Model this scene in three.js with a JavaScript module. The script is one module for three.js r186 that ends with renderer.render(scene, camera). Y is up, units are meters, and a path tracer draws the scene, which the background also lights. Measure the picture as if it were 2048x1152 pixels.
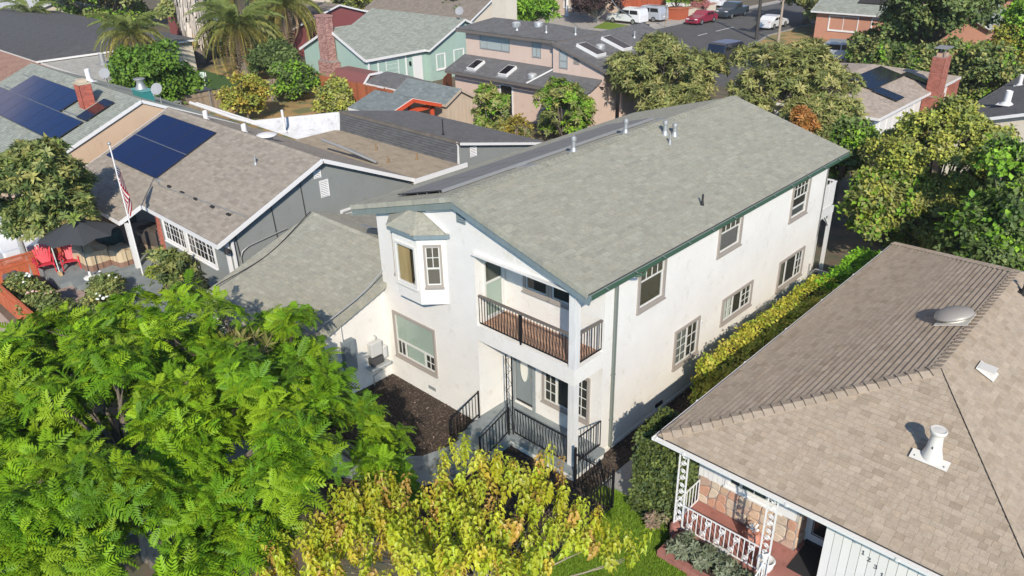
import * as THREE from 'three';
import { Sky } from 'three/addons/objects/Sky.js';
import { FontLoader } from 'three/addons/loaders/FontLoader.js';
import { TextGeometry } from 'three/addons/geometries/TextGeometry.js';
import { RoundedBoxGeometry } from 'three/addons/geometries/RoundedBoxGeometry.js';

// ---------------------------------------------------------------- camera, sky, sun, exposure
const scene = new THREE.Scene();
const W = 1024, H = 576;
const camera = new THREE.PerspectiveCamera(40.79, W / H, 0.1, 900);
camera.position.set(10.4996, 14.0339, 13.0657);
camera.rotation.set(-0.463312, 0.769044, -0.0234747, 'YXZ');
camera.updateMatrixWorld(); camera.updateProjectionMatrix();
const renderer = new THREE.WebGLRenderer({ antialias: true });
renderer.setSize(W, H);
renderer.toneMapping = THREE.LinearToneMapping;
renderer.toneMappingExposure = 1.22;
renderer.shadowMap.enabled = true;
renderer.shadowMap.type = THREE.PCFSoftShadowMap;
const SUN = new THREE.Vector3(1, 0.87, 0.92).normalize();
const sky = new Sky(); sky.scale.setScalar(800); sky.name = 'sky'; sky.userData.kind = 'structure';
Object.assign(sky.material.uniforms.turbidity, { value: 3 }); sky.material.uniforms.rayleigh.value = 0.9;
sky.material.uniforms.mieCoefficient.value = 0.004; sky.material.uniforms.sunPosition.value.copy(SUN);
scene.add(sky);
scene.environmentIntensity = 0.22;
const sun = new THREE.DirectionalLight(new THREE.Color(1, 0.905, 0.765), 4.2);
sun.name = 'sun'; sun.target.name = 'sun_target';
sun.position.copy(SUN).multiplyScalar(120).add(new THREE.Vector3(-12, 0, -14)); sun.target.position.set(-12, 0, -14);
sun.castShadow = true; sun.shadow.mapSize.set(4096, 4096); sun.shadow.radius = 1.2;
Object.assign(sun.shadow.camera, { left: -70, right: 70, top: 70, bottom: -70, near: 1, far: 300 });
scene.add(sun, sun.target);
scene.fog = new THREE.FogExp2(0xeae8e0, 0.0003);

// ---------------------------------------------------------------- helpers
const V = (x, y, z) => new THREE.Vector3(x, y, z);
let seed = 1234567;
const R = () => { seed |= 0; seed = seed + 0x6D2B79F5 | 0; let t = Math.imul(seed ^ seed >>> 15, 1 | seed); t = t + Math.imul(t ^ t >>> 7, 61 | t) ^ t; return ((t ^ t >>> 14) >>> 0) / 4294967296; };
const RR = (a, b) => a + (b - a) * R();
const reseed = (s) => { seed = s; };
const C = (r, g, b) => new THREE.Color(r, g, b);
const pick = (a) => a[Math.floor(R() * a.length)];
const jit = (c, j) => { const k = 1 + (R() - .5) * 2 * j; return [c[0] * k, c[1] * k, c[2] * k]; };
const used = {};
function numbered(n) { const k = used[n] = (used[n] ?? -1) + 1; return k ? n + '_' + String(k).padStart(3, '0') : n; }
const UP = V(0, 1, 0);
class MB {
  constructor() { this.p = []; this.n = []; this.u = []; this.c = []; this.o = null; }
  at(x, y, z) { this.o = [x, y, z]; return this; }                // subtract this when building
  vert(v, n, u, w, c) { this.p.push(v.x, v.y, v.z); this.n.push(n.x, n.y, n.z); this.u.push(u, w); this.c.push(c[0], c[1], c[2]); }
  poly(pts, c = [1, 1, 1], uvo = 0) {
    const n = V(0, 0, 0);
    for (let i = 0; i < pts.length; i++) { const a = pts[i], b = pts[(i + 1) % pts.length]; n.x += (a.y - b.y) * (a.z + b.z); n.y += (a.z - b.z) * (a.x + b.x); n.z += (a.x - b.x) * (a.y + b.y); }
    if (n.lengthSq() < 1e-14) return this; n.normalize();
    const t = Math.abs(n.y) > .999 ? V(1, 0, 0) : V(0, 1, 0).cross(n).normalize(), b = n.clone().cross(t);
    const uv = pts.map(p => [p.dot(t) + uvo, p.dot(b) + uvo * .7]);
    for (let i = 1; i + 1 < pts.length; i++) for (const k of [0, i, i + 1]) this.vert(pts[k], n, uv[k][0], uv[k][1], c);
    return this;
  }
  quad(a, b, c, d, col) { return this.poly([a, b, c, d], col); }
  box(x0, y0, z0, x1, y1, z1, c) {
    if (x0 > x1) [x0, x1] = [x1, x0]; if (y0 > y1) [y0, y1] = [y1, y0]; if (z0 > z1) [z0, z1] = [z1, z0];
    const p = [V(x0, y0, z0), V(x1, y0, z0), V(x1, y1, z0), V(x0, y1, z0), V(x0, y0, z1), V(x1, y0, z1), V(x1, y1, z1), V(x0, y1, z1)];
    for (const f of [[4, 5, 6, 7], [1, 0, 3, 2], [5, 1, 2, 6], [0, 4, 7, 3], [7, 6, 2, 3], [0, 1, 5, 4]]) this.poly(f.map(i => p[i]), c);
    return this;
  }
  beam(a, b, w, h, c, up = UP) {                                   // w sideways, h along up
    const d = b.clone().sub(a).normalize(); let s = d.clone().cross(up); if (s.lengthSq() < 1e-6) s = V(1, 0, 0); s.normalize();
    const t = s.clone().cross(d).normalize().multiplyScalar(h / 2); s.multiplyScalar(w / 2);
    const q = (p, i, j) => p.clone().addScaledVector(s, i).addScaledVector(t, j);
    const A = [q(a, -1, -1), q(a, 1, -1), q(a, 1, 1), q(a, -1, 1)], B = [q(b, -1, -1), q(b, 1, -1), q(b, 1, 1), q(b, -1, 1)];
    this.poly([A[0], A[1], A[2], A[3]], c); this.poly([B[3], B[2], B[1], B[0]], c);
    for (let i = 0; i < 4; i++) { const j = (i + 1) % 4; this.poly([A[j], A[i], B[i], B[j]], c); }
    return this;
  }
  tube(pts, r, seg = 6, c = [1, 1, 1], cap = true) {
    const rad = (i) => Array.isArray(r) ? r[i] : r; const rings = []; let s0 = null;
    for (let i = 0; i < pts.length; i++) {
      const d = pts[Math.min(i + 1, pts.length - 1)].clone().sub(pts[Math.max(i - 1, 0)]).normalize();
      let s = s0 ? s0.clone().addScaledVector(d, -s0.dot(d)) : d.clone().cross(Math.abs(d.y) > .9 ? V(1, 0, 0) : UP); s.normalize(); s0 = s;
      const t = d.clone().cross(s); const ring = [];
      for (let k = 0; k < seg; k++) { const a = k / seg * Math.PI * 2; ring.push(s.clone().multiplyScalar(Math.cos(a)).addScaledVector(t, Math.sin(a))); }
      rings.push(ring);
    }
    let L = 0;
    for (let i = 0; i + 1 < pts.length; i++) {
      const l = pts[i].distanceTo(pts[i + 1]);
      for (let k = 0; k < seg; k++) {
        const m = (k + 1) % seg, f = (ii, kk) => pts[ii].clone().addScaledVector(rings[ii][kk], rad(ii));
        const q = [[f(i, k), rings[i][k], k, L], [f(i, m), rings[i][m], k + 1, L], [f(i + 1, m), rings[i + 1][m], k + 1, L + l], [f(i + 1, k), rings[i + 1][k], k, L + l]];
        for (const j of [0, 1, 2, 0, 2, 3]) this.vert(q[j][0], q[j][1], q[j][2] / seg * rad(i) * 6, q[j][3], c);
      }
      L += l;
    }
    if (cap) { this.poly(rings[0].map((v, k) => pts[0].clone().addScaledVector(v, rad(0))).reverse(), c); const e = pts.length - 1; this.poly(rings[e].map(v => pts[e].clone().addScaledVector(v, rad(e))), c); }
    return this;
  }
  lathe(prof, cx, cy, cz, seg = 16, c) {                            // prof [[r,y]...] bottom to top
    const g = new THREE.LatheGeometry(prof.map(a => new THREE.Vector2(a[0], a[1])), seg); return this.add(g, new THREE.Matrix4().makeTranslation(cx, cy, cz), c);
  }
  add(g, m, c = [1, 1, 1]) {
    g = g.index ? g.toNonIndexed() : g; const P = g.attributes.position, N = g.attributes.normal, U = g.attributes.uv, K = g.attributes.color, v = V(0, 0, 0), n = V(0, 0, 0), nm = m ? new THREE.Matrix3().getNormalMatrix(m) : null;
    for (let i = 0; i < P.count; i++) {
      v.fromBufferAttribute(P, i); n.fromBufferAttribute(N, i); if (m) { v.applyMatrix4(m); n.applyMatrix3(nm).normalize(); }
      this.vert(v, n, U ? U.getX(i) : v.x, U ? U.getY(i) : v.z, K ? [K.getX(i) * c[0], K.getY(i) * c[1], K.getZ(i) * c[2]] : c);
    }
    return this;
  }
  geo() {
    const g = new THREE.BufferGeometry(); const F = (a, k) => new THREE.Float32BufferAttribute(a, k);
    g.setAttribute('position', F(this.p, 3)); g.setAttribute('normal', F(this.n, 3)); g.setAttribute('uv', F(this.u, 2)); g.setAttribute('color', F(this.c, 3)); return g;
  }
}
function mesh(name, g, mat, parent, label) {
  const m = new THREE.Mesh(g instanceof MB ? g.geo() : g, mat); m.name = parent ? name : numbered(name); m.castShadow = m.receiveShadow = true;
  if (!g.attributes && g instanceof MB === false) throw new Error('geo ' + name);
  if (!m.geometry.attributes.color) { const n = m.geometry.attributes.position.count; m.geometry.setAttribute('color', new THREE.Float32BufferAttribute(new Float32Array(n * 3).fill(1), 3)); }
  if (label) m.userData.label = label;
  (parent ?? scene).add(m); return m;
}
function thing(name, label, category, pos = [0, 0, 0], turn = 0, group) {
  const o = new THREE.Group(); o.name = numbered(name); o.position.set(...pos); o.rotation.y = turn;
  o.userData = { label, category }; if (group) o.userData.group = group; scene.add(o); return o;
}
function struct(name, g, mat, kind = 'structure') { const m = mesh(name, g, mat); m.userData.kind = kind; return m; }
function tag(o, label, category, group) { o.userData.label = label; o.userData.category = category; if (group) o.userData.group = group; return o; }
function copyOf(root, pos, turn, label, group) {
  const c = root.clone(); c.name = numbered(root.name.replace(/_\d{3}$/, '')); c.userData = { ...root.userData }; scene.add(c); c.position.set(...pos); c.rotation.y = turn;
  c.traverse(o => { if (o !== c) o.userData = { ...o.userData }; }); if (label) c.userData.label = label; if (group) c.userData.group = group; return c;
}
const rot = (a) => new THREE.Matrix4().makeRotationY(a);
function onWall(m, x, y, z, face) { m.position.set(x, y, z); m.rotation.y = { front: 0, right: Math.PI / 2, back: Math.PI, left: -Math.PI / 2, diag: Math.PI / 4 }[face] ?? face; return m; }
// wall slab: outline in local x,y, holes as rectangles; front face at local z = 0
function wallGeo(outline, holes = [], thick = .15) {
  const s = new THREE.Shape(outline.map(a => new THREE.Vector2(a[0], a[1])));
  for (const [a, b, c, d] of holes) s.holes.push(new THREE.Path([new THREE.Vector2(a, b), new THREE.Vector2(a, d), new THREE.Vector2(c, d), new THREE.Vector2(c, b)]));
  const g = new THREE.ExtrudeGeometry(s, { depth: thick, bevelEnabled: false }); g.translate(0, 0, -thick); return g;
}
const rect = (x0, y0, x1, y1) => [[x0, y0], [x1, y0], [x1, y1], [x0, y1]];

// ---------------------------------------------------------------- textures
function noiseGrid(n, s) { const a = new Float32Array(n * n); let t = s; for (let i = 0; i < n * n; i++) { t = Math.imul(t ^ t >>> 15, 2246822519) + 374761393 | 0; t ^= t >>> 13; a[i] = (t >>> 0) / 4294967296; } return a; }
function tileNoise(period, s) {
  const g = noiseGrid(period, s); const m = (i) => ((i % period) + period) % period;
  return (x, y) => { x *= period; y *= period; const i = Math.floor(x), j = Math.floor(y), f = x - i, h = y - j, a = f * f * (3 - 2 * f), b = h * h * (3 - 2 * h); const q = (p, r) => g[m(r) * period + m(p)]; return (q(i, j) * (1 - a) + q(i + 1, j) * a) * (1 - b) + (q(i, j + 1) * (1 - a) + q(i + 1, j + 1) * a) * b; };
}
function tex(size, metres, fn, srgb = false) {
  const d = new Uint8Array(size * size * 4);
  for (let j = 0; j < size; j++) for (let i = 0; i < size; i++) { const v = fn(i / size, j / size), k = (j * size + i) * 4; for (let c = 0; c < 3; c++) d[k + c] = Math.max(0, Math.min(255, (Array.isArray(v) ? v[c] : v) * 255)); d[k + 3] = 255; }
  const t = new THREE.DataTexture(d, size, size); t.wrapS = t.wrapT = THREE.RepeatWrapping; t.magFilter = THREE.LinearFilter; t.minFilter = THREE.LinearMipmapLinearFilter; t.generateMipmaps = true;
  const [mx, my] = Array.isArray(metres) ? metres : [metres, metres]; t.repeat.set(1 / mx, 1 / my); if (srgb) t.colorSpace = THREE.SRGBColorSpace; t.needsUpdate = true; return t;
}
const n8 = tileNoise(8, 11), n16 = tileNoise(16, 23), n32 = tileNoise(32, 37), n64 = tileNoise(64, 51), n128 = tileNoise(128, 77), n256 = tileNoise(256, 91), n4 = tileNoise(4, 5);
const clampf = (v, a, b) => Math.max(a, Math.min(b, v));
const T = {
  grain: tex(512, 1.3, (x, y) => .78 + .3 * (n256(x, y) - .5) + .22 * (n128(x, y) - .5) + .16 * (n16(x, y) - .5) + .1),
  grainBump: tex(512, .9, (x, y) => .5 * n256(x, y) + .5 * n128(x, y)),
  stucco: tex(1024, 5, (x, y) => { const b = n8(x, y) * .5 + n16(x, y) * .3 + n32(x, y) * .2, p = clampf((n32(x * 1 + .1, y) + n64(x, y) * .6 - 1.0) * 3, 0, 1) * clampf((n8(x + .3, y + .2) - .45) * 4, 0, 1); const k = .93 + .1 * (b - .5) + .06 * (n256(x, y) - .5) - .07 * p; return [k, k * (.995 - .012 * p), k * (.98 - .05 * p)]; }),
  stuccoBump: tex(1024, 2.2, (x, y) => .45 * n64(x, y) + .3 * n128(x, y) + .25 * n256(x, y)),
  wood: tex(512, [1.2, 1.2], (x, y) => .72 + .3 * (n256(x * .06, y) - .5) + .35 * (n64(x * .12, y) - .5) + .15 * (n16(x, y) - .5) + .1),
  concrete: tex(512, 3, (x, y) => .86 + .16 * (n8(x, y) - .5) + .12 * (n32(x, y) - .5) + .12 * (n256(x, y) - .5) - .15 * clampf((n16(x, y) - .7) * 4, 0, 1)),
  asphalt: tex(512, 4, (x, y) => .8 + .2 * (n8(x, y) - .5) + .3 * (n256(x, y) - .5) + .12 * (n32(x, y) - .5)),
  mulch: tex(512, 1.4, (x, y) => { const k = n128(x, y) * .55 + n64(x, y) * .35 + n256(x, y) * .3; return [.3 + .8 * k * k, .28 + .7 * k * k, .27 + .62 * k * k]; }),
  soil: tex(512, 6, (x, y) => { const k = .5 * n8(x, y) + .3 * n32(x, y) + .3 * n128(x, y), g = clampf((n16(x, y) - .5) * 3, 0, 1); return [.55 + .5 * k - .18 * g, .55 + .45 * k, .55 + .4 * k - .1 * g]; }),
  grass: tex(512, 2, (x, y) => { const k = n256(x, y) * .5 + n128(x, y) * .35 + n32(x, y) * .3; return [.45 + .6 * k, .5 + .55 * k, .5 + .4 * k]; }),
  dry: tex(512, 7, (x, y) => { const k = n8(x, y) * .45 + n32(x, y) * .3 + n128(x, y) * .3, g = clampf((n8(x + .4, y + .1) - .48) * 4, 0, 1); return [(.6 + .5 * k) * (1 - .5 * g), (.62 + .42 * k) * (1 - .22 * g), .55 + .4 * k - .15 * g]; }),
  shingleFar: tex(512, [2.4, 2.08], (x, y) => { const row = Math.floor(y * 16), u = x * 8 + (row * .37 % 1), i = Math.floor(u), f = (y * 16) % 1, h = n256((i % 8) / 8 + .003 + row * .031, row / 16 + .01); return .8 + .34 * (h - .5) + .12 * (n256(x, y) - .5) - (f < .16 ? .22 : 0) - ((u % 1) < .04 ? .1 : 0); }),
  shingleFarBump: tex(512, [2.4, 2.08], (x, y) => 1 - ((y * 16) % 1)),
  bark: tex(256, [.8, 1.6], (x, y) => .7 + .5 * (n64(x, y * .25) - .5) + .4 * (n128(x, y) - .5)),
  streak: tex(512, [2.5, 4], (x, y) => .9 + .12 * (n64(x, y * .15) - .5) + .1 * (n8(x, y) - .5)),
};
const std = (color, o = {}) => new THREE.MeshStandardMaterial({ color: C(...color), roughness: .85, vertexColors: true, ...o });
const phy = (color, o = {}) => new THREE.MeshPhysicalMaterial({ color: C(...color), roughness: .5, vertexColors: true, ...o });
const M = {
  stucco: std([.79, .755, .70], { map: T.stucco, bumpMap: T.stuccoBump, bumpScale: .006, roughness: .95 }),
  white: std([.74, .72, .68], { map: T.streak, roughness: .6 }),
  whiteTrim: std([.74, .72, .69], { roughness: .5 }),
  taupe: std([.33, .29, .25], { roughness: .6 }),
  taupeRail: std([.16, .135, .115], { roughness: .55 }),
  blackIron: std([.018, .018, .02], { roughness: .4, metalness: .3 }),
  sage: std([.21, .25, .225], { roughness: .65, map: T.streak }),
  slate: std([.20, .25, .26], { roughness: .65, map: T.streak }),
  gutterGreen: std([.045, .10, .06], { roughness: .4 }),
  downspout: std([.17, .19, .165], { roughness: .5 }),
  shMain: std([.385, .37, .295], { map: T.grain, bumpMap: T.grainBump, bumpScale: .003, roughness: .95 }),
  shTan: std([.47, .38, .28], { map: T.grain, bumpMap: T.grainBump, bumpScale: .003, roughness: .95 }),
  shBrown: std([.36, .31, .25], { map: T.grain, bumpMap: T.grainBump, bumpScale: .003, roughness: .95 }),
  deckDark: std([.06, .055, .05], { roughness: .95 }),
  interior: std([.012, .012, .012], { roughness: .9 }),
  glass: phy([.86, .9, .88], { transmission: 1, thickness: 0, roughness: .03 }),
  darkGlass: phy([.018, .02, .02], { roughness: .05 }),
  curtainTan: std([.42, .3, .15], { roughness: .9, map: T.streak }),
  screen: std([.035, .03, .025], { roughness: .9 }),
  screenOlive: std([.075, .062, .035], { roughness: .9 }),
  blindGreen: std([.42, .47, .40], { roughness: .9 }),
  blindWhite: std([.62, .6, .55], { roughness: .8 }),
  concrete: std([.36, .355, .34], { map: T.concrete, roughness: .95 }),
  paint: std([.27, .30, .30], { map: T.concrete, roughness: .75 }),
  asphalt: std([.12, .118, .115], { map: T.asphalt, roughness: .95 }),
  mulch: std([.085, .062, .048], { map: T.mulch, bumpMap: T.mulch, bumpScale: .02, roughness: 1 }),
  soil: std([.17, .135, .095], { map: T.soil, roughness: 1 }),
  dry: std([.42, .28, .12], { map: T.dry, roughness: 1 }),
  lawn: std([.19, .28, .014], { map: T.grass, bumpMap: T.grass, bumpScale: .03, roughness: 1 }),
  woodFloor: std([.5, .30, .20], { map: T.wood, roughness: .7 }),
  redwood: std([.42, .13, .055], { map: T.wood, roughness: .8 }),
  cedar: std([.33, .25, .17], { map: T.wood, roughness: .9 }),
  metal: std([.5, .5, .49], { metalness: .75, roughness: .38 }),
  galv: std([.40, .40, .385], { metalness: .5, roughness: .5 }),
  vinyl: std([.62, .6, .55], { roughness: .6 }),
  greyWall: std([.25, .262, .25], { map: T.stucco, bumpMap: T.stuccoBump, bumpScale: .004, roughness: .95 }),
  peach: std([.62, .44, .30], { map: T.stucco, roughness: .95 }),
  brick: std([.42, .15, .105], { map: T.grain, roughness: .95 }),
  mortar: std([.35, .28, .24], { map: T.grain, roughness: 1 }),
  bark: std([.23, .19, .15], { map: T.bark, bumpMap: T.bark, bumpScale: .02, roughness: 1 }),
  solar: phy([.012, .018, .062], { roughness: .14, clearcoat: 1, clearcoatRoughness: .05 }),
  solarLine: std([.3, .3, .3], { metalness: .6, roughness: .4 }),
  solarBlack: phy([.012, .011, .016], { roughness: .18, clearcoat: .6, clearcoatRoughness: .08 }),
  roofWhite: std([.6, .6, .6], { map: T.concrete, roughness: .8 }),
  rubber: std([.02, .02, .02], { roughness: .8 }),
};
// ---------------------------------------------------------------- roofs
const tmpv = V(0, 0, 0);
function inFrame(p) { tmpv.copy(p).project(camera); return Math.abs(tmpv.x) < 1 && Math.abs(tmpv.y) < 1 && tmpv.z < 1; }
function clipPoly(P, Q) {                                            // P by convex Q (counter-clockwise), 2-D
  for (let i = 0; i < Q.length && P.length; i++) {
    const [ax, ay] = Q[i], [bx, by] = Q[(i + 1) % Q.length], out = [], side = (p) => (bx - ax) * (p[1] - ay) - (by - ay) * (p[0] - ax);
    for (let k = 0; k < P.length; k++) { const a = P[k], b = P[(k + 1) % P.length], s = side(a), t = side(b); if (s >= -1e-9) out.push(a); if ((s > 1e-9 && t < -1e-9) || (s < -1e-9 && t > 1e-9)) { const f = s / (s - t); out.push([a[0] + (b[0] - a[0]) * f, a[1] + (b[1] - a[1]) * f]); } }
    P = out;
  }
  return P;
}
// a plane of roof: pts counter-clockwise seen from outside, pts[0]->pts[1] along the eave. Real shingles, each a wedge with its own butt.
function roofPlane(parent, pts, mat, o = {}) {
  const { course = .14, w0 = .2, w1 = .34, t = .012, shades, parts = 0, gap = .004, deck = M.deckDark } = o;
  const O = pts[0], u = pts[1].clone().sub(O).normalize(), n = V(0, 0, 0);
  for (let i = 1; i + 1 < pts.length; i++) n.add(pts[i].clone().sub(O).cross(pts[i + 1].clone().sub(O))); n.normalize();
  const v = n.clone().cross(u), Q = pts.map(p => [p.clone().sub(O).dot(u), p.clone().sub(O).dot(v)]);
  const at = (a, h) => O.clone().addScaledVector(u, a[0]).addScaledVector(v, a[1]).addScaledVector(n, h);
  const umin = Math.min(...Q.map(q => q[0])), umax = Math.max(...Q.map(q => q[0])), vmax = Math.max(...Q.map(q => q[1])), vmin = Math.min(...Q.map(q => q[1]));
  const base = new MB(); base.poly(pts.map(p => p.clone().addScaledVector(n, -.004))); base.poly(pts.map(p => p.clone().addScaledVector(n, -.05)).reverse());
  for (let i = 0; i < pts.length; i++) { const a = pts[i], b = pts[(i + 1) % pts.length]; base.poly([a.clone().addScaledVector(n, -.05), b.clone().addScaledVector(n, -.05), b.clone().addScaledVector(n, -.004), a.clone().addScaledVector(n, -.004)]); }
  mesh('roof_deck', base, deck, parent);
  const list = [];
  for (let k = 0, vk = vmin; vk < vmax; k++, vk += course) {
    let x = umin - R() * w1;
    while (x < umax) {
      const w = RR(w0, w1), P = clipPoly([[x + gap, vk - .012], [x + w, vk - .012], [x + w, vk + course], [x + gap, vk + course]], Q);
      x += w; if (P.length < 3) continue;
      let a2 = 0; for (let i = 0; i < P.length; i++) { const a = P[i], b = P[(i + 1) % P.length]; a2 += a[0] * b[1] - a[1] * b[0]; } if (a2 < .0012) continue;
      const hb = RR(0, .0035), col = jit(pick(shades), .05), h = (q) => hb + t * (1 - clampf((q[1] - vk) / course, -.1, 1)) + .001;
      list.push({ P, h, col, c: at(P[0], 0) });
    }
  }
  const build = (s, m) => { const top = s.P.map(q => at(q, s.h(q))); m.poly(top, s.col, s.col[0] * 7.7); for (let i = 0; i < s.P.length; i++) { const j = (i + 1) % s.P.length; m.quad(at(s.P[i], -.003), at(s.P[j], -.003), top[j], top[i], s.col); } };
  let solo = new Set();
  if (parts) { const near = list.filter(s => inFrame(s.c)).sort((a, b) => a.c.distanceToSquared(camera.position) - b.c.distanceToSquared(camera.position)).slice(0, parts); solo = new Set(near); for (const s of near) { const m = new MB(); build(s, m); mesh('shingle', m, mat, parent); } }
  const all = new MB(); for (const s of list) if (!solo.has(s)) build(s, all);
  if (all.p.length) mesh('shingle_field', all, mat, parent).userData.kind = 'stuff';
}
// a distant plane of roof: one slab with courses as relief
function roofSlab(parent, pts, mat, thick = .08, name = 'roof') {
  const n = V(0, 0, 0); for (let i = 1; i + 1 < pts.length; i++) n.add(pts[i].clone().sub(pts[0]).cross(pts[i + 1].clone().sub(pts[0]))); n.normalize();
  const m = new MB(), lo = pts.map(p => p.clone().addScaledVector(n, -thick)); m.poly(pts); m.poly(lo.slice().reverse());
  for (let i = 0; i < pts.length; i++) { const j = (i + 1) % pts.length; m.quad(lo[i], lo[j], pts[j], pts[i]); }
  return mesh(name, m, mat, parent);
}
// a row of cap shingles from a to b; dirA and dirB are the downhill directions of its two wings
function capRow(parent, a, b, dirA, dirB, mat, o = {}) {
  const { e = .19, w = .15, t = .014, shades, lift = .018, name = 'ridge_cap', solo = true } = o;
  const d = b.clone().sub(a), L = d.length(); d.normalize();
  const n = Math.max(1, Math.round(L / e)), st = L / n, bulk = new MB();
  const up = d.clone().cross(dirA); if (up.y < 0 && Math.abs(up.y) > .05) up.negate(); up.normalize();
  const da = dirA.clone().normalize(), db = dirB.clone().normalize(), nrm = (q) => { const r = d.clone().cross(q).normalize(); return r; };
  let na = nrm(da), nb = nrm(db); const mid = da.clone().add(db).negate(); if (na.dot(mid) < 0 && mid.lengthSq() > 1e-6) na.negate(); if (nb.dot(mid) < 0 && mid.lengthSq() > 1e-6) nb.negate();
  const out = na.clone().add(nb).normalize();
  for (let i = 0; i < n; i++) {
    const m = new MB(), col = jit(pick(shades), .06), p0 = a.clone().addScaledVector(d, i * st), p1 = a.clone().addScaledVector(d, (i + 1) * st + .02), h0 = lift + t, h1 = lift * .6;
    const P = (p, h, dir, nn) => p.clone().addScaledVector(dir, w).addScaledVector(nn, h), K = (p, h) => p.clone().addScaledVector(out, h * 1.05);
    const A0 = P(p0, h0, da, na), A1 = P(p1, h1, da, na), B0 = P(p0, h0, db, nb), B1 = P(p1, h1, db, nb), k0 = K(p0, h0), k1 = K(p1, h1);
    const a0 = P(p0, h0 - t - .006, da, na), a1 = P(p1, h1 - .012, da, na), b0 = P(p0, h0 - t - .006, db, nb), b1 = P(p1, h1 - .012, db, nb), c0 = K(p0, h0 - t - .006), c1 = K(p1, h1 - .012);
    m.quad(A0, k0, k1, A1, col).quad(k0, B0, B1, k1, col).quad(a0, c0, k0, A0, col).quad(c0, b0, B0, k0, col).quad(a0, A0, A1, a1, col).quad(B0, b0, b1, B1, col).quad(A1, k1, c1, a1, col).quad(k1, B1, b1, c1, col);
    if (solo) mesh(name, m, mat, parent); else { bulk.p.push(...m.p); bulk.n.push(...m.n); bulk.u.push(...m.u); bulk.c.push(...m.c); }
  }
  if (!solo) mesh(name, bulk, mat, parent);
}
function hipCaps(parent, a, b, nA, nB, mat, o) {                      // nA, nB: normals of the two planes; the wings run down them
  const d = b.clone().sub(a).normalize(); const f = (n, other) => { const q = n.clone().cross(d).normalize(); if (q.dot(other) < 0) q.negate(); return q; };
  capRow(parent, a, b, f(nA, nA.clone().sub(nB)), f(nB, nB.clone().sub(nA)), mat, o);
}
const SH = {
  main: [[1, 1, 1], [.92, .92, .92], [1.07, 1.07, 1.06], [.96, .97, .96], [1.03, 1.01, .98], [.98, .98, .97]],
  tan: [[1, 1, 1], [1.07, 1.07, 1.07], [.92, .91, .9], [.97, .96, .95], [.86, .84, .81], [1.04, 1.03, 1.03], [1.01, .98, .95], [1, 1, 1.02], [1, 1, 1], [.98, .97, .96]],
  brown: [[1, 1, 1], [1.1, 1.1, 1.1], [.88, .87, .86], [.96, .95, .94], [1.05, 1.04, 1.02]],
};
// ---------------------------------------------------------------- windows: a window mesh (casing) with sash, panes, backing as sub-parts
// lights: list of [x0, y0, x1, y1, columns, rows, backing]; all in window coordinates
function windowUnit(parent, w, h, o = {}) {
  const { casing = .09, depth = .05, frame = M.taupe, sash = M.vinyl, lights = [[0, 0, w, h, 1, 1]], back = M.screen, pane = M.glass, mw = .022, sill = true, name = 'window', split = true } = o;
  const m = new MB(); if (casing) { m.box(-casing, -casing, 0, 0, h + casing, depth).box(w, -casing, 0, w + casing, h + casing, depth).box(0, h, 0, w, h + casing, depth - .004).box(0, -casing, 0, w, 0, depth - .004); }
  if (sill) m.box(-casing - .02, -casing - .04, .002, w + casing + .02, -casing, depth + .035);
  const win = mesh(name, m, frame, parent);
  const s = new MB(), sw = .035, panes = new MB();
  for (const [x0, y0, x1, y1, nx = 1, ny = 1, bk, open = 0] of lights) {
    const z = .012 + open;
    s.box(x0, y0, z - .03, x0 + sw, y1, z).box(x1 - sw, y0, z - .03, x1, y1, z).box(x0 + sw, y0, z - .03, x1 - sw, y0 + sw, z - .002).box(x0 + sw, y1 - sw, z - .03, x1 - sw, y1, z - .002);
    const gw = (x1 - x0 - 2 * sw) / nx, gh = (y1 - y0 - 2 * sw) / ny;
    for (let i = 1; i < nx; i++) s.box(x0 + sw + gw * i - mw / 2, y0 + sw, z - .026, x0 + sw + gw * i + mw / 2, y1 - sw, z - .006);
    for (let j = 1; j < ny; j++) s.box(x0 + sw, y0 + sw + gh * j - mw / 2, z - .024, x1 - sw, y0 + sw + gh * j + mw / 2, z - .008);
    for (let i = 0; i < nx; i++) for (let j = 0; j < ny; j++) {
      const g = split ? new MB() : panes; g.quad(V(x0 + sw + gw * i, y0 + sw + gh * j, z - .016), V(x0 + sw + gw * (i + 1), y0 + sw + gh * j, z - .016), V(x0 + sw + gw * (i + 1), y0 + sw + gh * (j + 1), z - .016), V(x0 + sw + gw * i, y0 + sw + gh * (j + 1), z - .016));
      if (split) mesh('pane', g, pane, win);
    }
    if (bk === M.curtainTan) { const c = new MB(), n = 22, e = x0 + (x1 - x0) * .62; for (let i = 0; i < n; i++) { const xa = x0 + (e - x0) * i / n, xb = x0 + (e - x0) * (i + 1) / n, za = z - .07 - (i % 2) * .05, zb = z - .07 - ((i + 1) % 2) * .05; c.quad(V(xa, y0, za), V(xb + (i > 15 ? -.02 : 0), y0, zb), V(xb, y1, zb), V(xa, y1, za)); } mesh('curtain', c, bk, win); mesh('room', new MB().quad(V(x0, y0, z - .3), V(x1, y0, z - .3), V(x1, y1, z - .3), V(x0, y1, z - .3)), M.screenOlive, win); }
    else if (bk !== null && pane === M.glass) mesh(bk && bk !== M.screen ? 'curtain' : 'screen', new MB().quad(V(x0, y0, z - .07), V(x1, y0, z - .07), V(x1, y1, z - .07), V(x0, y1, z - .07)), bk ?? back, win);
  }
  if (!split) mesh('pane', panes, pane, win);
  mesh('sash', s, sash, win);
  return win;
}
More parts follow.
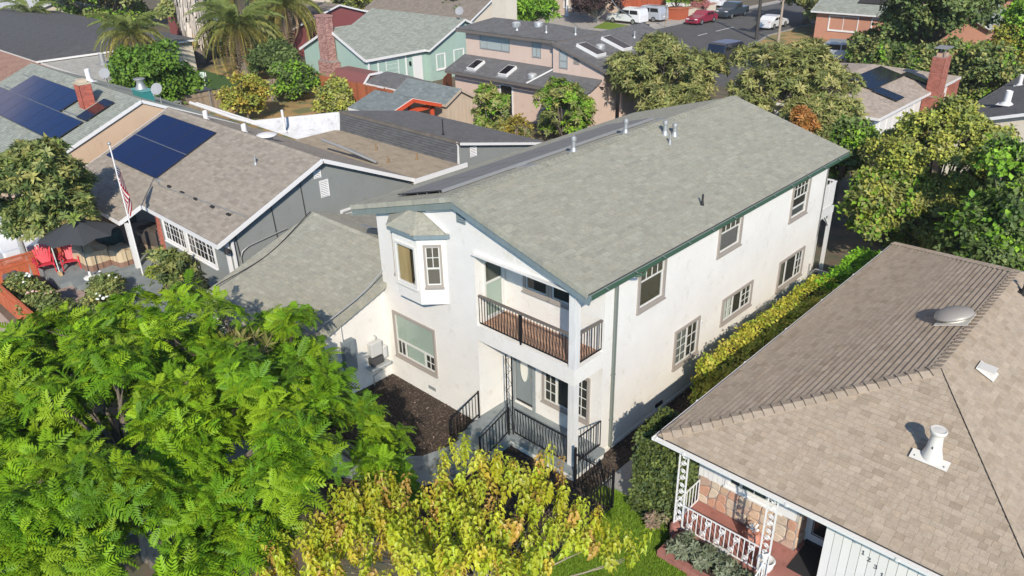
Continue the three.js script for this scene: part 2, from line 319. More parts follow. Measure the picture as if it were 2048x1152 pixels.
function louvre(parent, w, h, mat, n = 6, name = 'vent') { const m = new MB(); m.box(-w / 2, 0, 0, -w / 2 + .03, h, .03).box(w / 2 - .03, 0, 0, w / 2, h, .03).box(-w / 2 + .03, 0, 0, w / 2 - .03, .03, .028).box(-w / 2 + .03, h - .03, 0, w / 2 - .03, h, .028); const v = mesh(name, m, mat, parent); mesh('backing', new MB().box(-w / 2 + .03, .03, .001, w / 2 - .03, h - .03, .004), M.rubber, v); for (let i = 0; i < n; i++) { const y = .03 + (h - .06) * (i + .35) / n, d = (h - .06) / n * .62; mesh('slat', new MB().poly([V(-w / 2 + .03, y, .026), V(w / 2 - .03, y, .026), V(w / 2 - .03, y + d, .008), V(-w / 2 + .03, y + d, .008)]), mat, v); } return v; }
// railing of square pickets between two points (feet of the pickets), as a part list of a thing
function pickets(parent, a, b, hgt, o = {}) {
  const { n, mat = M.blackIron, r = .008, top = .03, bottom = .09, cap = mat, capW = .05, capH = .04, over = 0, name = 'baluster' } = o;
  const d = b.clone().sub(a), L = d.length(), g = new MB().box(-r, bottom, -r, r, hgt + over, r).geo(), yaw = Math.atan2(-d.z, d.x);
  const up = V(0, 1, 0);
  for (let i = 0; i <= n; i++) { const p = a.clone().addScaledVector(d, i / n), m = mesh(name, g, mat, parent); m.position.copy(p); m.rotation.y = yaw; }
  mesh('top_rail', new MB().beam(a.clone().addScaledVector(up, hgt), b.clone().addScaledVector(up, hgt), capW, capH), cap, parent);
  mesh('bottom_rail', new MB().beam(a.clone().addScaledVector(up, bottom), b.clone().addScaledVector(up, bottom), .03, .025), mat, parent);
}
function stovepipe(label, p, h, r, o = {}) {
  const t = thing(o.name ?? 'roof_vent_pipe', label, 'vent pipe', [p.x, p.y, p.z], 0, o.group); const mat = o.mat ?? M.galv, n = o.n ?? V(0, 1, 0);
  const f = new MB(); const q = new THREE.Quaternion().setFromUnitVectors(UP, n), mm = new THREE.Matrix4().makeRotationFromQuaternion(q);
  const pl = new MB().box(-r * 2.4, 0, -r * 2.4, r * 2.4, .006, r * 2.4).geo(); f.add(pl, mm); const fl = mesh('flashing', f, mat, t);
  mesh('cone', new MB().lathe([[r * 1.9, -.05], [r * 1.9, .02], [r * 1.15, .14], [r * 1.02, .15]], 0, 0, 0, 16), mat, t);
  mesh('pipe', new MB().lathe([[r, 0], [r, h], [r * .86, h], [r * .86, h - .1]], 0, 0, 0, 16), mat, t);
  if (o.cap) { const c = mesh('cap', new MB().lathe([[r * 1.05, h - .02], [r * 1.35, h - .02], [r * 1.35, h + .1], [r * 1.1, h + .12], [r * .3, h + .15], [0, h + .155]], 0, 0, 0, 16), mat, t); mesh('band', new MB().lathe([[r * 1.36, h + .03], [r * 1.4, h + .035], [r * 1.4, h + .05], [r * 1.36, h + .055]], 0, 0, 0, 16), mat, c); }
  return t;
}
function solarArray(name, label, O, u, v, n, cols, rows, cw, ch, mat, o = {}) {                 // O lower-left corner, u along, v up the roof
  const t = thing(name, label, 'solar panels', [O.x, O.y, O.z], 0, o.group), bas = new THREE.Matrix4().makeBasis(u, v, n);
  const put = (m) => { m.applyMatrix4(bas); return m; };
  for (let i = 0; i < cols; i++) for (let j = 0; j < rows; j++) {
    if (o.skip && o.skip(i, j)) continue; const x = i * cw, y = j * ch, f = mesh('panel', put(new MB().box(x + .008, y + .008, .08, x + cw - .008, y + ch - .008, .115).geo()), M.rubber, t);
    mesh('solar_glass', put(new MB().box(x + .02, y + .02, .1155, x + cw - .02, y + ch - .02, .1175).geo()), mat, f);
  }
  if (o.edge) mesh('edge_rail', put(new MB().box(0, rows * ch, .03, cols * cw, rows * ch + .03, .125).geo()), M.galv, t);
  for (let j = 0; j < rows; j++) { const m = new MB(); m.box(.1, j * ch + .2, .0, cols * cw - .1, j * ch + .25, .078).box(.1, j * ch + ch - .25, .0, cols * cw - .1, j * ch + ch - .2, .078); mesh('mounting_rail', put(m.geo()), M.metal, t); }
  for (const j of o.lines ?? []) mesh('seam_strip', put(new MB().box(o.lx0 ?? 0, j * ch - .02, .119, o.lx1 ?? cols * cw, j * ch + .02, .124).geo()), M.solarLine, t);
  return t;
}
// ---------------------------------------------------------------- ground, paths, street
const GY = -0.15;
function sheet(name, pts, mat, lift, kind) {
  const c = pts.map(p => new THREE.Vector2(p[0], p[1])), m = new MB(); for (const f of THREE.ShapeUtils.triangulateShape(c, [])) { let q = f.map(i => V(pts[i][0], GY + lift, pts[i][1])); const e = q[1].clone().sub(q[0]).cross(q[2].clone().sub(q[0])); if (e.y < 0) q.reverse(); m.poly(q); } return struct(name, m, mat, kind);
}
sheet('ground', [[-700, -700], [500, -700], [500, 300], [-700, 300]], M.soil, 0);
sheet('mulch_bed', [[-7.83, -.2], [.74, -.2], [.74, 2.2], [1.5, 3], [1.5, 5], [-7.83, 5]], M.mulch, .004);
sheet('side_bed', [[.02, -14.6], [.74, -14.6], [.74, -.2], [.02, -.2]], M.mulch, .005);
sheet('lawn', [[.76, -.35], [3.3, -.35], [3.3, .85], [6, .85], [12, .85], [12, 9.5], [1.5, 9.5], [1.5, .3], [.76, .3]], M.lawn, .012);
sheet('sidewalk', [[-60, 11.2], [40, 11.2], [40, 13], [-60, 13]], M.concrete, .02);
sheet('front_street', [[-90, 14], [60, 14], [60, 24], [-90, 24]], M.asphalt, .008);
sheet('parking_strip', [[-60, 13], [40, 13], [40, 14], [-60, 14]], M.lawn, .01);
{ // curved concrete path from the steps out under the trees, and its edge thickness
  const L = [[-3.5, .95], [-3.52, 1.5], [-3.75, 2.2], [-4.3, 2.75], [-5.4, 3.2], [-7.2, 3.6], [-8.2, 4.2], [-8.6, 6], [-8.7, 11.2]], Rr = [[-2.2, .95], [-2.2, 1.5], [-2.35, 2.25], [-2.75, 2.95], [-3.4, 3.6], [-4.6, 4.2], [-6, 5], [-6.8, 6.5], [-7, 11.2]];
  const m = new MB(), y = GY + .035; for (let i = 0; i + 1 < L.length; i++) { const a = V(L[i][0], y, L[i][1]), b = V(Rr[i][0], y, Rr[i][1]), c = V(Rr[i + 1][0], y, Rr[i + 1][1]), d = V(L[i + 1][0], y, L[i + 1][1]); m.quad(a, d, c, b); for (const [p, q] of [[a, d], [c, b]]) m.quad(p.clone().setY(GY), q.clone().setY(GY), q, p); }
  struct('garden_path', m, M.paint);
}
{ const m = new MB(); for (let z = -.32; z > -15; z -= 1.5) m.box(.76, GY - .05, z - 1.485, 1.76, GY + .02, z); struct('side_walkway', m, M.concrete); }
sheet('driveway', [[-19.5, 7.6], [-30, 7.6], [-30, 13], [-19.5, 13]], std([.5, .42, .34], { map: T.concrete, roughness: .95 }), .012);
// the back yards
sheet('dry_yard', [[-66, -8.5], [-33, -8.5], [-29.5, -20.5], [-37.5, -21.5], [-45, -25.5], [-52, -27], [-66, -27]], M.dry, .01);
sheet('artificial_turf', [[-66, -14.5], [-54, -14.5], [-52.5, -22], [-66, -22]], std([.06, .13, .025], { map: T.grass, roughness: 1 }), .016);
// the far street
sheet('street', [[-44, -62], [-44, -200], [-31.4, -200], [-31.2, -72], [-29, -64], [-24, -58], [-18, -55.5], [-18, -46], [-34, -46], [-38, -52], [-42, -56]], M.asphalt, .004);
{ const kerb = (pts, name) => { const m = new MB(); for (let i = 0; i + 1 < pts.length; i++) { const a = V(pts[i][0], GY + .04, pts[i][1]), b = V(pts[i + 1][0], GY + .04, pts[i + 1][1]); m.beam(a, b, .2, .14); } struct(name, m, M.concrete); };
  kerb([[-44.1, -200], [-44.1, -62], [-42.1, -55.9], [-38.1, -51.9], [-34.1, -46]], 'kerb'); kerb([[-31.3, -200], [-31.1, -72], [-28.9, -63.9], [-23.9, -57.9], [-18, -55.4]], 'kerb'); }
const paleConcrete = std([.48, .43, .37], { map: T.concrete, roughness: .95 });
sheet('far_driveway', [[-45.6, -59], [-45.6, -79], [-70, -79], [-70, -66], [-47, -64]], paleConcrete, .012);
sheet('far_pavement', [[-45.6, -200], [-44.2, -200], [-44.2, -62], [-42.2, -56], [-43.6, -55.4], [-45.6, -60]], paleConcrete, .018);
sheet('far_lawn', [[-47, -65.8], [-51, -65.8], [-53, -71], [-48.6, -70]], M.lawn, .02);
sheet('dry_lawn', [[-31, -130], [-31, -72], [-28.8, -64], [-24, -58], [-18, -55.4], [-8, -55.4], [-8, -72], [-15, -90], [-18, -130]], M.dry, .014);
sheet('car_driveway', [[-24, -57.8], [-18, -55.4], [-12, -57], [-12, -64], [-22, -62.5]], paleConcrete, .02);
sheet('right_lane', [[-6, -75], [3, -75], [3, -44], [-4, -44]], M.asphalt, .006);
{ const m = new MB().box(-37.6, GY + .009, -76, -37.45, GY + .013, -72).box(-37.6, GY + .009, -70, -37.45, GY + .013, -68); struct('road_marking', m, M.whiteTrim); }
// ---------------------------------------------------------------- the white two-storey house
function rebase(t, x, y, z) { t.position.set(x, y, z); for (const c of t.children) c.position.sub(t.position); return t; }
const group = (name, parent) => { const g = new THREE.Group(); g.name = name; parent.add(g); return g; };
const cut = (g, outlineFace, x, y, z, mat, name, parent) => onWall(mesh(name, g, mat, parent), x, y, z, outlineFace);
{
  const h = thing('stucco_house', 'white stucco two-storey house with sage shingle roof, corner porch and balcony', 'house');
  const X0 = -7.83, ZB = -14.63, RX = -4.11, RY = 7.056, RE = .555, EY = 5.747, LE = -8.83, LY = 5.686, FZ = .2, BZ = -14.8;
  cut(wallGeo([[X0, -.35], [-3.56, -.35], [-3.56, 2.82], [0, 2.82], [0, 3.3], [-3.56, 3.3], [-3.56, 5.52], [0, 5.52], [0, 5.6], [RX, 6.93], [X0, 5.78]], [[-7.38, .86, -5.53, 2.34]]), 'front', 0, 0, 0, M.stucco, 'front_wall', h);
  cut(wallGeo(rect(1.2, -.35, 14.63, 5.6), [[2.72, 3.98, 3.86, 5.42], [6.9, 4.22, 8.14, 5.38], [11.8, 3.88, 12.98, 5.28], [4.83, 1.14, 6.06, 2.3], [7.6, 1.54, 9.43, 2.3], [11.56, 1.26, 13.4, 2.25]]), 'right', 0, 0, 0, M.stucco, 'side_wall', h);
  cut(wallGeo([[0, -.35], [7.83, -.35], [7.83, 5.7], [4.11, 6.9], [0, 5.6]]), 'back', 0, 0, ZB, M.stucco, 'rear_wall', h);
  cut(wallGeo(rect(-14.48, -.35, -.15, 5.75)), 'left', X0, 0, 0, M.stucco, 'left_wall', h);
  cut(wallGeo(rect(.152, -.1, 1.2, 5.52), [[.38, 3.4, 1.07, 5.15]]), 'right', -3.56, 0, 0, M.stucco, 'recess_wall', h);
  cut(wallGeo(rect(-3.71, -.1, -.152, 5.52), [[-3.33, .25, -2.5, 2.28], [-2.05, .88, -.48, 2.2], [-2.75, 4.31, -1.97, 5.2], [-1.78, 4.31, -1.15, 5.2]]), 'front', 0, 0, -1.202, M.stucco, 'porch_rear_wall', h);
  mesh('porch_post', new MB().box(-.2, .2, -.2, .004, 2.82, .004).box(-.2, 3.3, -.2, .004, 5.52, .004), M.white, h);
  mesh('porch_beam', new MB().box(-.15, 2.82, -1.2, 0, 3.3, -.152), M.stucco, h);
  mesh('foundation', new MB().box(-2.3, -.35, -.16, .14, .05, .13).box(-.13, -.35, -1.2, .14, .05, -.165).box(.002, -.35, -14.6, .03, -.02, -1.25), M.stucco, h);
  mesh('porch_floor', new MB().box(-3.555, .052, -1.2, .18, .2, .17), M.paint, h);
  const st = mesh('front_steps', new MB().box(-3.6, -.2, .172, -2.2, .1, .55).box(-3.6, -.2, .552, -2.2, -.01, .95), M.paint, h); st.userData.label = 'painted grey concrete front steps';
  mesh('balcony_floor', new MB().box(-3.558, 3.1, -1.2, -.153, 3.28, -.152), M.stucco, h);
  for (let i = 0; i < 9; i++) mesh('floor_board', new MB().box(-3.55, 3.2805, -1.19 + i * .115, -.16, 3.296, -1.19 + i * .115 + .108, jit([1, 1, 1], .12)), M.woodFloor, h);
  mesh('ceiling', new MB().box(-3.555, 5.524, -1.2, .45, 5.56, .12), M.white, h);
  // roof
  const roofo = { course: .15, w0: .2, w1: .34, t: .013, gap: .006, shades: SH.main };
  roofPlane(h, [V(RE, EY, FZ), V(RE, EY, BZ), V(RX, RY, BZ), V(RX, RY, FZ)], M.shMain, { ...roofo, parts: 300 });
  roofPlane(h, [V(LE, LY, BZ), V(LE, LY, FZ), V(RX, RY, FZ), V(RX, RY, BZ)], M.shMain, roofo);
  const nR = V(.2704, .9627, 0), nL = V(-.279, .96, 0);
  capRow(h, V(RX, RY, FZ), V(RX, RY, BZ), V(.96, -.27, 0), V(-.96, -.28, 0), M.shMain, { shades: SH.main, e: .21, w: .17, t: .03, lift: .035 });
  capRow(h, V(RE, EY + .008, FZ + .012), V(RX, RY + .01, FZ + .012), V(0, 0, -1), nR.clone().negate(), M.shMain, { shades: SH.main, e: .24, w: .13, name: 'rake_cap', lift: .012 });
  capRow(h, V(LE, LY + .008, FZ + .012), V(RX, RY + .01, FZ + .012), V(0, 0, -1), nL.clone().negate(), M.shMain, { shades: SH.main, e: .24, w: .13, name: 'rake_cap', lift: .012 });
  mesh('rake_board', new MB().beam(V(RE + .02, EY - .2, FZ - .03), V(RX, RY - .2, FZ - .03), .05, .25, [1, 1, 1], nR), M.slate, h);
  mesh('rake_board', new MB().beam(V(LE, LY - .2, FZ - .032), V(RX, RY - .2, FZ - .032), .05, .25, [1, 1, 1], nL), M.sage, h);
  mesh('fascia', new MB().box(RE - .03, EY - .18, BZ, RE, EY - .055, FZ - .06), M.sage, h); mesh('fascia', new MB().box(LE, LY - .18, BZ, LE + .03, LY - .055, FZ - .06), M.sage, h);
  mesh('soffit', new MB().quad(V(0, EY - .02, BZ), V(RE - .04, EY - .16, BZ), V(RE - .04, EY - .16, FZ - .06), V(0, EY - .02, FZ - .06)).quad(V(LE + .04, LY - .16, BZ), V(X0, LY + .05, BZ), V(X0, LY + .05, FZ - .06), V(LE + .04, LY - .16, FZ - .06)), M.sage, h);
  // green half-round gutter with straps, and its outlet
  const gx = RE + .06, gy = EY - .075, gr = .066, gm = new MB();
  for (let i = 0; i < 8; i++) { const a = Math.PI + i * Math.PI / 8, b = a + Math.PI / 8, p = (t, r, z) => V(gx + Math.cos(t) * r, gy + Math.sin(t) * r, z); gm.quad(p(a, gr, FZ - .05), p(a, gr, BZ), p(b, gr, BZ), p(b, gr, FZ - .05)); gm.quad(p(b, gr - .005, FZ - .05), p(b, gr - .005, BZ), p(a, gr - .005, BZ), p(a, gr - .005, FZ - .05)); gm.quad(V(gx, gy, FZ - .05), p(b, gr, FZ - .05), p(a, gr, FZ - .05), V(gx, gy, FZ - .05)); }
  gm.tube([V(gx + gr, gy, FZ - .05), V(gx + gr, gy, BZ)], .008, 6);
  const gut = mesh('gutter', gm, M.gutterGreen, h, 'green half-round gutter along the side eave');
  for (let z = -.4; z > BZ; z -= 1.22) mesh('gutter_strap', new MB().beam(V(gx - gr - .06, gy + .055, z), V(gx + gr + .004, gy + .006, z), .03, .008), M.sage, gut);
  mesh('gutter_outlet', new MB().tube([V(gx, gy - .06, -2.05), V(gx - .02, gy - .2, -2.02), V(gx - .2, gy - .26, -1.9), V(.16, gy - .16, -1.75), V(.1, gy - .3, -1.64), V(.06, gy - .5, -1.62)], .036, 8), M.gutterGreen, gut);
  const dsp = mesh('downspout', new MB().box(.012, -.02, -1.67, .082, gy - .45, -1.58), M.downspout, h);
  mesh('bracket', new MB().box(.004, 2.4, -1.69, .086, 2.43, -1.56).box(.004, .9, -1.69, .086, .93, -1.56), M.downspout, dsp);
  // windows
  const win = (face, x, y, z, w, hh, o) => onWall(windowUnit(h, w, hh, o), x, y, z, face);
  win('front', -7.38, .86, 0, 1.85, 1.48, { lights: [[0, .55, 1.85, 1.48, 1, 1, M.blindGreen], [0, 0, .42, .55, 2, 1, M.screen], [.42, 0, 1.38, .55, 1, 1, M.blindGreen], [1.38, 0, 1.85, .55, 2, 2, M.screen]] });
  win('right', 0, 3.98, -2.72, 1.14, 1.44, { lights: [[0, .78, 1.14, 1.44, 4, 2, M.screenOlive], [.02, 0, 1.12, .79, 1, 1, M.screenOlive, -.02]] });
  win('right', 0, 4.22, -6.9, 1.24, 1.16, { lights: [[0, .62, 1.24, 1.16, 4, 2, M.screenOlive], [.02, 0, 1.22, .63, 1, 1, std([.16, .14, .13]), -.02]] });
  win('right', 0, 3.88, -11.8, 1.18, 1.4, { lights: [[0, .7, 1.18, 1.4, 4, 2], [.02, .34, 1.16, .71, 1, 1, M.screen, -.02], [.02, 0, 1.16, .34, 1, 1, std([.1, .1, .095]), -.03]] });
  win('right', 0, 1.14, -4.83, 1.23, 1.16, { lights: [[0, 0, .62, 1.16, 2, 4, std([.17, .17, .16])], [.62, 0, 1.23, 1.16, 2, 3, M.screen]] });
  win('right', 0, 1.54, -7.6, 1.83, .76, { lights: [[0, 0, .62, .76, 2, 2, M.blindWhite], [.62, 0, 1.2, .76, 1, 1], [1.2, 0, 1.83, .76, 2, 3]] });
  win('right', 0, 1.26, -11.56, 1.84, .99, { lights: [[0, 0, .5, .99, 1, 1, std([.12, .1, .08])], [.5, 0, 1.3, .99, 1, 1], [1.3, 0, 1.84, .99, 2, 3]] });
  win('front', -2.05, .88, -1.202, 1.57, 1.32, { lights: [[0, 0, .45, 1.32, 2, 4, M.screen, .02], [.45, 0, 1.12, 1.32, 1, 1], [1.12, 0, 1.57, 1.32, 2, 4]] });
  win('front', -2.75, 4.31, -1.202, .78, .89, { lights: [[0, 0, .78, .89, 1, 1, std([.05, .04, .03])]] });
  win('front', -1.78, 4.31, -1.202, .63, .89, { lights: [[0, 0, .63, .89, 1, 1, M.screen]] });
  win('right', -3.56, 3.4, -.38, .69, 1.75, { casing: .05, frame: M.vinyl, sill: false, lights: [[0, 1.07, .69, 1.75, 1, 1, std([.09, .09, .07])], [0, .0, .69, 1.07, 1, 1, M.blindGreen]] });
  { const v = onWall(louvre(h, .34, .5, M.slate, 7, 'gable_vent'), -3.98, 6.3, .002, 'front'); }
  mesh('crawl_vent', new MB().box(-5.96, .12, 0, -5.62, .24, .012), M.greyWall, h); mesh('crawl_vent', new MB().box(.0, .06, -4.3, .04, .18, -3.95), M.rubber, h);
  mesh('wall_vent', new MB().box(0, 2.02, -6.35, .03, 2.12, -6.25), M.white, h);
  // front door with oval light
  { const d = mesh('front_door', new MB().box(-3.29, .25, -1.3, -2.54, 2.26, -1.25), std([.19, .215, .215], { roughness: .5 }), h, 'grey front door with an oval glass light');
    mesh('door_frame', new MB().box(-3.4, .2, -1.23, -3.29, 2.35, -1.17).box(-2.54, .2, -1.23, -2.43, 2.35, -1.17).box(-3.29, 2.26, -1.23, -2.54, 2.35, -1.172), M.paint, d);
    const el = (rx, ry, z, n = 28) => { const p = []; for (let i = 0; i < n; i++) p.push(V(-2.915 + Math.cos(i / n * 6.2832) * rx, 1.55 + Math.sin(i / n * 6.2832) * ry, z)); return p; };
    const e1 = el(.2, .52, -1.243), e2 = el(.155, .47, -1.23), mo = new MB(); for (let i = 0; i < 28; i++) { const j = (i + 1) % 28; mo.quad(e1[i], e1[j], e2[j], e2[i]); }
    mesh('oval_moulding', mo, M.paint, d); mesh('oval_glass', new MB().poly(el(.155, .47, -1.236)), phy([.7, .68, .6], { roughness: .2, clearcoat: .5 }), d);
    const pn = new MB(); for (const [a, b] of [[-3.2, -2.95], [-2.88, -2.63]]) pn.box(a, .38, -1.25, b, .85, -1.242); mesh('door_panel', pn, std([.19, .215, .215], { roughness: .5 }), d); mesh('kick_plate', new MB().box(-3.26, .27, -1.249, -2.57, .34, -1.24), M.rubber, d); mesh('handle', new MB().box(-2.62, 1.2, -1.25, -2.59, 1.4, -1.2), M.metal, d); }
  // railings
  { const r = group('balcony_railing', h); pickets(r, V(-3.5, 3.3, -.06), V(-.24, 3.3, -.06), .95, { n: 30, cap: M.taupeRail, capW: .075, capH: .05 }); mesh('stay', new MB().box(-1.92, 3.1, -.055, -1.88, 4.22, -.015), M.blackIron, r); }
  { const r = group('balcony_railing', h); pickets(r, V(-.06, 3.3, -.24), V(-.06, 3.3, -1.18), .95, { n: 9, cap: M.taupeRail, capW: .075, capH: .05 }); }
  { const r = group('porch_railing', h); pickets(r, V(-2.14, .2, .02), V(-.2, .2, .02), .9, { n: 18, capW: .03, capH: .03 }); }
  { const r = group('porch_railing', h); pickets(r, V(.02, .2, -.22), V(.02, .2, -1.18), .9, { n: 9, capW: .03, capH: .03 }); }
  for (const x of [-2.28, -3.52]) { const r = group('stair_railing', h), a = V(x, .22, .12), b = V(x, -.16, 1.28); const g = new MB().box(-.008, 0, -.008, .008, .78, .008).geo(); for (let i = 0; i <= 9; i++) { const m = mesh('baluster', g, M.blackIron, r); m.position.lerpVectors(a, b, i / 9); m.position.y += .1; } mesh('top_rail', new MB().beam(a.clone().setY(a.y + .9), b.clone().setY(b.y + .9), .03, .03), M.blackIron, r); mesh('bottom_rail', new MB().beam(a.clone().setY(a.y + .1), b.clone().setY(b.y + .1), .025, .025), M.blackIron, r); mesh('newel', new MB().box(x - .02, -.2, 1.27, x + .02, .8, 1.31).box(x - .02, .2, .1, x + .02, 1.15, .14), M.blackIron, r); }
  { const c = group('iron_column', h), pts = [[-2.42, .03], [-2.2, .03]]; for (const [x, z] of pts) mesh('upright', new MB().box(x - .014, .2, z - .014, x + .014, 2.82, z + .014), M.blackIron, c);
    for (let k = 0; k < 5; k++) { const y = .3 + k * .5, m = new MB(), p = []; for (let i = 0; i <= 18; i++) { const a = i / 18 * Math.PI * 2; p.push(V(-2.31 + Math.sin(a * 1) * .085, y + i / 18 * .45, .03 + .0 * a)); } m.tube(p, .008, 5, [1, 1, 1]); mesh('scroll', m, M.blackIron, c); } }
  // bay window on the upper floor
  { const b = group('bay_window', h), z = .57, xa = -6.34, xb = -5.26, y0 = 3.6, y1 = 5.72, xl = -6.92, xr = -4.68;
    const flr = [V(xl, 0, 0), V(xa, 0, z), V(xb, 0, z), V(xr, 0, 0)], lev = (y) => flr.map(p => p.clone().setY(y)), A = lev(y0), B = lev(y1), body = new MB(); body.poly(A.slice().reverse());
    cut(wallGeo(rect(xa, y0, xb, y1), [[xa + .13, 4.12, xb - .14, 5.32]], .1), 'front', 0, 0, z, M.stucco, 'bay_front', b); mesh('bay_floor', body, M.stucco, b);
    const dl = .806; const side = (ang, x, zz) => { const m = cut(wallGeo(rect(.0, y0, dl, y1), [[.22, 4.22, .22 + .4, 5.42]], .1), 'front', x, 0, zz, M.stucco, 'bay_side', b); m.rotation.y = ang; return m; };
    side(Math.PI / 4, xb, z); side(-Math.PI / 4, xl, 0);
    onWall(windowUnit(b, xb - xa - .27, 1.2, { lights: [[0, 0, xb - xa - .27, 1.2, 1, 1, M.curtainTan]], casing: .06, frame: M.vinyl }), xa + .13, 4.12, z, 'front');
    const w2 = windowUnit(b, .4, 1.2, { lights: [[0, .52, .4, 1.2, 2, 2, std([.12, .1, .08])], [.0, 0, .4, .53, 1, 1, std([.16, .13, .11]), -.015]], casing: .06 }); w2.rotation.y = Math.PI / 4; w2.position.set(xb + .22 * .707, 4.22, z - .22 * .707);
    const w3 = windowUnit(b, .4, 1.2, { lights: [[0, 0, .4, 1.2, 1, 1]], casing: .06 }); w3.rotation.y = -Math.PI / 4; w3.position.set(xl + .22 * .707, 4.22, .22 * .707);
    const o = .14, ev = [V(xl - o * 1.4, 0, .01), V(xa - o * .41, 0, z + o), V(xb + o * .41, 0, z + o), V(xr + o * 1.4, 0, .01)], E0 = ev.map(p => p.clone().setY(5.7)), E1 = ev.map(p => p.clone().setY(5.82)), ap = V(-5.8, 6.36, .01);
    const f = new MB(); for (let i = 0; i < 3; i++) f.quad(E0[i], E0[i + 1], E1[i + 1], E1[i]); f.poly(E0.slice().reverse()); mesh('bay_fascia', f, M.slate, b);
    for (let i = 0; i < 3; i++) roofPlane(b, [E1[i], E1[i + 1], ap], M.shMain, { course: .17, w0: .2, w1: .34, t: .012, shades: SH.main, parts: 60 });
    const nn = (i) => E1[i + 1].clone().sub(E1[i]).cross(ap.clone().sub(E1[i])).normalize(); for (const i of [1, 2]) hipCaps(b, E1[i], ap, nn(i - 1), nn(i), M.shMain, { shades: SH.main, e: .2, w: .09 });
    mesh('roof_flashing', new MB().beam(E1[3].clone().add(V(-.05, .05, .02)), ap.clone().add(V(0, .03, .02)), .1, .012).beam(E1[0].clone().add(V(.05, .05, .02)), ap.clone().add(V(0, .03, .02)), .1, .012), M.whiteTrim, b); }
  // rear balcony
  { const b = group('rear_balcony', h); mesh('deck', new MB().box(-3, 3.0, -15.75, .0, 3.28, -14.632), M.white, b); mesh('post', new MB().box(-.13, GY, -15.73, -.01, 3.0, -15.61), M.white, b); mesh('post', new MB().box(-2.9, GY, -15.73, -2.78, 3.0, -15.61), M.white, b); mesh('brace', new MB().beam(V(-.07, 2.5, -15.67), V(-.6, 2.98, -15.67), .06, .06).beam(V(-.07, 2.5, -15.6), V(-.07, 2.98, -15.15), .06, .06), M.white, b);
    pickets(b, V(-.06, 3.28, -14.75), V(-.06, 3.28, -15.68), .98, { n: 8, mat: M.whiteTrim, r: .014, capW: .09, capH: .04 }); pickets(b, V(-.15, 3.28, -15.69), V(-2.9, 3.28, -15.69), .98, { n: 22, mat: M.whiteTrim, r: .014, capW: .09, capH: .04 }); }
  rebase(h, -3.9, GY, -7.3);

  // things on its roof
  const nr = nR, nl = nL;
  stovepipe('capped galvanised flue on the ridge, nearest the front gable', V(-4.25, 7.06, -5.05), .36, .065, { cap: 1 });
  stovepipe('capped galvanised flue on the ridge behind the end of the solar panels', V(-4.28, 7.05, -7.8), .36, .065, { cap: 1 });
  stovepipe('capped flue beside its taller twin below the ridge, left one', V(-3.52, 6.88, -9.0), .36, .07, { cap: 1, n: nr });
  stovepipe('capped flue standing right of the pair below the ridge', V(-3.3, 6.82, -9.25), .32, .07, { cap: 1, n: nr });
  stovepipe('thin pale vent pipe just below the pair of capped flues', V(-3.02, 6.74, -8.55), .34, .035, { n: nr });
  stovepipe('thin dark vent pipe alone low on the sage roof near the gutter', V(-.25, 5.97, -6.1), .34, .03, { n: nr, mat: M.rubber });
  solarArray('solar_array', 'long row of grey solar panels along the far slope of the sage roof', V(-7.15, 6.173, -10.7), V(0, 0, 1), V(.96, .279, 0), nL, 6, 2, 1.72, 1.05, phy([.24, .225, .205], { roughness: .6 }), { edge: 1 });
  const sk = (label, z, x) => { const m = mesh('roof_patch', new MB().box(-.28, .0, -.2, .28, .02, .2), M.galv); m.position.set(x, RY - (-x - 4.11 + 0) * .2905 + .02 , z); m.position.y = RY + (x - RX) * .2905 + .012; m.rotation.z = Math.atan(.2905); tag(m, label, 'roof patch'); };
  sk('square pale metal patch on the far slope by the front flue', -3.6, -4.85); sk('square pale metal patch at the far end of the solar row', -10.6, -4.7);
}
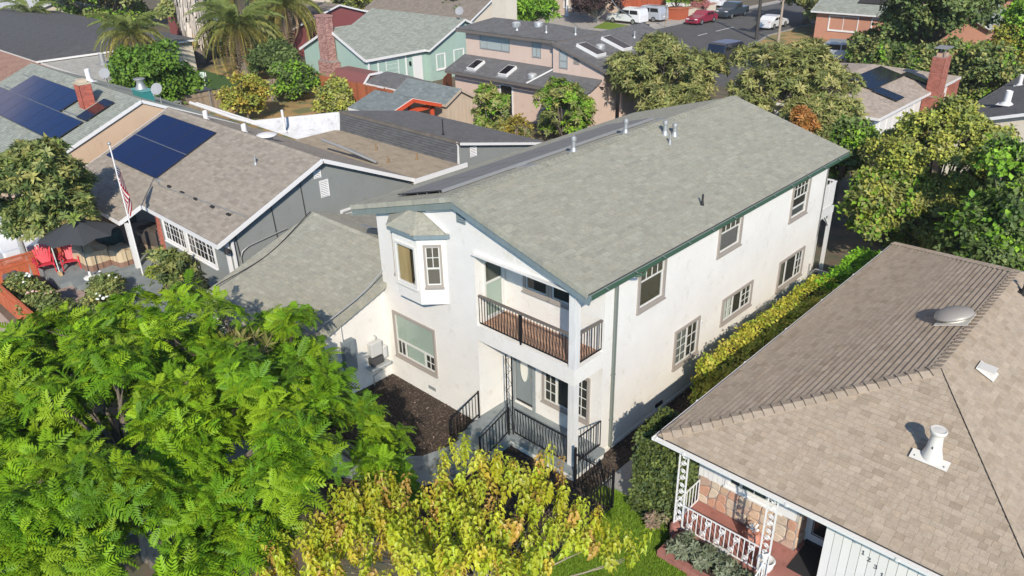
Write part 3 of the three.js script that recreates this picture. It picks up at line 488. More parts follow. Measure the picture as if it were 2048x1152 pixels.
// ---------------------------------------------------------------- its low front wing
{
  const g = thing('garage_wing', 'low sage-roofed white wing at the left front of the two-storey house', 'garage'), s = .345, zr = -1.35, yr = 3.79, fz = 3.6, bz = -4.5, xl = -13.7, xr = -7.68;
  const yf = yr - s * (fz - zr), yb = yr - s * (zr - bz);
  cut(wallGeo([[-fz + .25, -.35], [-.002, -.35], [-.002, 3.2], [-fz + .25, yf - .03]]), 'right', -7.83, 0, 0, M.stucco, 'side_wall', g);
  cut(wallGeo(rect(-13.4, -.35, -7.98, yf)), 'front', 0, 0, fz - .25, M.stucco, 'front_wall', g);
  cut(wallGeo([[bz + .3, -.35], [fz - .4, -.35], [fz - .4, yf - .05], [zr, yr - .1], [bz + .3, yb - .05]]), 'left', -13.4, 0, 0, M.stucco, 'left_wall', g);
  cut(wallGeo(rect(7.83, -.35, 13.25, yb)), 'back', 0, 0, bz + .3, M.stucco, 'rear_wall', g);
  const o = { course: .15, w0: .22, w1: .34, t: .009, shades: SH.main };
  roofPlane(g, [V(xl, yf, fz), V(-7.84, yf, fz), V(-7.84, yr, zr), V(xl, yr, zr)], M.shMain, { ...o, parts: 300 });
  roofPlane(g, [V(-7.84, yf, fz), V(xr, yf, fz), V(xr, yr + s * zr, .005), V(-7.84, yr + s * zr, .005)], M.shMain, o);
  roofPlane(g, [V(-7.84, yb, bz), V(xl, yb, bz), V(xl, yr, zr), V(-7.84, yr, zr)], M.shMain, o);
  const nF = V(0, 1, s).normalize(), nB = V(0, 1, -s).normalize();
  capRow(g, V(xl, yr, zr), V(-7.85, yr, zr), V(0, -s, 1).normalize(), V(0, -s, -1).normalize(), M.shMain, { shades: SH.main });
  capRow(g, V(xr + .01, yf, fz), V(xr + .01, yr - s * (0.02 - zr), .02), V(-1, 0, 0), nF.clone().negate(), M.shMain, { shades: SH.main, e: .24, w: .14, name: 'rake_cap', lift: .012 });
  capRow(g, V(xl - .01, yf, fz), V(xl - .01, yr, zr), V(1, 0, 0), nF.clone().negate(), M.shMain, { shades: SH.main, e: .24, w: .14, name: 'rake_cap', lift: .012 });
  capRow(g, V(xl - .01, yb, bz), V(xl - .01, yr, zr), V(1, 0, 0), nB.clone().negate(), M.shMain, { shades: SH.main, e: .24, w: .14, name: 'rake_cap', lift: .012 });
  mesh('eave_board', new MB().box(xl, yf - .2, fz - .04, xr, yf - .06, fz - .01), M.sage, g);
  mesh('roof_patch', new MB().box(-.28, 0, -.18, .28, .02, .18).geo().applyMatrix4(new THREE.Matrix4().makeRotationX(-Math.atan(s))).translate(-11.6, yr - s * .9 + .02, zr - .9), M.galv, g);
  rebase(g, -10.7, GY, -.4);
  // boxes on the wing wall
  const e = thing('electric_panel', 'tall slate grey electric panel on the white wing wall by the green tree', 'electric panel', [-7.82, .88, 1.66]);
  mesh('cabinet', new RoundedBoxGeometry(.2, 1.05, .42, 2, .015).translate(.1, .52, 0), std([.17, .2, .215], { roughness: .5 }), e); mesh('cover', new RoundedBoxGeometry(.02, .5, .2, 1, .006).translate(.21, .72, -.09), std([.17, .2, .215], { roughness: .5 }), e); mesh('cover', new RoundedBoxGeometry(.02, .5, .18, 1, .006).translate(.21, .68, .11), std([.15, .18, .2], { roughness: .5 }), e); mesh('conduit', new MB().tube([V(.06, 1.04, .16), V(.06, 1.6, .16)], .03, 8), M.white, e); mesh('lower_box', new RoundedBoxGeometry(.16, .22, .3, 2, .01).translate(.09, -.02, -.05), std([.2, .22, .225], { roughness: .5 }), e);
  const g2 = thing('gas_meter', 'pale grey gas meter with dark shelf and pipes on the white wing wall', 'gas meter', [-7.82, .45, .65]);
  mesh('body', new RoundedBoxGeometry(.22, .5, .44, 3, .03).translate(.15, .78, .06), std([.5, .5, .48], { roughness: .45 }), g2); mesh('shelf', new RoundedBoxGeometry(.24, .26, .46, 2, .02).translate(.14, .34, .06), std([.06, .06, .062], { roughness: .5 }), g2); mesh('regulator', new RoundedBoxGeometry(.18, .42, .16, 3, .03).translate(.14, .52, -.28), std([.55, .55, .53], { roughness: .45 }), g2); mesh('tray', new RoundedBoxGeometry(.3, .08, .8, 2, .02).translate(.17, .1, -.02), std([.4, .41, .4], { roughness: .5 }), g2); mesh('pipe', new MB().tube([V(.12, .2, -.28), V(.12, -.1, -.28), V(.1, -.25, .2), V(.1, -.6, .2)], .022, 8).tube([V(.1, 1.0, -.05), V(.1, 1.14, -.05), V(.02, 1.16, -.05)], .022, 8), M.galv, g2);
}
// ---------------------------------------------------------------- the tan-roofed house on the right
{
  const h = thing('tan_roof_house', 'low house with tan shingle hip roof, flagstone porch and white board siding', 'house');
  const e = 2.88, x0 = 2.8, z0 = .36, z1 = -14.5, Hx = 7.24, Hy = 4.56, Hz = -3.9, H2 = -10.5, x1 = 10.72;
  const c = [V(x0, e, z0), V(x1, e, z0), V(x1, e, z1), V(x0, e, z1)], A = V(Hx, Hy, Hz), B = V(Hx, Hy, H2);
  const o = { course: .14, w0: .13, w1: .26, t: .014, shades: SH.tan };
  roofPlane(h, [c[0], c[1], A], M.shTan, { ...o, parts: 300 });
  roofPlane(h, [c[1], c[2], B, A], M.shTan, { ...o, parts: 60 });
  roofPlane(h, [c[3], c[0], A, B], M.shTan, { ...o, t: .03, w0: .24, w1: .4, parts: 240, gap: .006, course: .155 });
  roofPlane(h, [c[2], c[3], B], M.shTan, o);
  const nn = (a, b, d) => b.clone().sub(a).cross(d.clone().sub(a)).normalize(), nF = nn(c[0], c[1], A), nR = nn(c[1], c[2], B), nL = nn(c[3], c[0], A), nB = nn(c[2], c[3], B);
  const co = { shades: SH.tan, e: .23, w: .17, t: .032, lift: .022 };
  hipCaps(h, c[0].clone().lerp(A, .015), A, nL, nF, M.shTan, co); hipCaps(h, A, B, nL, nR, M.shTan, co); hipCaps(h, c[3], B, nB, nL, M.shTan, co); hipCaps(h, c[2], B, nR, nB, M.shTan, co);
  mesh('valley_line', new MB().beam(c[1].clone().lerp(A, .02).add(V(0, .012, 0)), A.clone().add(V(0, .012, 0)), .02, .02), M.rubber, h);
  // white box gutters
  const gut = (a, b, out) => { const m = new MB(), d = b.clone().sub(a), O = (p, k, y) => p.clone().addScaledVector(out, k).setY(y), y = e - .03; for (const [k0, k1, ya, yb] of [[.012, .02, y - .07, y], [.02, .09, y - .07, y - .062], [.09, .1, y - .07, y + .005]]) { m.quad(O(a, k1, ya), O(b, k1, ya), O(b, k1, yb), O(a, k1, yb)).quad(O(b, k0, ya), O(a, k0, ya), O(a, k0, yb), O(b, k0, yb)).quad(O(a, k0, yb), O(a, k1, yb), O(b, k1, yb), O(b, k0, yb)).quad(O(b, k0, ya), O(b, k1, ya), O(a, k1, ya), O(a, k0, ya)); } return mesh('gutter', m, M.whiteTrim, h, undefined); };
  const gA = gut(V(x0 - .11, 0, z0), V(x1, 0, z0), V(0, 0, 1)), gB = gut(V(x0, 0, z1), V(x0, 0, z0 + .11), V(-1, 0, 0));
  for (const x of [3.55, 6.0, 8.2]) mesh('gutter_joint', new MB().box(x - .03, e - .105, z0 + .1, x + .03, e - .015, z0 + .118), M.whiteTrim, gA); for (let z = -1.5; z > -15; z -= 2.4) mesh('gutter_joint', new MB().box(x0 - .118, e - .105, z - .03, x0 - .1, e - .015, z + .03), M.whiteTrim, gB);
  mesh('fascia', new MB().box(x0, e - .12, z0 - .02, x1, e - .055, z0).box(x0, e - .12, z1, x0 + .02, e - .055, z0 - .022), M.whiteTrim, h);
  mesh('soffit', new MB().poly([V(x0 + .02, e - .11, z1), V(x1, e - .11, z1), V(x1, e - .11, z0 - .02), V(x0 + .02, e - .11, z0 - .02)]), M.whiteTrim, h);
  // walls
  cut(wallGeo(rect(1.1, -.35, 14.6, 2.74), [[4, 1.1, 5.2, 2.1], [8, 1.1, 9.4, 2.1]]), 'left', 3.15, 0, 0, M.white, 'side_wall', h).rotation.y = -Math.PI / 2;
  h.children.at(-1).position.set(3.15, 0, -15.7);
  cut(wallGeo(rect(3.15, -.35, 5.78, 2.74), [[4.0, 1.23, 5.3, 2.2]]), 'front', 0, 0, -1.1, std([.42, .4, .37], { map: T.stucco, roughness: .9 }), 'porch_wall', h);
  cut(wallGeo(rect(1.102, -.35, 1.6, 2.74)), 'right', 5.78, 0, 0, M.mortar, 'entry_side_wall', h);
  cut(wallGeo(rect(5.63, -.35, 6.6, 2.74), [[5.86, .25, 6.42, 2.2]]), 'front', 0, 0, -1.602, M.white, 'entry_wall', h);
  cut(wallGeo(rect(-1.6, -.35, -.53, 2.74)), 'left', 6.58, 0, 0, M.white, 'entry_side_wall', h);
  cut(wallGeo(rect(6.6, -.35, 10.3, 2.6)), 'front', 0, 0, -.5, std([.3, .29, .28]), 'front_wall', h);
  for (let i = 0, x = 6.59; x < 10.2; i++, x += .186) mesh('siding_board', new MB().box(x, .05, -.499, x + .176, 2.72, -.47, jit([1, 1, 1], .03)), M.whiteTrim, h);
  for (let i = 0, x = 3.18; x < 3.84; i++, x += .13) mesh('siding_board', new MB().box(x, 1.06, -1.099, x + .122, 2.72, -1.075, jit([1, 1, 1], .03)), M.whiteTrim, h);
  const porchRed = std([.40, .17, .135], { map: T.concrete, roughness: .8 }), stepRed = std([.42, .13, .10], { map: T.concrete, roughness: .7 });
  mesh('porch_floor', new MB().box(3.2, -.3, -1.098, 6.56, .25, .1).box(5.8, -.3, -1.6, 6.56, .25, -1.1), porchRed, h);
  mesh('porch_corner', new MB().lathe([[.16, -.3], [.16, .25], [.1, .29], [0, .29]], 3.3, 0, .02, 16), porchRed, h);
  mesh('porch_steps', new MB().box(5.75, -.3, .102, 6.7, .1, .45).box(5.75, -.3, .452, 6.7, -.03, .8), stepRed, h);
  mesh('doormat', new MB().box(5.9, .251, -1.5, 6.5, .262, -.5), M.rubber, h);
  // flagstones: irregular slabs of stone set in mortar
  reseed(77);
  const stones = (xa, xb, ya, yb, z, nx, ny, face) => {
    const gx = (xb - xa) / nx, gy = (yb - ya) / ny, P = []; for (let i = 0; i <= nx; i++) { P.push([]); for (let j = 0; j <= ny; j++) P[i].push([xa + i * gx + (i && i < nx ? RR(-.3, .3) * gx : 0), ya + j * gy + (j && j < ny ? RR(-.3, .3) * gy : 0)]); }
    for (let i = 0; i < nx; i++) for (let j = 0; j < ny; j++) {
      const q = [P[i][j], P[i + 1][j], P[i + 1][j + 1], P[i][j + 1]], cx = (q[0][0] + q[1][0] + q[2][0] + q[3][0]) / 4, cy = (q[0][1] + q[1][1] + q[2][1] + q[3][1]) / 4, poly = [];
      for (let k = 0; k < 4; k++) { const a = q[k], b = q[(k + 3) % 4], d = q[(k + 1) % 4], in_ = (p) => [cx + (p[0] - cx) * .9, cy + (p[1] - cy) * .9]; const l = (s, t, f) => [s[0] + (t[0] - s[0]) * f, s[1] + (t[1] - s[1]) * f]; poly.push(in_(l(a, b, .26)), in_(l(a, l(b, d, .5), .13)), in_(l(a, d, .26))); }
      const dz = RR(.02, .04), col = jit(pick([[1, .72, .5], [.95, .78, .6], [.9, .52, .36], [1, .85, .66], [.8, .58, .45], [.95, .64, .42]]), .1), m = new MB();
      const T3 = (p, d, k = 1) => { const x = cx + (p[0] - cx) * k, y = cy + (p[1] - cy) * k; return face ? V(z + d, y, -x) : V(x, y, z + d); }; const top = poly.map(p => T3(p, dz, .93)), mid = poly.map(p => T3(p, dz * .6)), low = poly.map(p => T3(p, 0));
      m.poly(top, col, cx * 3.3); for (let k = 0; k < poly.length; k++) { const n = (k + 1) % poly.length; m.quad(mid[k], mid[n], top[n], top[k], col).quad(low[k], low[n], mid[n], mid[k], col); }
      mesh('stone', m, std([.52, .5, .48], { map: T.grain, bumpMap: T.grainBump, bumpScale: .01, roughness: .9 }), h);
    }
  };
  const sm = std([.72, .69, .66], { map: T.grain, bumpMap: T.grainBump, bumpScale: .01, roughness: .9 });
  stones(3.2, 5.77, .26, 1.1, -1.098, 9, 3); stones(1.11, 1.6, .26, 1.6, 5.781, 2, 4, true); for (const m of h.children) if (m.name === 'stone') m.material = sm;
  mesh('mortar', new MB().box(3.2, .25, -1.099, 5.77, 1.09, -1.09), M.mortar, h);
  onWall(windowUnit(h, 1.3, .95, { frame: M.whiteTrim, lights: [[0, 0, .3, .95, 1, 1, std([.02, .07, .07])], [.3, 0, 1.3, .95, 3, 1, std([.02, .075, .075])]] }), 4.0, 1.24, -1.1, 'front');
  mesh('mail_panel', new MB().box(5.3, 1.15, -1.09, 5.72, 1.75, -1.03), M.whiteTrim, h);
  { const d = mesh('entry_door', new MB().box(5.86, .25, -1.66, 6.42, 2.2, -1.62), M.whiteTrim, h); mesh('screen_panel', new MB().box(5.98, .55, -1.619, 6.3, 1.9, -1.612), M.darkGlass, d); mesh('moulding', new MB().box(5.94, .5, -1.619, 5.97, 1.95, -1.6).box(6.31, .5, -1.619, 6.34, 1.95, -1.6).box(5.97, .5, -1.619, 6.31, .53, -1.602), M.taupeRail, d); mesh('handle', new MB().box(5.89, 1.15, -1.62, 5.92, 1.3, -1.57), M.metal, d); mesh('threshold', new MB().box(5.86, .25, -1.619, 6.42, .29, -1.5), M.rubber, d); }
  // white wrought-iron porch columns with scrolls, and the railing between
  const scroll = (cx, cy, z, r, s = 1) => { const p = []; for (let i = 0; i <= 22; i++) { const a = i / 22 * 4.4 * Math.PI, k = r * (1 - i / 26); p.push(V(cx + s * Math.cos(a) * k, cy + Math.sin(a) * k, z)); } return p; };
  const W1 = std([.8, .78, .76], { roughness: .4 });
  const column = (xa, xb, z, za) => { const g = group('iron_column', h); for (const [x, zz] of [[xa, z], [xb, za ?? z]]) mesh('upright', new MB().box(x - .016, .25, zz - .016, x + .016, 2.72, zz + .016), W1, g); const cx = (xa + xb) / 2, w = (xb - xa) / 2 - .015; for (let k = 0; k < 5; k++) { const y = .4 + k * .42; mesh('scroll', new MB().tube(scroll(cx, y + .1, z, w * .8, 1), .01, 5).tube([V(xa + .02, y - .05, z), V(cx, y + .15, z), V(xb - .02, y + .34, z)], .008, 5).tube(scroll(cx, y + .3, z, w * .65, -1), .01, 5), W1, g); } };
  column(3.24, 3.46, .04); column(5.46, 5.68, .06);
  { const r = group('porch_railing', h); pickets(r, V(3.48, .25, .05), V(5.44, .25, .05), .72, { n: 16, mat: W1, r: .009, capW: .03, capH: .02, bottom: .06 }); for (const x of [3.72, 4.09, 4.46, 4.83, 5.2]) mesh('scroll', new MB().tube(scroll(x + .05, .82, .065, .085), .01, 5).tube(scroll(x - .06, .45, .065, .075, -1), .01, 5).tube([V(x - .13, .34, .065), V(x, .62, .065), V(x + .13, .9, .065)], .01, 5), W1, r); }
  { const r = group('porch_railing', h); pickets(r, V(3.26, .25, .0), V(3.26, .25, -1.02), .72, { n: 7, mat: W1, r: .009, capW: .03, capH: .02, bottom: .06 }); }
  { const r = group('step_railing', h), a = V(5.7, .25, .1), b = V(5.7, -.1, .9); const g = new MB().box(-.009, 0, -.009, .009, .78, .009).geo(); for (let i = 0; i <= 6; i++) { const m = mesh('baluster', g, W1, r); m.position.lerpVectors(a, b, i / 6); } mesh('top_rail', new MB().beam(a.clone().add(V(0, .78, 0)), b.clone().add(V(0, .78, 0)), .03, .02), W1, r); mesh('bottom_rail', new MB().beam(a.clone().add(V(0, .06, 0)), b.clone().add(V(0, .06, 0)), .025, .02), W1, r); mesh('scroll', new MB().tube(scroll(0, 0, 0, .06), .008, 5).geo().rotateY(Math.PI / 2).translate(5.7, .55, .35), W1, r); }
  // house number down the siding
  const font = await new FontLoader().loadAsync('fonts/droid/droid_serif_regular.typeface.json');
  [['1', 7.39, 1.76], ['2', 7.53, 1.66], ['3', 7.68, 1.56], ['1', 7.83, 1.44]].forEach(([s, x, y]) => { const g = new TextGeometry(s, { font, size: .105, depth: .012, curveSegments: 4 }); g.translate(x - .035, y - .06, -.468); mesh('house_number', g, std([.04, .05, .07], { metalness: .4, roughness: .4 }), h); });
  rebase(h, 6.7, GY, -7.4);

  // on its roof
  const pv = thing('tapered_flue', 'cream tapered flue with rimmed top on the tan front roof', 'roof vent', [7.9, 3.75, -1.78]); const q = new THREE.Quaternion().setFromUnitVectors(UP, nF), mq = new THREE.Matrix4().makeRotationFromQuaternion(q), cream = std([.68, .65, .58], { roughness: .45 });
  { const f = new MB().box(-.36, .03, -.0, .36, .045, .24); mesh('flashing', f.geo().applyMatrix4(mq), cream, pv); for (const x of [-.28, -.05, .28]) mesh('screw', new MB().lathe([[.014, .04], [.014, .055], [0, .057]], x, 0, .16, 8).geo().applyMatrix4(mq), M.rubber, pv); }
  mesh('body', new MB().lathe([[.2, -.05], [.195, .06], [.15, .2], [.125, .42], [.12, .56], [.15, .58], [.165, .62], [.165, .66], [.15, .68], [.135, .66], [.1, .665], [0, .67]], 0, 0, 0, 28), cream, pv); mesh('slot', new MB().box(-.01, .27, .142, .01, .32, .152), M.rubber, pv);
  const tv = thing('dome_vent', 'round tan mushroom vent with a wide dome on the left tan roof slope', 'roof vent', [6.72, 4.41, -6.75]); const ql = new THREE.Quaternion().setFromUnitVectors(UP, nL), ml = new THREE.Matrix4().makeRotationFromQuaternion(ql), grey = std([.40, .36, .31], { roughness: .5, metalness: .2 });
  mesh('flashing', new MB().box(-.38, .01, -.38, .38, .025, .38).geo().applyMatrix4(ml), cream, tv); mesh('collar', new MB().lathe([[.26, 0], [.26, .17], [.24, .17]], 0, 0, 0, 24).geo().applyMatrix4(ml), cream, tv); mesh('dome', new MB().lathe([[.1, .12], [.44, .12], [.45, .15], [.42, .22], [.3, .29], [.14, .325], [0, .33]], 0, 0, 0, 32).geo().applyMatrix4(ml), grey, tv);
  const bv = thing('box_vent', 'cream square box vent on the sunny right slope of the tan roof', 'roof vent', [7.92, 4.27, -5.0]); const qr = new THREE.Quaternion().setFromUnitVectors(UP, nR), mr = new THREE.Matrix4().makeRotationFromQuaternion(qr);
  mesh('base', new MB().box(-.2, .01, -.22, .25, .02, .22).geo().applyMatrix4(mr), cream, bv); mesh('hood', new MB().poly([V(-.17, .03, .17), V(.15, .16, .17), V(.15, .16, -.17), V(-.17, .03, -.17)]).poly([V(-.17, .02, .17), V(.15, .02, .17), V(.15, .16, .17), V(-.17, .03, .17)]).poly([V(-.17, .02, -.17), V(-.17, .03, -.17), V(.15, .16, -.17), V(.15, .02, -.17)]).poly([V(.15, .05, .17), V(.15, .05, -.17), V(.15, .16, -.17), V(.15, .16, .17)]).geo().applyMatrix4(mr), cream, bv);
  stovepipe('dark vent pipe near the back end of the tan ridge, right slope', V(7.6, 4.4, -9.5), .45, .06, { mat: M.rubber, n: nR });
  // porch things
  const pl = thing('planter_bed', 'long low brick-red planter bed below the white porch railing', 'planter', [4.5, GY, .55]); const curb = new MB(), pr = std([.42, .17, .13], { map: T.concrete, roughness: .9 });
  for (let i = 0; i < 14; i++) mesh('brick', new MB().box(-1.15 + i * .23, 0, .2, -1.15 + i * .23 + .222, .24 + RR(0, .006), .36, jit([1, 1, 1], .1)), pr, pl); for (let i = 0; i < 3; i++) mesh('brick', new MB().box(-1.15, 0, -.42 + i * .2, -1.0, .24, -.42 + i * .2 + .192, jit([1, 1, 1], .1)), pr, pl); mesh('soil', new MB().box(-1.0, 0, -.44, 2.1, .2, .2), M.mulch, pl);
  const fig = thing('terracotta_urn', 'terracotta face urn with white flowers by the flagstone wall on the porch', 'urn', [4.98, .25, -.62]); mesh('pot', new MB().lathe([[.1, 0], [.17, .06], [.2, .2], [.16, .33], [.13, .36], [.15, .4], [.12, .4], [.0, .37]], 0, 0, 0, 20), std([.5, .22, .15]), fig); for (const k of [-1, 1]) mesh('handle', new MB().tube([V(.17 * k, .3, 0), V(.26 * k, .26, .02), V(.22 * k, .14, .02)], .02, 6), std([.5, .22, .15]), fig); { const f = new MB(); for (let i = 0; i < 26; i++) { const a = RR(0, 6.28), r = RR(0, .14), p = V(Math.cos(a) * r, .4 + RR(0, .14), Math.sin(a) * r), d = V(RR(-1, 1), RR(-.2, 1), RR(-1, 1)).normalize(), s = d.clone().cross(V(.3, 1, .2)).normalize(); f.poly([p, p.clone().addScaledVector(d, .05).addScaledVector(s, .03), p.clone().addScaledVector(d, .1), p.clone().addScaledVector(d, .05).addScaledVector(s, -.03)]); } mesh('flowers', f, M.whiteTrim, fig); }
  const bs = thing('white_basket', 'white round basket planter at the foot of the right iron column', 'planter', [5.56, .25, -.12]); mesh('basket', new MB().lathe([[.13, 0], [.18, .12], [.19, .26], [.2, .3], [.17, .3], [.15, .26], [0, .24]], 0, 0, 0, 20), M.whiteTrim, bs); mesh('rim', new MB().lathe([[.19, .27], [.215, .285], [.19, .3]], 0, 0, 0, 20), W1, bs);
  const sg = thing('porch_plaque', 'small white plaque hanging on the lower front porch railing', 'sign', [4.62, .33, .075]); mesh('board', new MB().box(-.13, -.08, 0, .13, .08, .012), M.whiteTrim, sg); mesh('border', new MB().box(-.14, -.09, -.003, .14, -.08, .014).box(-.14, .08, -.003, .14, .09, .014), M.galv, sg);
}
// ---------------------------------------------------------------- a plain gabled or hipped house (walls, roof planes, trim)
const FAR = {
  sageShingle: std([.40, .42, .35], { map: T.shingleFar, bumpMap: T.shingleFarBump, bumpScale: .02, roughness: .95 }),
  greyShingle: std([.26, .30, .29], { map: T.shingleFar, bumpMap: T.shingleFarBump, bumpScale: .02, roughness: .95 }),
  darkShingle: std([.19, .185, .18], { map: T.shingleFar, bumpMap: T.shingleFarBump, bumpScale: .02, roughness: .95 }),
  blackShingle: std([.13, .13, .132], { map: T.shingleFar, bumpMap: T.shingleFarBump, bumpScale: .02, roughness: .95 }),
  tanShingle: std([.56, .46, .37], { map: T.shingleFar, bumpMap: T.shingleFarBump, bumpScale: .02, roughness: .95 }),
  salmonShingle: std([.42, .24, .17], { map: T.shingleFar, roughness: .95 }),
  brownShingle: std([.3, .25, .2], { map: T.shingleFar, roughness: .95 }),
  teal: std([.36, .49, .42], { map: T.stucco, roughness: .9 }), pink: std([.66, .50, .41], { map: T.stucco, roughness: .9 }), salmon: std([.55, .27, .18], { map: T.stucco, roughness: .9 }), cream: std([.66, .58, .47], { map: T.stucco, roughness: .9 }), white: std([.75, .73, .7], { map: T.stucco, roughness: .9 }), tan: std([.55, .44, .33], { map: T.streak, roughness: .9 }),
};
function simpleHouse(name, label, o) {
  const { x0, x1, z0, z1, axis = 'x', e, r, ov = .35, wm, rm, trim = M.whiteTrim, hipA = 0, hipB = 0, cat = 'house', roofs = true } = o;
  const h = thing(name, label, cat), zm = o.rz ?? (z0 + z1) / 2, xm = o.rx ?? (x0 + x1) / 2;
  const P = axis === 'x' ? { F: [V(x0, e, z0), V(x1, e, z0), V(x1 - hipB, r, zm), V(x0 + hipA, r, zm)], B: [V(x1, e, z1), V(x0, e, z1), V(x0 + hipA, r, zm), V(x1 - hipB, r, zm)], L: [V(x0, e, z1), V(x0, e, z0), V(x0 + hipA, r, zm)], Rr: [V(x1, e, z0), V(x1, e, z1), V(x1 - hipB, r, zm)] }
    : { F: [V(x1, e, z0), V(x1, e, z1), V(xm, r, z1 + hipB), V(xm, r, z0 - hipA)], B: [V(x0, e, z1), V(x0, e, z0), V(xm, r, z0 - hipA), V(xm, r, z1 + hipB)], L: [V(x0, e, z0), V(x1, e, z0), V(xm, r, z0 - hipA)], Rr: [V(x1, e, z1), V(x0, e, z1), V(xm, r, z1 + hipB)] };
  if (roofs) { roofSlab(h, P.F, rm); roofSlab(h, P.B, rm); if (hipA) roofSlab(h, P.L, rm); if (hipB) roofSlab(h, P.Rr, rm); }
  const lift = (p) => p.clone().add(V(0, -.1, 0)), gab = (a, b, c) => { mesh('rake_board', new MB().beam(lift(a), lift(c), .06, .16), trim, h); mesh('rake_board', new MB().beam(lift(b), lift(c), .06, .16), trim, h); };
  mesh('eave_board', new MB().beam(lift(P.F[0]), lift(P.F[1]), .06, .16), trim, h); mesh('eave_board', new MB().beam(lift(P.B[0]), lift(P.B[1]), .06, .16), trim, h);
  if (!hipA) gab(P.L[0], P.L[1], P.L[2]); else mesh('eave_board', new MB().beam(lift(P.L[0]), lift(P.L[1]), .06, .16), trim, h); if (!hipB) gab(P.Rr[0], P.Rr[1], P.Rr[2]); else mesh('eave_board', new MB().beam(lift(P.Rr[0]), lift(P.Rr[1]), .06, .16), trim, h);
  const a0 = x0 + ov, a1 = x1 - ov, b0 = z0 - ov, b1 = z1 + ov, G = o.gy ?? GY - .2, t = e - .1, sl = axis === 'x' ? (r - e) / (z0 - zm) : (r - e) / (x1 - xm), tp = t + ov * sl;
  const wall = (pts, face, x, z) => cut(wallGeo(pts), face, x, 0, z, wm, 'wall', h);
  if (axis === 'x') { wall(rect(a0, G, a1, tp), 'front', 0, b0); wall(rect(-a1, G, -a0, tp), 'back', 0, b1); wall(hipB ? rect(-b0 + .15, G, -b1 - .15, t) : [[-b0 + .15, G], [-b1 - .15, G], [-b1 - .15, tp], [-zm, r - .12], [-b0 + .15, tp]], 'right', a1, 0); wall(hipA ? rect(b1 + .15, G, b0 - .15, t) : [[b1 + .15, G], [b0 - .15, G], [b0 - .15, tp], [zm, r - .12], [b1 + .15, tp]], 'left', a0, 0); }
  else { wall(hipA ? rect(a0, G, a1, t) : [[a0, G], [a1, G], [a1, tp], [xm, r - .12], [a0, tp]], 'front', 0, b0); wall(hipB ? rect(-a1, G, -a0, t) : [[-a1, G], [-a0, G], [-a0, tp], [-xm, r - .12], [-a1, tp]], 'back', 0, b1); wall(rect(-b0 + .15, G, -b1 - .15, tp), 'right', a1, 0); wall(rect(b1 + .15, G, b0 - .15, tp), 'left', a0, 0); }
  h.win = (face, x, y, z, w, hh, oo = {}) => onWall(windowUnit(h, w, hh, { pane: M.darkGlass, frame: M.whiteTrim, sash: M.whiteTrim, casing: .1, lights: [[0, 0, w / 2, hh], [w / 2, 0, w, hh]], ...oo }), x, y, z, face);
  h.done = () => { delete h.win; delete h.done; rebase(h, (x0 + x1) / 2, GY, (z0 + z1) / 2); return h; };
  return h;
}
function brickStack(parent, w, d, hgt, mat = M.brick, o = {}) {         // a stack of real bricks around a mortar core, at the parent's origin
  const { bl = .21, bh = .068, g = .012, tones = [[1, 1, 1], [.85, .82, .8], [1.15, 1.1, 1.05], [1, .9, .85]], solo = false, y0 = 0 } = o;
  mesh('mortar', new MB().box(-w / 2 + .012, y0, -d / 2 + .012, w / 2 - .012, y0 + hgt, d / 2 - .012), M.mortar, parent);
  const all = new MB(); let k = 0;
  for (let y = 0; y < hgt - .02; y += bh + g, k++) for (const [ax, L, dd] of [[0, w, d], [1, d, w]]) for (const s of [-1, 1]) for (let a = -L / 2 - (k % 2 ? bl / 2 : 0); a < L / 2 - .02; a += bl + g) {
    const p = Math.max(a, -L / 2), q = Math.min(a + bl, L / 2); if (q - p < .04) continue; const f = s * dd / 2, i = s * (dd / 2 - .02), c = jit(pick(tones), .1), m = solo ? new MB() : all, top = Math.min(y + bh, hgt);
    if (ax === 0) m.box(p, y0 + y, Math.min(f, i), q, y0 + top, Math.max(f, i), c); else m.box(Math.min(f, i), y0 + y, p, Math.max(f, i), y0 + top, q, c);
    if (solo) mesh('brick', m, mat, parent);
  }
  if (!solo) { const b = mesh('brickwork', all, mat, parent); b.userData.kind = 'stuff'; }
}
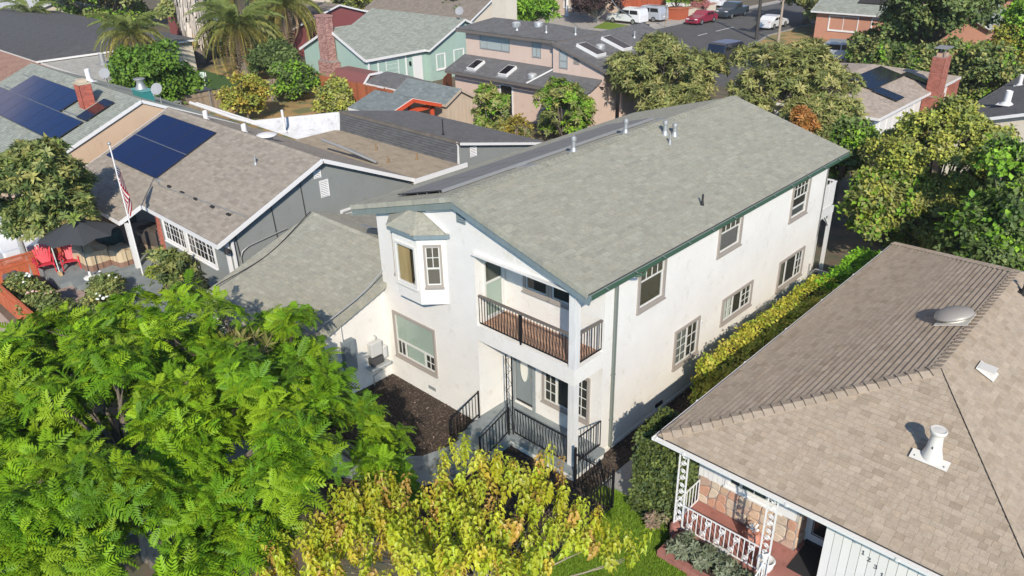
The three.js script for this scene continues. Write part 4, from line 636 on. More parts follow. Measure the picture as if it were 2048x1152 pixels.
// ---------------------------------------------------------------- the grey house with the brown roof
{
  const h = thing('grey_house', 'grey stucco house with brown shingle roof and white trim beside the low wing', 'house');
  const x0 = -29.35, x1 = -15.7, ze = 1.58, e = 2.87, s = .4375, zr = -3.3, r = e + s * (ze - zr), zb = -7.85, xs = -22.3, z2 = 2.62, e2 = e - s * (z2 - ze), eb = r - s * (zr - zb);
  const o = { course: .15, w0: .2, w1: .34, t: .011, shades: SH.brown };
  roofPlane(h, [V(xs, e, ze), V(x1, e, ze), V(x1, r, zr), V(xs, r, zr)], M.shBrown, { ...o, parts: 300 });
  roofPlane(h, [V(x0, e2, z2), V(xs, e2, z2), V(xs, r, zr), V(x0, r, zr)], M.shBrown, o);
  roofPlane(h, [V(x1, eb, zb), V(x0, eb, zb), V(x0, r, zr), V(x1, r, zr)], M.shBrown, o);
  capRow(h, V(x0, r, zr), V(x1, r, zr), V(0, -s, 1).normalize(), V(0, -s, -1).normalize(), M.shBrown, { shades: SH.brown, solo: true });
  const bd = (a, b, w = .16) => mesh('trim_board', new MB().beam(a, b, .05, w), M.whiteTrim, h);
  bd(V(x1 + .03, e - .07, ze + .03), V(x1 + .03, r - .07, zr)); bd(V(x1 + .03, eb - .07, zb), V(x1 + .03, r - .07, zr)); bd(V(xs, e - .09, ze + .03), V(x1, e - .09, ze + .03)); bd(V(x0, e2 - .09, z2 + .03), V(xs, e2 - .09, z2 + .03)); bd(V(xs + .03, e2 - .08, z2 + .03), V(xs + .03, e - .08, ze + .05)); bd(V(x0 - .03, e2 - .08, z2), V(x0 - .03, r - .08, zr));
  const wx = -15.98, wz = 1.2;
  cut(wallGeo([[-wz + .15, -.35], [8, -.35], [8, eb - .05], [-zr, r - .12], [-wz + .15, e - .02]], []), 'right', wx, 0, 0, M.greyWall, 'gable_wall', h);
  cut(wallGeo(rect(-22.2, -.35, wx, e + .1), [[-21.4, 1.46, -19.5, 2.46], [-19.25, 1.46, -17.05, 2.46]]), 'front', 0, 0, wz, M.greyWall, 'front_wall', h);
  cut(wallGeo(rect(-29.1, -.35, -22.2, 2.6), [[-24.6, .3, -23.7, 2.3]]), 'front', 0, 0, -.3, M.greyWall, 'porch_wall', h); cut(wallGeo(rect(-1.05, -.35, .3, 2.8)), 'left', -22.2, 0, 0, M.greyWall, 'porch_wall', h);
  cut(wallGeo(rect(-.15, -.35, 7.9, 2.4)), 'right', -28.95, 0, 0, M.greyWall, 'left_wall', h); cut(wallGeo(rect(16.2, -.35, 29, eb)), 'back', 0, 0, -7.85, M.greyWall, 'rear_wall', h);
  for (const [x, w] of [[-21.4, 1.9], [-19.25, 2.2]]) onWall(windowUnit(h, w, 1, { pane: M.darkGlass, frame: M.whiteTrim, sash: M.whiteTrim, lights: [[0, 0, w * .27, 1, 2, 3], [w * .27, 0, w * .73, 1, 3, 3], [w * .73, 0, w, 1, 2, 3]] }), x, 1.46, wz, 'front');
  mesh('corner_board', new MB().box(wx - .02, -.3, wz - .14, wx + .025, e, wz + .02), M.whiteTrim, h); mesh('corner_downspout', new MB().box(wx + .04, -.3, wz - .3, wx + .12, e - .1, wz - .2), M.whiteTrim, h);
  mesh('porch_post', new MB().box(-22.2, .28, 2.36, -22.04, e2 - .1, 2.5), M.whiteTrim, h);
  { const d = mesh('entry_door', new MB().box(-22.16, .3, .25, -22.1, 2.35, 1.0), M.whiteTrim, h); d.userData.label = 'white door frame by the brick pilaster'; }
  // brick pilaster by the door, brick by brick
  for (let y = .3, k = 0; y < 2.5; y += .085, k++) for (let i = 0; i < 2; i++) mesh('brick', new MB().box(-22.19 + i * .22 + (k % 2 ? .05 : 0), y, wz + .002, -22.0 + i * .22, y + .072, wz + .05 + RR(0, .012), jit([1.2, 1.05, 1], .15)), M.brick, h);
  onWall(louvre(h, .42, .72, M.whiteTrim, 9, 'gable_vent'), wx + .003, 3.32, -3.4, 'right'); onWall(louvre(h, .34, .34, M.whiteTrim, 4, 'gable_vent'), wx + .003, 4.18, -3.15, 'right');
  onWall(windowUnit(h, 1.0, .5, { pane: M.darkGlass, frame: M.whiteTrim, sash: M.whiteTrim, lights: [[0, 0, .5, .5, 1, 4], [.5, 0, 1, .5, 1, 4]] }), wx, 1.95, -4.1, 'right');
  // flat tan roof of its rear wing, and the dark mansard wall behind it
  const flatTan = std([.42, .34, .24], { map: T.concrete, roughness: .95 });
  mesh('flat_roof', new MB().box(-25.6, 2.72, -10.68, x1 + .1, 2.98, zb - .02), flatTan, h); mesh('flat_roof_edge', new MB().box(x1 + .1, 2.8, -11.0, x1 + .18, 3.02, zb + .1), M.whiteTrim, h); mesh('wing_wall', new MB().box(-25, -.3, -16.6, -16.0, 2.715, -8.02), M.greyWall, h);
  roofSlab(h, [V(-25.3, 2.98, -10.66), V(-15.95, 2.98, -10.66), V(-15.9, 4.02, -10.78), V(-25.3, 4.02, -10.78)], FAR.blackShingle, .06, 'mansard');
  roofSlab(h, [V(-15.75, 2.7, -16.9), V(-26.5, 2.7, -16.9), V(-25.35, 4.04, -10.8), V(-15.75, 4.04, -10.8)], FAR.darkShingle);
  capRow(h, V(-25.3, 4.03, -10.79), V(-15.75, 4.03, -10.79), V(0, -1, .1).normalize(), V(0, -.22, -1).normalize(), M.shBrown, { shades: [[.45, .45, .47], [.4, .4, .42]], e: .3, w: .13 });
  cut(wallGeo([[10.8, -.35], [16.6, -.35], [16.6, 2.66], [10.8, 3.94]]), 'right', -15.95, 0, 0, M.greyWall, 'wing_gable', h); mesh('trim_board', new MB().beam(V(-15.73, 3.93, -10.8), V(-15.73, 2.6, -16.9), .05, .12), M.whiteTrim, h); mesh('trim_board', new MB().box(-15.96, 2.9, -10.84, -15.9, 4.0, -10.76), M.whiteTrim, h);
  onWall(louvre(h, .42, .52, M.whiteTrim, 6, 'gable_vent'), -15.945, 3.05, -11.8, 'right');
  // white membrane roof behind
  roofSlab(h, [V(-29, 2.9, -8.4), V(-25.6, 2.9, -8.3), V(-25.3, 2.94, -10.66), V(-25.3, 3.95, -11), V(-29, 3.4, -8.5)].slice(0, 3).concat([V(-25.35, 3.95, -11.0), V(-29.6, 3.45, -7.4)]), M.roofWhite, .05, 'membrane_roof');
  rebase(h, -22.5, GY, -3);
  // solar panels
  const up = V(0, s, -1).normalize(), n = V(0, 1, s).normalize(), L0 = V(-28.85, e + s * (ze - .32) - .04, .32);
  solarArray('solar_array', 'two rows of blue solar panels on the brown shingle roof', L0, V(1, 0, 0), up, n, 3, 2, 1.82, 1.72, M.solar, { lines: [1] });
  stovepipe('short pale vent pipe on the brown roof near its gable end', V(-18.8, 4.4, -2.05), .4, .05, { n });
  const nb = V(0, 1, -s).normalize();
  stovepipe('white flue just behind the brown ridge, nearer its solar panels', V(-26.6, 4.6, -3.9), .55, .12, { n: nb, mat: M.whiteTrim }); stovepipe('white flue behind the brown ridge next to the oval vent', V(-22.9, 4.6, -3.9), .5, .12, { n: nb, mat: M.whiteTrim });
  const ov = thing('oval_vent', 'flat white oval vent behind the brown roof ridge', 'roof vent', [-21.0, 4.72, -3.95]); mesh('dome', new MB().lathe([[.3, 0], [.46, .04], [.44, .1], [.2, .17], [0, .18]], 0, .12, 0, 20), M.whiteTrim, ov); mesh('collar', new MB().lathe([[.26, -.1], [.26, .13]], 0, 0, 0, 16), M.galv, ov);
  const al = thing('folded_awning', 'silvery metal strip and tarp lying at the flat tan roof edge', 'awning', [-20.3, 3.3, -7.6]); mesh('pole', new MB().tube([V(-1.6, .5, .3), V(-.6, .35, .1), V(1.6, -.2, -.5)], .07, 8), M.galv, al); mesh('tarp', new MB().poly([V(-.6, .34, .12), V(1.4, -.16, -.45), V(.9, -.2, -.75), V(-.1, .2, -.3)]), std([.25, .26, .26]), al);
  for (const [x, z, l] of [[-20.7, -9.6, 'rusty vent stub on the flat tan roof, left by the dark shingle wall'], [-17.9, -9.9, 'tall rusty vent stub by the dark shingle wall, right end'], [-18.6, -8.7, 'small rusty vent stub in the middle of the flat tan roof']]) stovepipe(l, V(x, 2.98, z), .32, .035, { mat: std([.25, .16, .08]) });
  stovepipe('black vent mast on the dark shingle roof behind the flat roof', V(-17.6, 3.93, -11.4), .75, .03, { mat: M.rubber }); 
  const pole = thing('white_standpipe', 'white standpipe rising from the white membrane roof', 'pipe', [-27.0, 3.1, -8.3]); mesh('pipe', new MB().tube([V(0, 0, 0), V(0, 1.2, 0)], .07, 10), M.whiteTrim, pole); mesh('foot', new MB().lathe([[.14, 0], [.12, .06], [0, .06]], 0, 0, 0, 12), M.whiteTrim, pole);
  const gut = thing('white_gutter_pipe', 'white gutter pipe lying behind the brown roof by the dry yard', 'gutter', [-31, 3.4, -7.5]); mesh('trough', new MB().tube([V(-5.6, .0, -.2), V(0, 0, 0), V(1.9, 0, -.1)], .1, 8), M.whiteTrim, gut); mesh('trough', new MB().tube([V(-5.4, -.05, -.5), V(1.9, -.05, -.4)], .07, 8), M.whiteTrim, gut);
}
// ---------------------------------------------------------------- the sage-roofed house behind it with the peach gable
{
  const x0 = -47.6, x1 = -31.0, zr = -2.7, r = 5.3, s = .42, zf = 3.2, zb = -8.2;
  const h = simpleHouse('peach_gable_house', 'house with pale sage roof, peach gable wall and red brick chimney', { x0, x1, z0: zf, z1: zb, rz: zr, axis: 'x', e: r - s * (zf - zr), r, ov: .08, wm: M.peach, rm: FAR.sageShingle });
  h.done(); const up = V(0, s, -1).normalize(), n = V(0, 1, s).normalize();
  const onS = (x, z) => V(x, r - s * (z - zr), z);
  solarArray('solar_array', 'large field of blue solar panels on the pale sage roof', onS(-46.2, 1.36), V(1, 0, 0), up, n, 8, 2, 1.69, 1.74, M.solar, { skip: (i, j) => j === 1 && (i > 5 || i === 0), lines: [1], lx1: 13.4 });
  solarArray('solar_strip', 'narrow dark solar strip right of the red brick chimney', onS(-33.9, -.35), V(1, 0, .0), V(0, s, -1).normalize(), n, 1, 1, 1.35, 1.75, M.solarBlack);
  const c = thing('brick_chimney', 'short red brick chimney among the solar panels on the sage roof', 'chimney', [-34.75, 4.4, -1.3]); brickStack(c, .75, .62, 1.45, std([.5, .13, .085], { map: T.grain, roughness: .95 }), { solo: false }); mesh('cap', new MB().box(-.4, 1.45, -.33, .4, 1.55, .33), std([.5, .42, .3]), c); mesh('flue', new MB().box(-.25, 1.55, -.2, .25, 1.7, .2), std([.55, .45, .33]), c);
  stovepipe('white flue on the sage ridge beside the brick chimney', V(-38.1, 5.3, -2.8), .7, .14, { mat: M.whiteTrim });
  const dish = (label, p, yaw, sc = 1) => { const t = thing('satellite_dish', label, 'satellite dish', p, yaw); mesh('reflector', new MB().lathe([[0, 0], [.18, .02], [.34, .08], [.35, .09], [.18, .035], [0, .012]], 0, 0, 0, 20).geo().rotateX(1.1).scale(sc, sc, sc).translate(0, .75 * sc, .1), std([.3, .3, .3]), t); mesh('mast', new MB().tube([V(0, -.1, 0), V(0, .4 * sc, 0), V(0, .72 * sc, .06)], .03, 8), M.galv, t); mesh('arm', new MB().tube([V(0, .5 * sc, .05), V(0, .5 * sc, .5 * sc)], .018, 6), M.galv, t); mesh('feed', new RoundedBoxGeometry(.08, .08, .12, 1, .02).translate(0, .52 * sc, .52 * sc), M.galv, t); return t; };
  dish('grey satellite dish beside the teal vent box on the sage roof', [-33.0, 4.55, -4.5], .6, .95); dish('satellite dish behind the sage ridge by the white flat roof', [-39.4, 4.7, -4.2], .9, .9); dish('satellite dish on the teal house roof by its right gable', [-42.9, 4.55, -36.3], .5, 1.1);
  const bx = thing('teal_vent_box', 'teal metal box with a grey flared cowl behind the sage ridge', 'roof vent', [-34.2, 4.7, -4.1]); mesh('box', new MB().box(-.65, -.3, -.3, .65, .42, .3), std([.03, .2, .19], { roughness: .5 }), bx); mesh('rim', new MB().box(-.7, .42, -.34, .7, .48, .34), std([.12, .32, .3]), bx); mesh('cowl', new MB().lathe([[.34, .46], [.2, .7], [.18, .9], [.3, .98], [.3, 1.04], [0, 1.05]], -.1, 0, 0, 16), M.galv, bx);
}
// ---------------------------------------------------------------- background houses
{ // teal house: main block and its front wing
  const h = simpleHouse('teal_house', 'teal stucco house with pale green shingle roof and tall brick chimney', { x0: -56, x1: -42.5, z0: -32.1, z1: -40.9, axis: 'x', e: 2.65, r: 4.75, wm: FAR.teal, rm: FAR.sageShingle });
  const e = 2.65, zf = -25.7, xa = -52.8, xb = -43.1, xm = -47.95, r = 4.75;
  roofSlab(h, [V(xb, e, zf), V(xb, e, -32.1), V(xm, r, -36.4), V(xm, r, zf)], FAR.sageShingle); roofSlab(h, [V(xa, e, -32.1), V(xa, e, zf), V(xm, r, zf), V(xm, r, -36.4)], FAR.sageShingle);
  cut(wallGeo([[xa + .3, -.35], [xb - .45, -.35], [xb - .45, e], [xm, r - .15], [xa + .3, e]]), 'front', 0, 0, zf - .25, FAR.teal, 'gable_wall', h); cut(wallGeo(rect(-zf + .26, -.35, 32.5, e)), 'right', xb - .3, 0, 0, FAR.teal, 'wing_wall', h);
  for (const [a, b] of [[V(xb, e - .1, zf + .03), V(xm, r - .1, zf + .03)], [V(xa, e - .1, zf + .03), V(xm, r - .1, zf + .03)], [V(xb + .03, e - .1, zf), V(xb + .03, e - .1, -32.1)]]) mesh('trim_board', new MB().beam(a, b, .06, .2), M.whiteTrim, h);
  h.win('right', xb - .3, .75, -27.2, 2.9, 1.5, { lights: [[0, 0, .8, 1.5], [.8, 0, 2.1, 1.5, 1, 4], [2.1, 0, 2.9, 1.5]] }); mesh('door', new MB().box(xb - .3, .0, -31.9, xb - .22, 2.15, -30.9), M.whiteTrim, h); mesh('wall_lamp', new MB().box(xb - .28, 1.5, -30.6, xb - .14, 1.8, -30.45), M.blackIron, h);
  h.win('right', -42.85, .8, -33.2, .9, 1.2, { lights: [[0, 0, .9, 1.2, 2, 1]] }); h.win('right', -42.85, .8, -35.3, 1.1, 1.3, { lights: [[0, 0, 1.1, 1.3, 2, 1]] }); mesh('downspout', new MB().box(xb - .28, -.3, zf - .5, xb - .16, e - .1, zf - .38), M.whiteTrim, h);
  h.done();
  const c = thing('brick_chimney', 'tall weathered red brick chimney on the gable end of the teal house', 'chimney', [-48.0, GY, -25.45]); const wb = std([.42, .22, .18], { map: T.grain, roughness: .95 }); const tones = [[1, 1, 1], [1.4, 1.5, 1.5], [.8, .7, .7], [1.15, 1.2, 1.2]];
  brickStack(c, 2.0, .9, 2.2, wb, { tones }); mesh('shoulder', new MB().box(-.85, 2.2, -.42, .85, 2.35, .4), M.mortar, c); const up = new THREE.Group(); up.name = 'stack'; c.add(up); brickStack(up, 1.3, .8, 3.5, wb, { tones, y0: 2.35 }); mesh('cap', new MB().box(-.72, 5.85, -.45, .72, 6.0, .45), wb, c);
}
{ // pink two-storey house
  const h = thing('pink_house', 'pink two-storey house with dark shingle roofs and many skylights', 'house'), pk = FAR.pink, dk = FAR.darkShingle;
  cut(wallGeo(rect(-34.5, -.35, -25.3, 5.4), [[-32.9, 4.18, -29.9, 5.08], [-27.6, 4.1, -26.85, 5.05]]), 'front', 0, 0, -29, pk, 'upper_wall', h); cut(wallGeo(rect(29.16, -.35, 33, 5.4)), 'right', -25.3, 0, 0, pk, 'upper_wall', h); cut(wallGeo(rect(-33, -.35, -29.16, 5.4)), 'left', -34.5, 0, 0, pk, 'upper_wall', h); cut(wallGeo(rect(25.3, -.35, 34.5, 5.4)), 'back', 0, 0, -33.1, pk, 'upper_wall', h);
  const x0 = -35, x1 = -24.9, z0 = -28.45, z1 = -33.2, e = 5.5, r = 6.15, zm = -30.8, ra = -33.2, rb = -27.4;
  roofSlab(h, [V(x0, e, z0), V(x1, e, z0), V(rb, r, zm), V(ra, r, zm)], dk); roofSlab(h, [V(x1, e, z0), V(x1, e, z1), V(rb, r, zm)], dk); roofSlab(h, [V(x1, e, z1), V(x0, e, z1), V(ra, r, zm), V(rb, r, zm)], dk); roofSlab(h, [V(x0, e, z1), V(x0, e, z0), V(ra, r, zm)], dk);
  mesh('eave_board', new MB().box(x0, e - .26, z0 - .02, x1, e - .08, z0 + .02).box(x1 - .02, e - .26, z1, x1 + .02, e - .08, z0 - .021), M.taupeRail, h);
  // lower roofs
  roofSlab(h, [V(-34.7, 2.7, -26.85), V(-21.0, 2.7, -26.85), V(-21.0, 3.55, -28.98), V(-34.7, 3.55, -28.98)], dk); mesh('white_flashing', new MB().beam(V(-26.3, 2.74, -26.85), V(-25.35, 3.6, -28.95), .16, .05), M.whiteTrim, h); mesh('eave_board', new MB().box(-34.7, 2.45, -26.87, -21, 2.62, -26.83), M.taupeRail, h);
  cut(wallGeo(rect(-34.3, -.35, -21.3, 2.75), [[-29.4, .0, -28.3, 2.1]]), 'front', 0, 0, -27.5, pk, 'lower_wall', h); cut(wallGeo([[27.66, -.35], [30.5, -.35], [30.5, 3.5], [28.9, 3.4], [27.66, 2.8]]), 'right', -21.3, 0, 0, pk, 'lower_wall', h); mesh('sliding_door', new MB().box(-29.4, 0, -27.62, -28.3, 2.1, -27.56), M.darkGlass, h); mesh('door_frame', new MB().box(-29.5, 0, -27.6, -29.4, 2.2, -27.46).box(-28.3, 0, -27.6, -28.2, 2.2, -27.46).box(-29.4, 2.1, -27.6, -28.3, 2.2, -27.462), M.whiteTrim, h);
  // right wing with the long sloping roof
  cut(wallGeo([[-25.28, 2.9], [-20.9, 2.9], [-20.9, 4.05], [-25.28, 5.35]], [[-24.65, 3.75, -24.0, 4.95]]), 'front', 0, 0, -28.5, pk, 'wing_gable', h); cut(wallGeo(rect(30.6, -.35, 38.5, 4.0)), 'right', -20.9, 0, 0, pk, 'wing_wall', h); roofSlab(h, [V(-20.5, 3.98, -28.3), V(-20.5, 3.98, -39), V(-25.25, 5.45, -39), V(-25.25, 5.45, -28.3)], dk); mesh('rake_board', new MB().beam(V(-20.5, 3.86, -28.28), V(-25.2, 5.32, -28.28), .05, .16), M.taupeRail, h); mesh('drain_pipe', new MB().tube([V(-21.25, -.2, -27.4), V(-21.25, 2.6, -27.4)], .06, 8), M.whiteTrim, h);
  const w = (x, y, ww, hh, z, o) => onWall(windowUnit(h, ww, hh, { pane: M.darkGlass, frame: M.galv, sash: M.galv, casing: .05, sill: false, ...o }), x, y, z, 'front'); const gl = phy([.36, .40, .39], { roughness: .1 });
  w(-32.9, 4.18, 3, .9, -29, { lights: [[0, 0, .7, .9], [.7, 0, 2.2, .9], [2.2, 0, 3, .9]], pane: gl }); w(-27.6, 4.1, .75, .95, -29, { lights: [[0, 0, .38, .95], [.38, 0, .75, .95]], pane: gl }); w(-24.65, 3.75, .65, 1.2, -28.5, { lights: [[0, 0, .65, .45], [0, .45, .65, 1.2]], pane: gl }); onWall(louvre(h, .5, .65, M.taupe, 7), -23.2, 4.1, -28.497, 'front');
  const box = (label, p, u, v, n, wd, ht) => { const t = thing('skylight', label, 'skylight', [p.x, p.y, p.z], 0), bas = new THREE.Matrix4().makeBasis(u, v, n); mesh('curb', new MB().box(0, 0, -.05, wd, ht, .2).geo().applyMatrix4(bas), M.whiteTrim, t); mesh('pane', new MB().box(.08, .08, .2, wd - .08, ht - .08, .225).geo().applyMatrix4(bas), M.solarBlack, t); mesh('flashing', new MB().box(-.12, -.2, .005, wd + .12, 0, .03).geo().applyMatrix4(bas), M.galv, t); };
  const s1 = .4, v1 = V(0, .371, -.928), n1 = V(0, .928, .371), onL = (x, z) => V(x, 2.7 + (-26.85 - z) * .399, z);
  box('white-framed skylight on the lower pink house roof, left one', onL(-32.6, -27.2), V(1, 0, 0), v1, n1, .85, 1.2); box('white-framed skylight in the middle of the lower pink house roof', onL(-29.3, -27.15), V(1, 0, 0), v1, n1, .85, 1.2);
  const v2 = V(-.955, .296, 0), n2 = V(.296, .955, 0), onR = (x, z) => V(x, 3.98 + (-20.5 - x) * .3095, z);
  box('large skylight on the sloping side roof of the pink house, nearer one', onR(-22.2, -29.4), V(0, 0, -1), v2, n2, 1.0, 1.9); box('large skylight on the sloping side roof of the pink house, farther one', onR(-22.2, -32.4), V(0, 0, -1), v2, n2, 1.0, 2.1);
  const tube = (label, p) => { const t = thing('sun_tube', label, 'skylight', [p.x, p.y, p.z]); mesh('ring', new MB().lathe([[.36, -.15], [.36, .12], [.3, .16]], 0, 0, 0, 18), M.galv, t); mesh('dome', new MB().lathe([[.33, .13], [.28, .19], [.15, .23], [0, .24]], 0, 0, 0, 18), std([.45, .45, .44], { roughness: .35 }), t); };
  tube('round white sun tube at the right of the lower pink house roof', onL(-26.5, -27.7)); tube('round white sun tube beside the near side skylight of the pink house', onR(-23.3, -31.2)); tube('round white sun tube left on the upper pink house roof', V(-30.0, 5.95, -29.9)); tube('white capped sun tube near the upper ridge of the pink house', V(-28.2, 6.05, -30.3));
  for (const [p, l] of [[V(-29.3, 5.7, -29.2), 'white vent jack on the upper pink house roof, left one'], [V(-26.6, 5.75, -29.3), 'white vent jack on the upper pink house roof near its hip'], [V(-25.2, 5.55, -30.8), 'white vent jack on the right hip of the pink house roof'], [onR(-23.5, -35.5), 'white flue standing by the far skylight of the pink house'], [onR(-21.8, -37.5), 'white flue at the far end of the pink house side roof']]) stovepipe(l, p, .5, .07, { mat: M.galv });
  rebase(h, -28, GY, -30);
  const c = thing('square_chimney', 'square pale stucco chimney with metal flue behind the pink house', 'chimney', [-33.6, 4.6, -32.4]); mesh('stack', new MB().box(-.75, 0, -.6, .75, 2.9, .6), FAR.cream, c); mesh('cap', new MB().box(-.85, 2.9, -.7, .85, 3.05, .7), FAR.cream, c); mesh('flue', new MB().lathe([[.3, 3.05], [.3, 3.6], [.36, 3.62], [.36, 3.75], [0, 3.8]], 0, 0, 0, 14), M.galv, c);
}
{ // tan shed with the open red gable, and the tool shed behind it
  const h = simpleHouse('tan_shed', 'tan board shed with blue-grey roof beside the pink house', { x0: -34, x1: -28.4, z0: -21.2, z1: -24.1, axis: 'x', e: 2.0, r: 2.8, ov: .2, wm: FAR.tan, rm: FAR.greyShingle, trim: FAR.tan, cat: 'shed' }); for (let z = -21.6; z > -23.8; z -= .36) mesh('batten', new MB().box(-28.6, -.3, z - .02, -28.57, 2.0, z + .02), FAR.tan, h); h.done();
  const p = simpleHouse('open_pavilion', 'open pavilion with red timber gable and blue-grey shingles', { x0: -32.4, x1: -28.5, z0: -16.2, z1: -20.8, axis: 'x', e: 2.15, r: 2.9, ov: .2, wm: FAR.tan, rm: FAR.greyShingle, cat: 'pavilion', trim: M.whiteTrim }); for (const w of p.children.filter(c => c.name === 'wall')) p.remove(w);
  const red = std([.6, .085, .03], { roughness: .6 }); for (const [x, z] of [[-28.9, -16.5], [-28.9, -20.4], [-32.1, -16.5], [-32.1, -20.4]]) mesh('post', new MB().box(x - .1, GY, z - .1, x + .1, 2.1, z + .1), red, p); mesh('beam', new MB().box(-29, 1.85, -20.7, -28.8, 2.1, -16.3), red, p); mesh('rafter', new MB().beam(V(-28.42, 2.0, -16.2), V(-28.42, 2.74, -18.5), .1, .22), red, p); mesh('rafter', new MB().beam(V(-28.42, 2.0, -20.8), V(-28.42, 2.74, -18.5), .1, .22), red, p); mesh('king_post', new MB().box(-28.96, 2.1, -18.58, -28.84, 2.8, -18.42), red, p); p.done();
  const lamp = thing('flood_light', 'small white floodlight on the red pavilion gable', 'floodlight', [-28.75, 2.0, -17.6]); mesh('head', new RoundedBoxGeometry(.2, .16, .22, 1, .03).translate(.08, 0, 0), M.whiteTrim, lamp); mesh('base', new MB().box(-.04, -.1, -.08, .02, .1, .08), M.whiteTrim, lamp);
  const q = simpleHouse('red_playhouse', 'red playhouse with dark hip roof and white trim by the redwood fence', { x0: -40.8, x1: -35.6, z0: -23.3, z1: -26.6, axis: 'x', e: 1.6, r: 2.3, hipA: 1.4, hipB: 1.4, ov: .15, wm: std([.5, .06, .07]), rm: FAR.darkShingle, cat: 'playhouse' }); q.win('right', -35.75, .55, -24.2, 1.4, .8, {}); q.done();
  const b = thing('barn_shed', 'dark red barn shed with curved gambrel roof by the redwood fence', 'shed', [-42.2, GY, -24.3]); const sec = [[-1.5, 1.4], [-1.25, 1.85], [-.6, 2.3], [.6, 2.3], [1.25, 1.85], [1.5, 1.4]], mr = std([.23, .085, .075], { roughness: .6 }); for (let i = 0; i < 5; i++) roofSlab(b, [V(2.2, sec[i][1], -sec[i][0]), V(-2.2, sec[i][1], -sec[i][0]), V(-2.2, sec[i + 1][1], -sec[i + 1][0]), V(2.2, sec[i + 1][1], -sec[i + 1][0])].reverse(), mr, .05); mesh('wall', wallGeo([[-1.45, 0], [1.45, 0], [1.45, 1.4], [1.2, 1.8], [.58, 2.25], [-.58, 2.25], [-1.2, 1.8], [-1.45, 1.4]], [], 4.1).rotateY(Math.PI / 2).translate(2.05, 0, 0), std([.35, .1, .09]), b); mesh('trim', new MB().beam(V(2.21, 1.4, 1.5), V(2.21, 2.3, .6), .05, .16).beam(V(2.21, 2.3, .6), V(2.21, 2.3, -.6), .05, .16).beam(V(2.21, 2.3, -.6), V(2.21, 1.4, -1.5), .05, .16), M.whiteTrim, b);
}
{ // tan-roofed house with solar panels behind the right-hand trees
  const k = .27, ry = 3.73, h = simpleHouse('solar_house', 'cream house with pink-tan roof, solar panels and tall brick chimney', { x0: -12.9, x1: -4.5, z0: -32.7, z1: -47.3, axis: 'z', e: 2.6, r: ry, rx: -8.7, hipA: 3, hipB: 5.2, ov: .4, wm: FAR.white, rm: FAR.tanShingle });
  for (let i = 0; i < 6; i++) mesh('board_and_batten', new MB().box(-4.9, .0, -34 - i * 1.15, -4.86, 2.55, -34.08 - i * 1.15), M.whiteTrim, h); h.win('right', -4.9, .7, -36.4, 1.5, 1.6, {}); h.win('right', -4.9, .7, -43.6, 1.2, 1.6, {}); h.done();
  const v = V(-k, 0, 0), up = V(-1, k, 0).normalize(), n = V(k, 1, 0).normalize(), on = (x, z) => V(x, 2.6 + k * (-4.5 - x), z); up.set(-1, k, 0).normalize();
  solarArray('solar_array', 'black solar array in the middle of the pink-tan roof', on(-6.55, -36.6), V(0, 0, -1), up, n, 5, 1, 1.08, 1.66, M.solarBlack, { lines: [] }); solarArray('solar_array', 'short black solar row at the lower edge of the pink-tan roof', on(-4.95, -36.4), V(0, 0, -1), up, n, 1, 1, 1.3, 1.62, M.solarBlack, {}); solarArray('solar_array', 'narrow black solar strip near the brick chimney on the pink-tan roof', on(-5.0, -42.1), V(0, 0, -1), up, n, 1, 1, .95, 1.85, M.solarBlack, {});
  const c = thing('brick_chimney', 'tall red brick chimney on the side wall of the pink-tan roofed house', 'chimney', [-4.45, GY, -41.8]); brickStack(c, .8, 1.7, 2.5, M.brick, {}); const up2 = group('stack', c); brickStack(up2, .75, 1.25, 2.4, M.brick, { y0: 2.5 }); mesh('pot', new MB().box(-.25, 4.9, -.35, .25, 5.1, .35), std([.5, .32, .22]), c); mesh('cap', new MB().box(-.4, 5.4, -.6, .4, 5.45, .6), M.galv, c); mesh('cap_leg', new MB().box(-.3, 4.9, -.5, -.26, 5.4, -.46).box(.26, 4.9, .46, .3, 5.4, .5), M.galv, c);
  const w = thing('brick_pier', 'brick porch pier at the far corner of the pink-tan roofed house', 'pier', [-4.9, GY, -46.6]); brickStack(w, .9, .9, 2.6, M.brick, {}); stovepipe('terracotta vent pipe by the solar panels on the pink-tan roof', V(-8.2, 3.55, -35.6), .5, .12, { mat: std([.5, .28, .2]) });
}
{ // dark roof at the right edge
  const h = simpleHouse('dark_roof_house', 'long house with dark charcoal roof at the right edge', { x0: -1.3, x1: 9, z0: -33, z1: -56, axis: 'z', e: 2.8, r: 4.4, rx: 4.0, ov: .4, wm: FAR.cream, rm: FAR.blackShingle }); h.done();
  stovepipe('white flared vent on the charcoal roof, nearer one', V(.8, 3.5, -36.2), .75, .18, { mat: M.whiteTrim }); stovepipe('white vent pipe on the charcoal roof, farther one', V(-.3, 3.05, -44.0), .7, .12, { mat: M.whiteTrim });
}
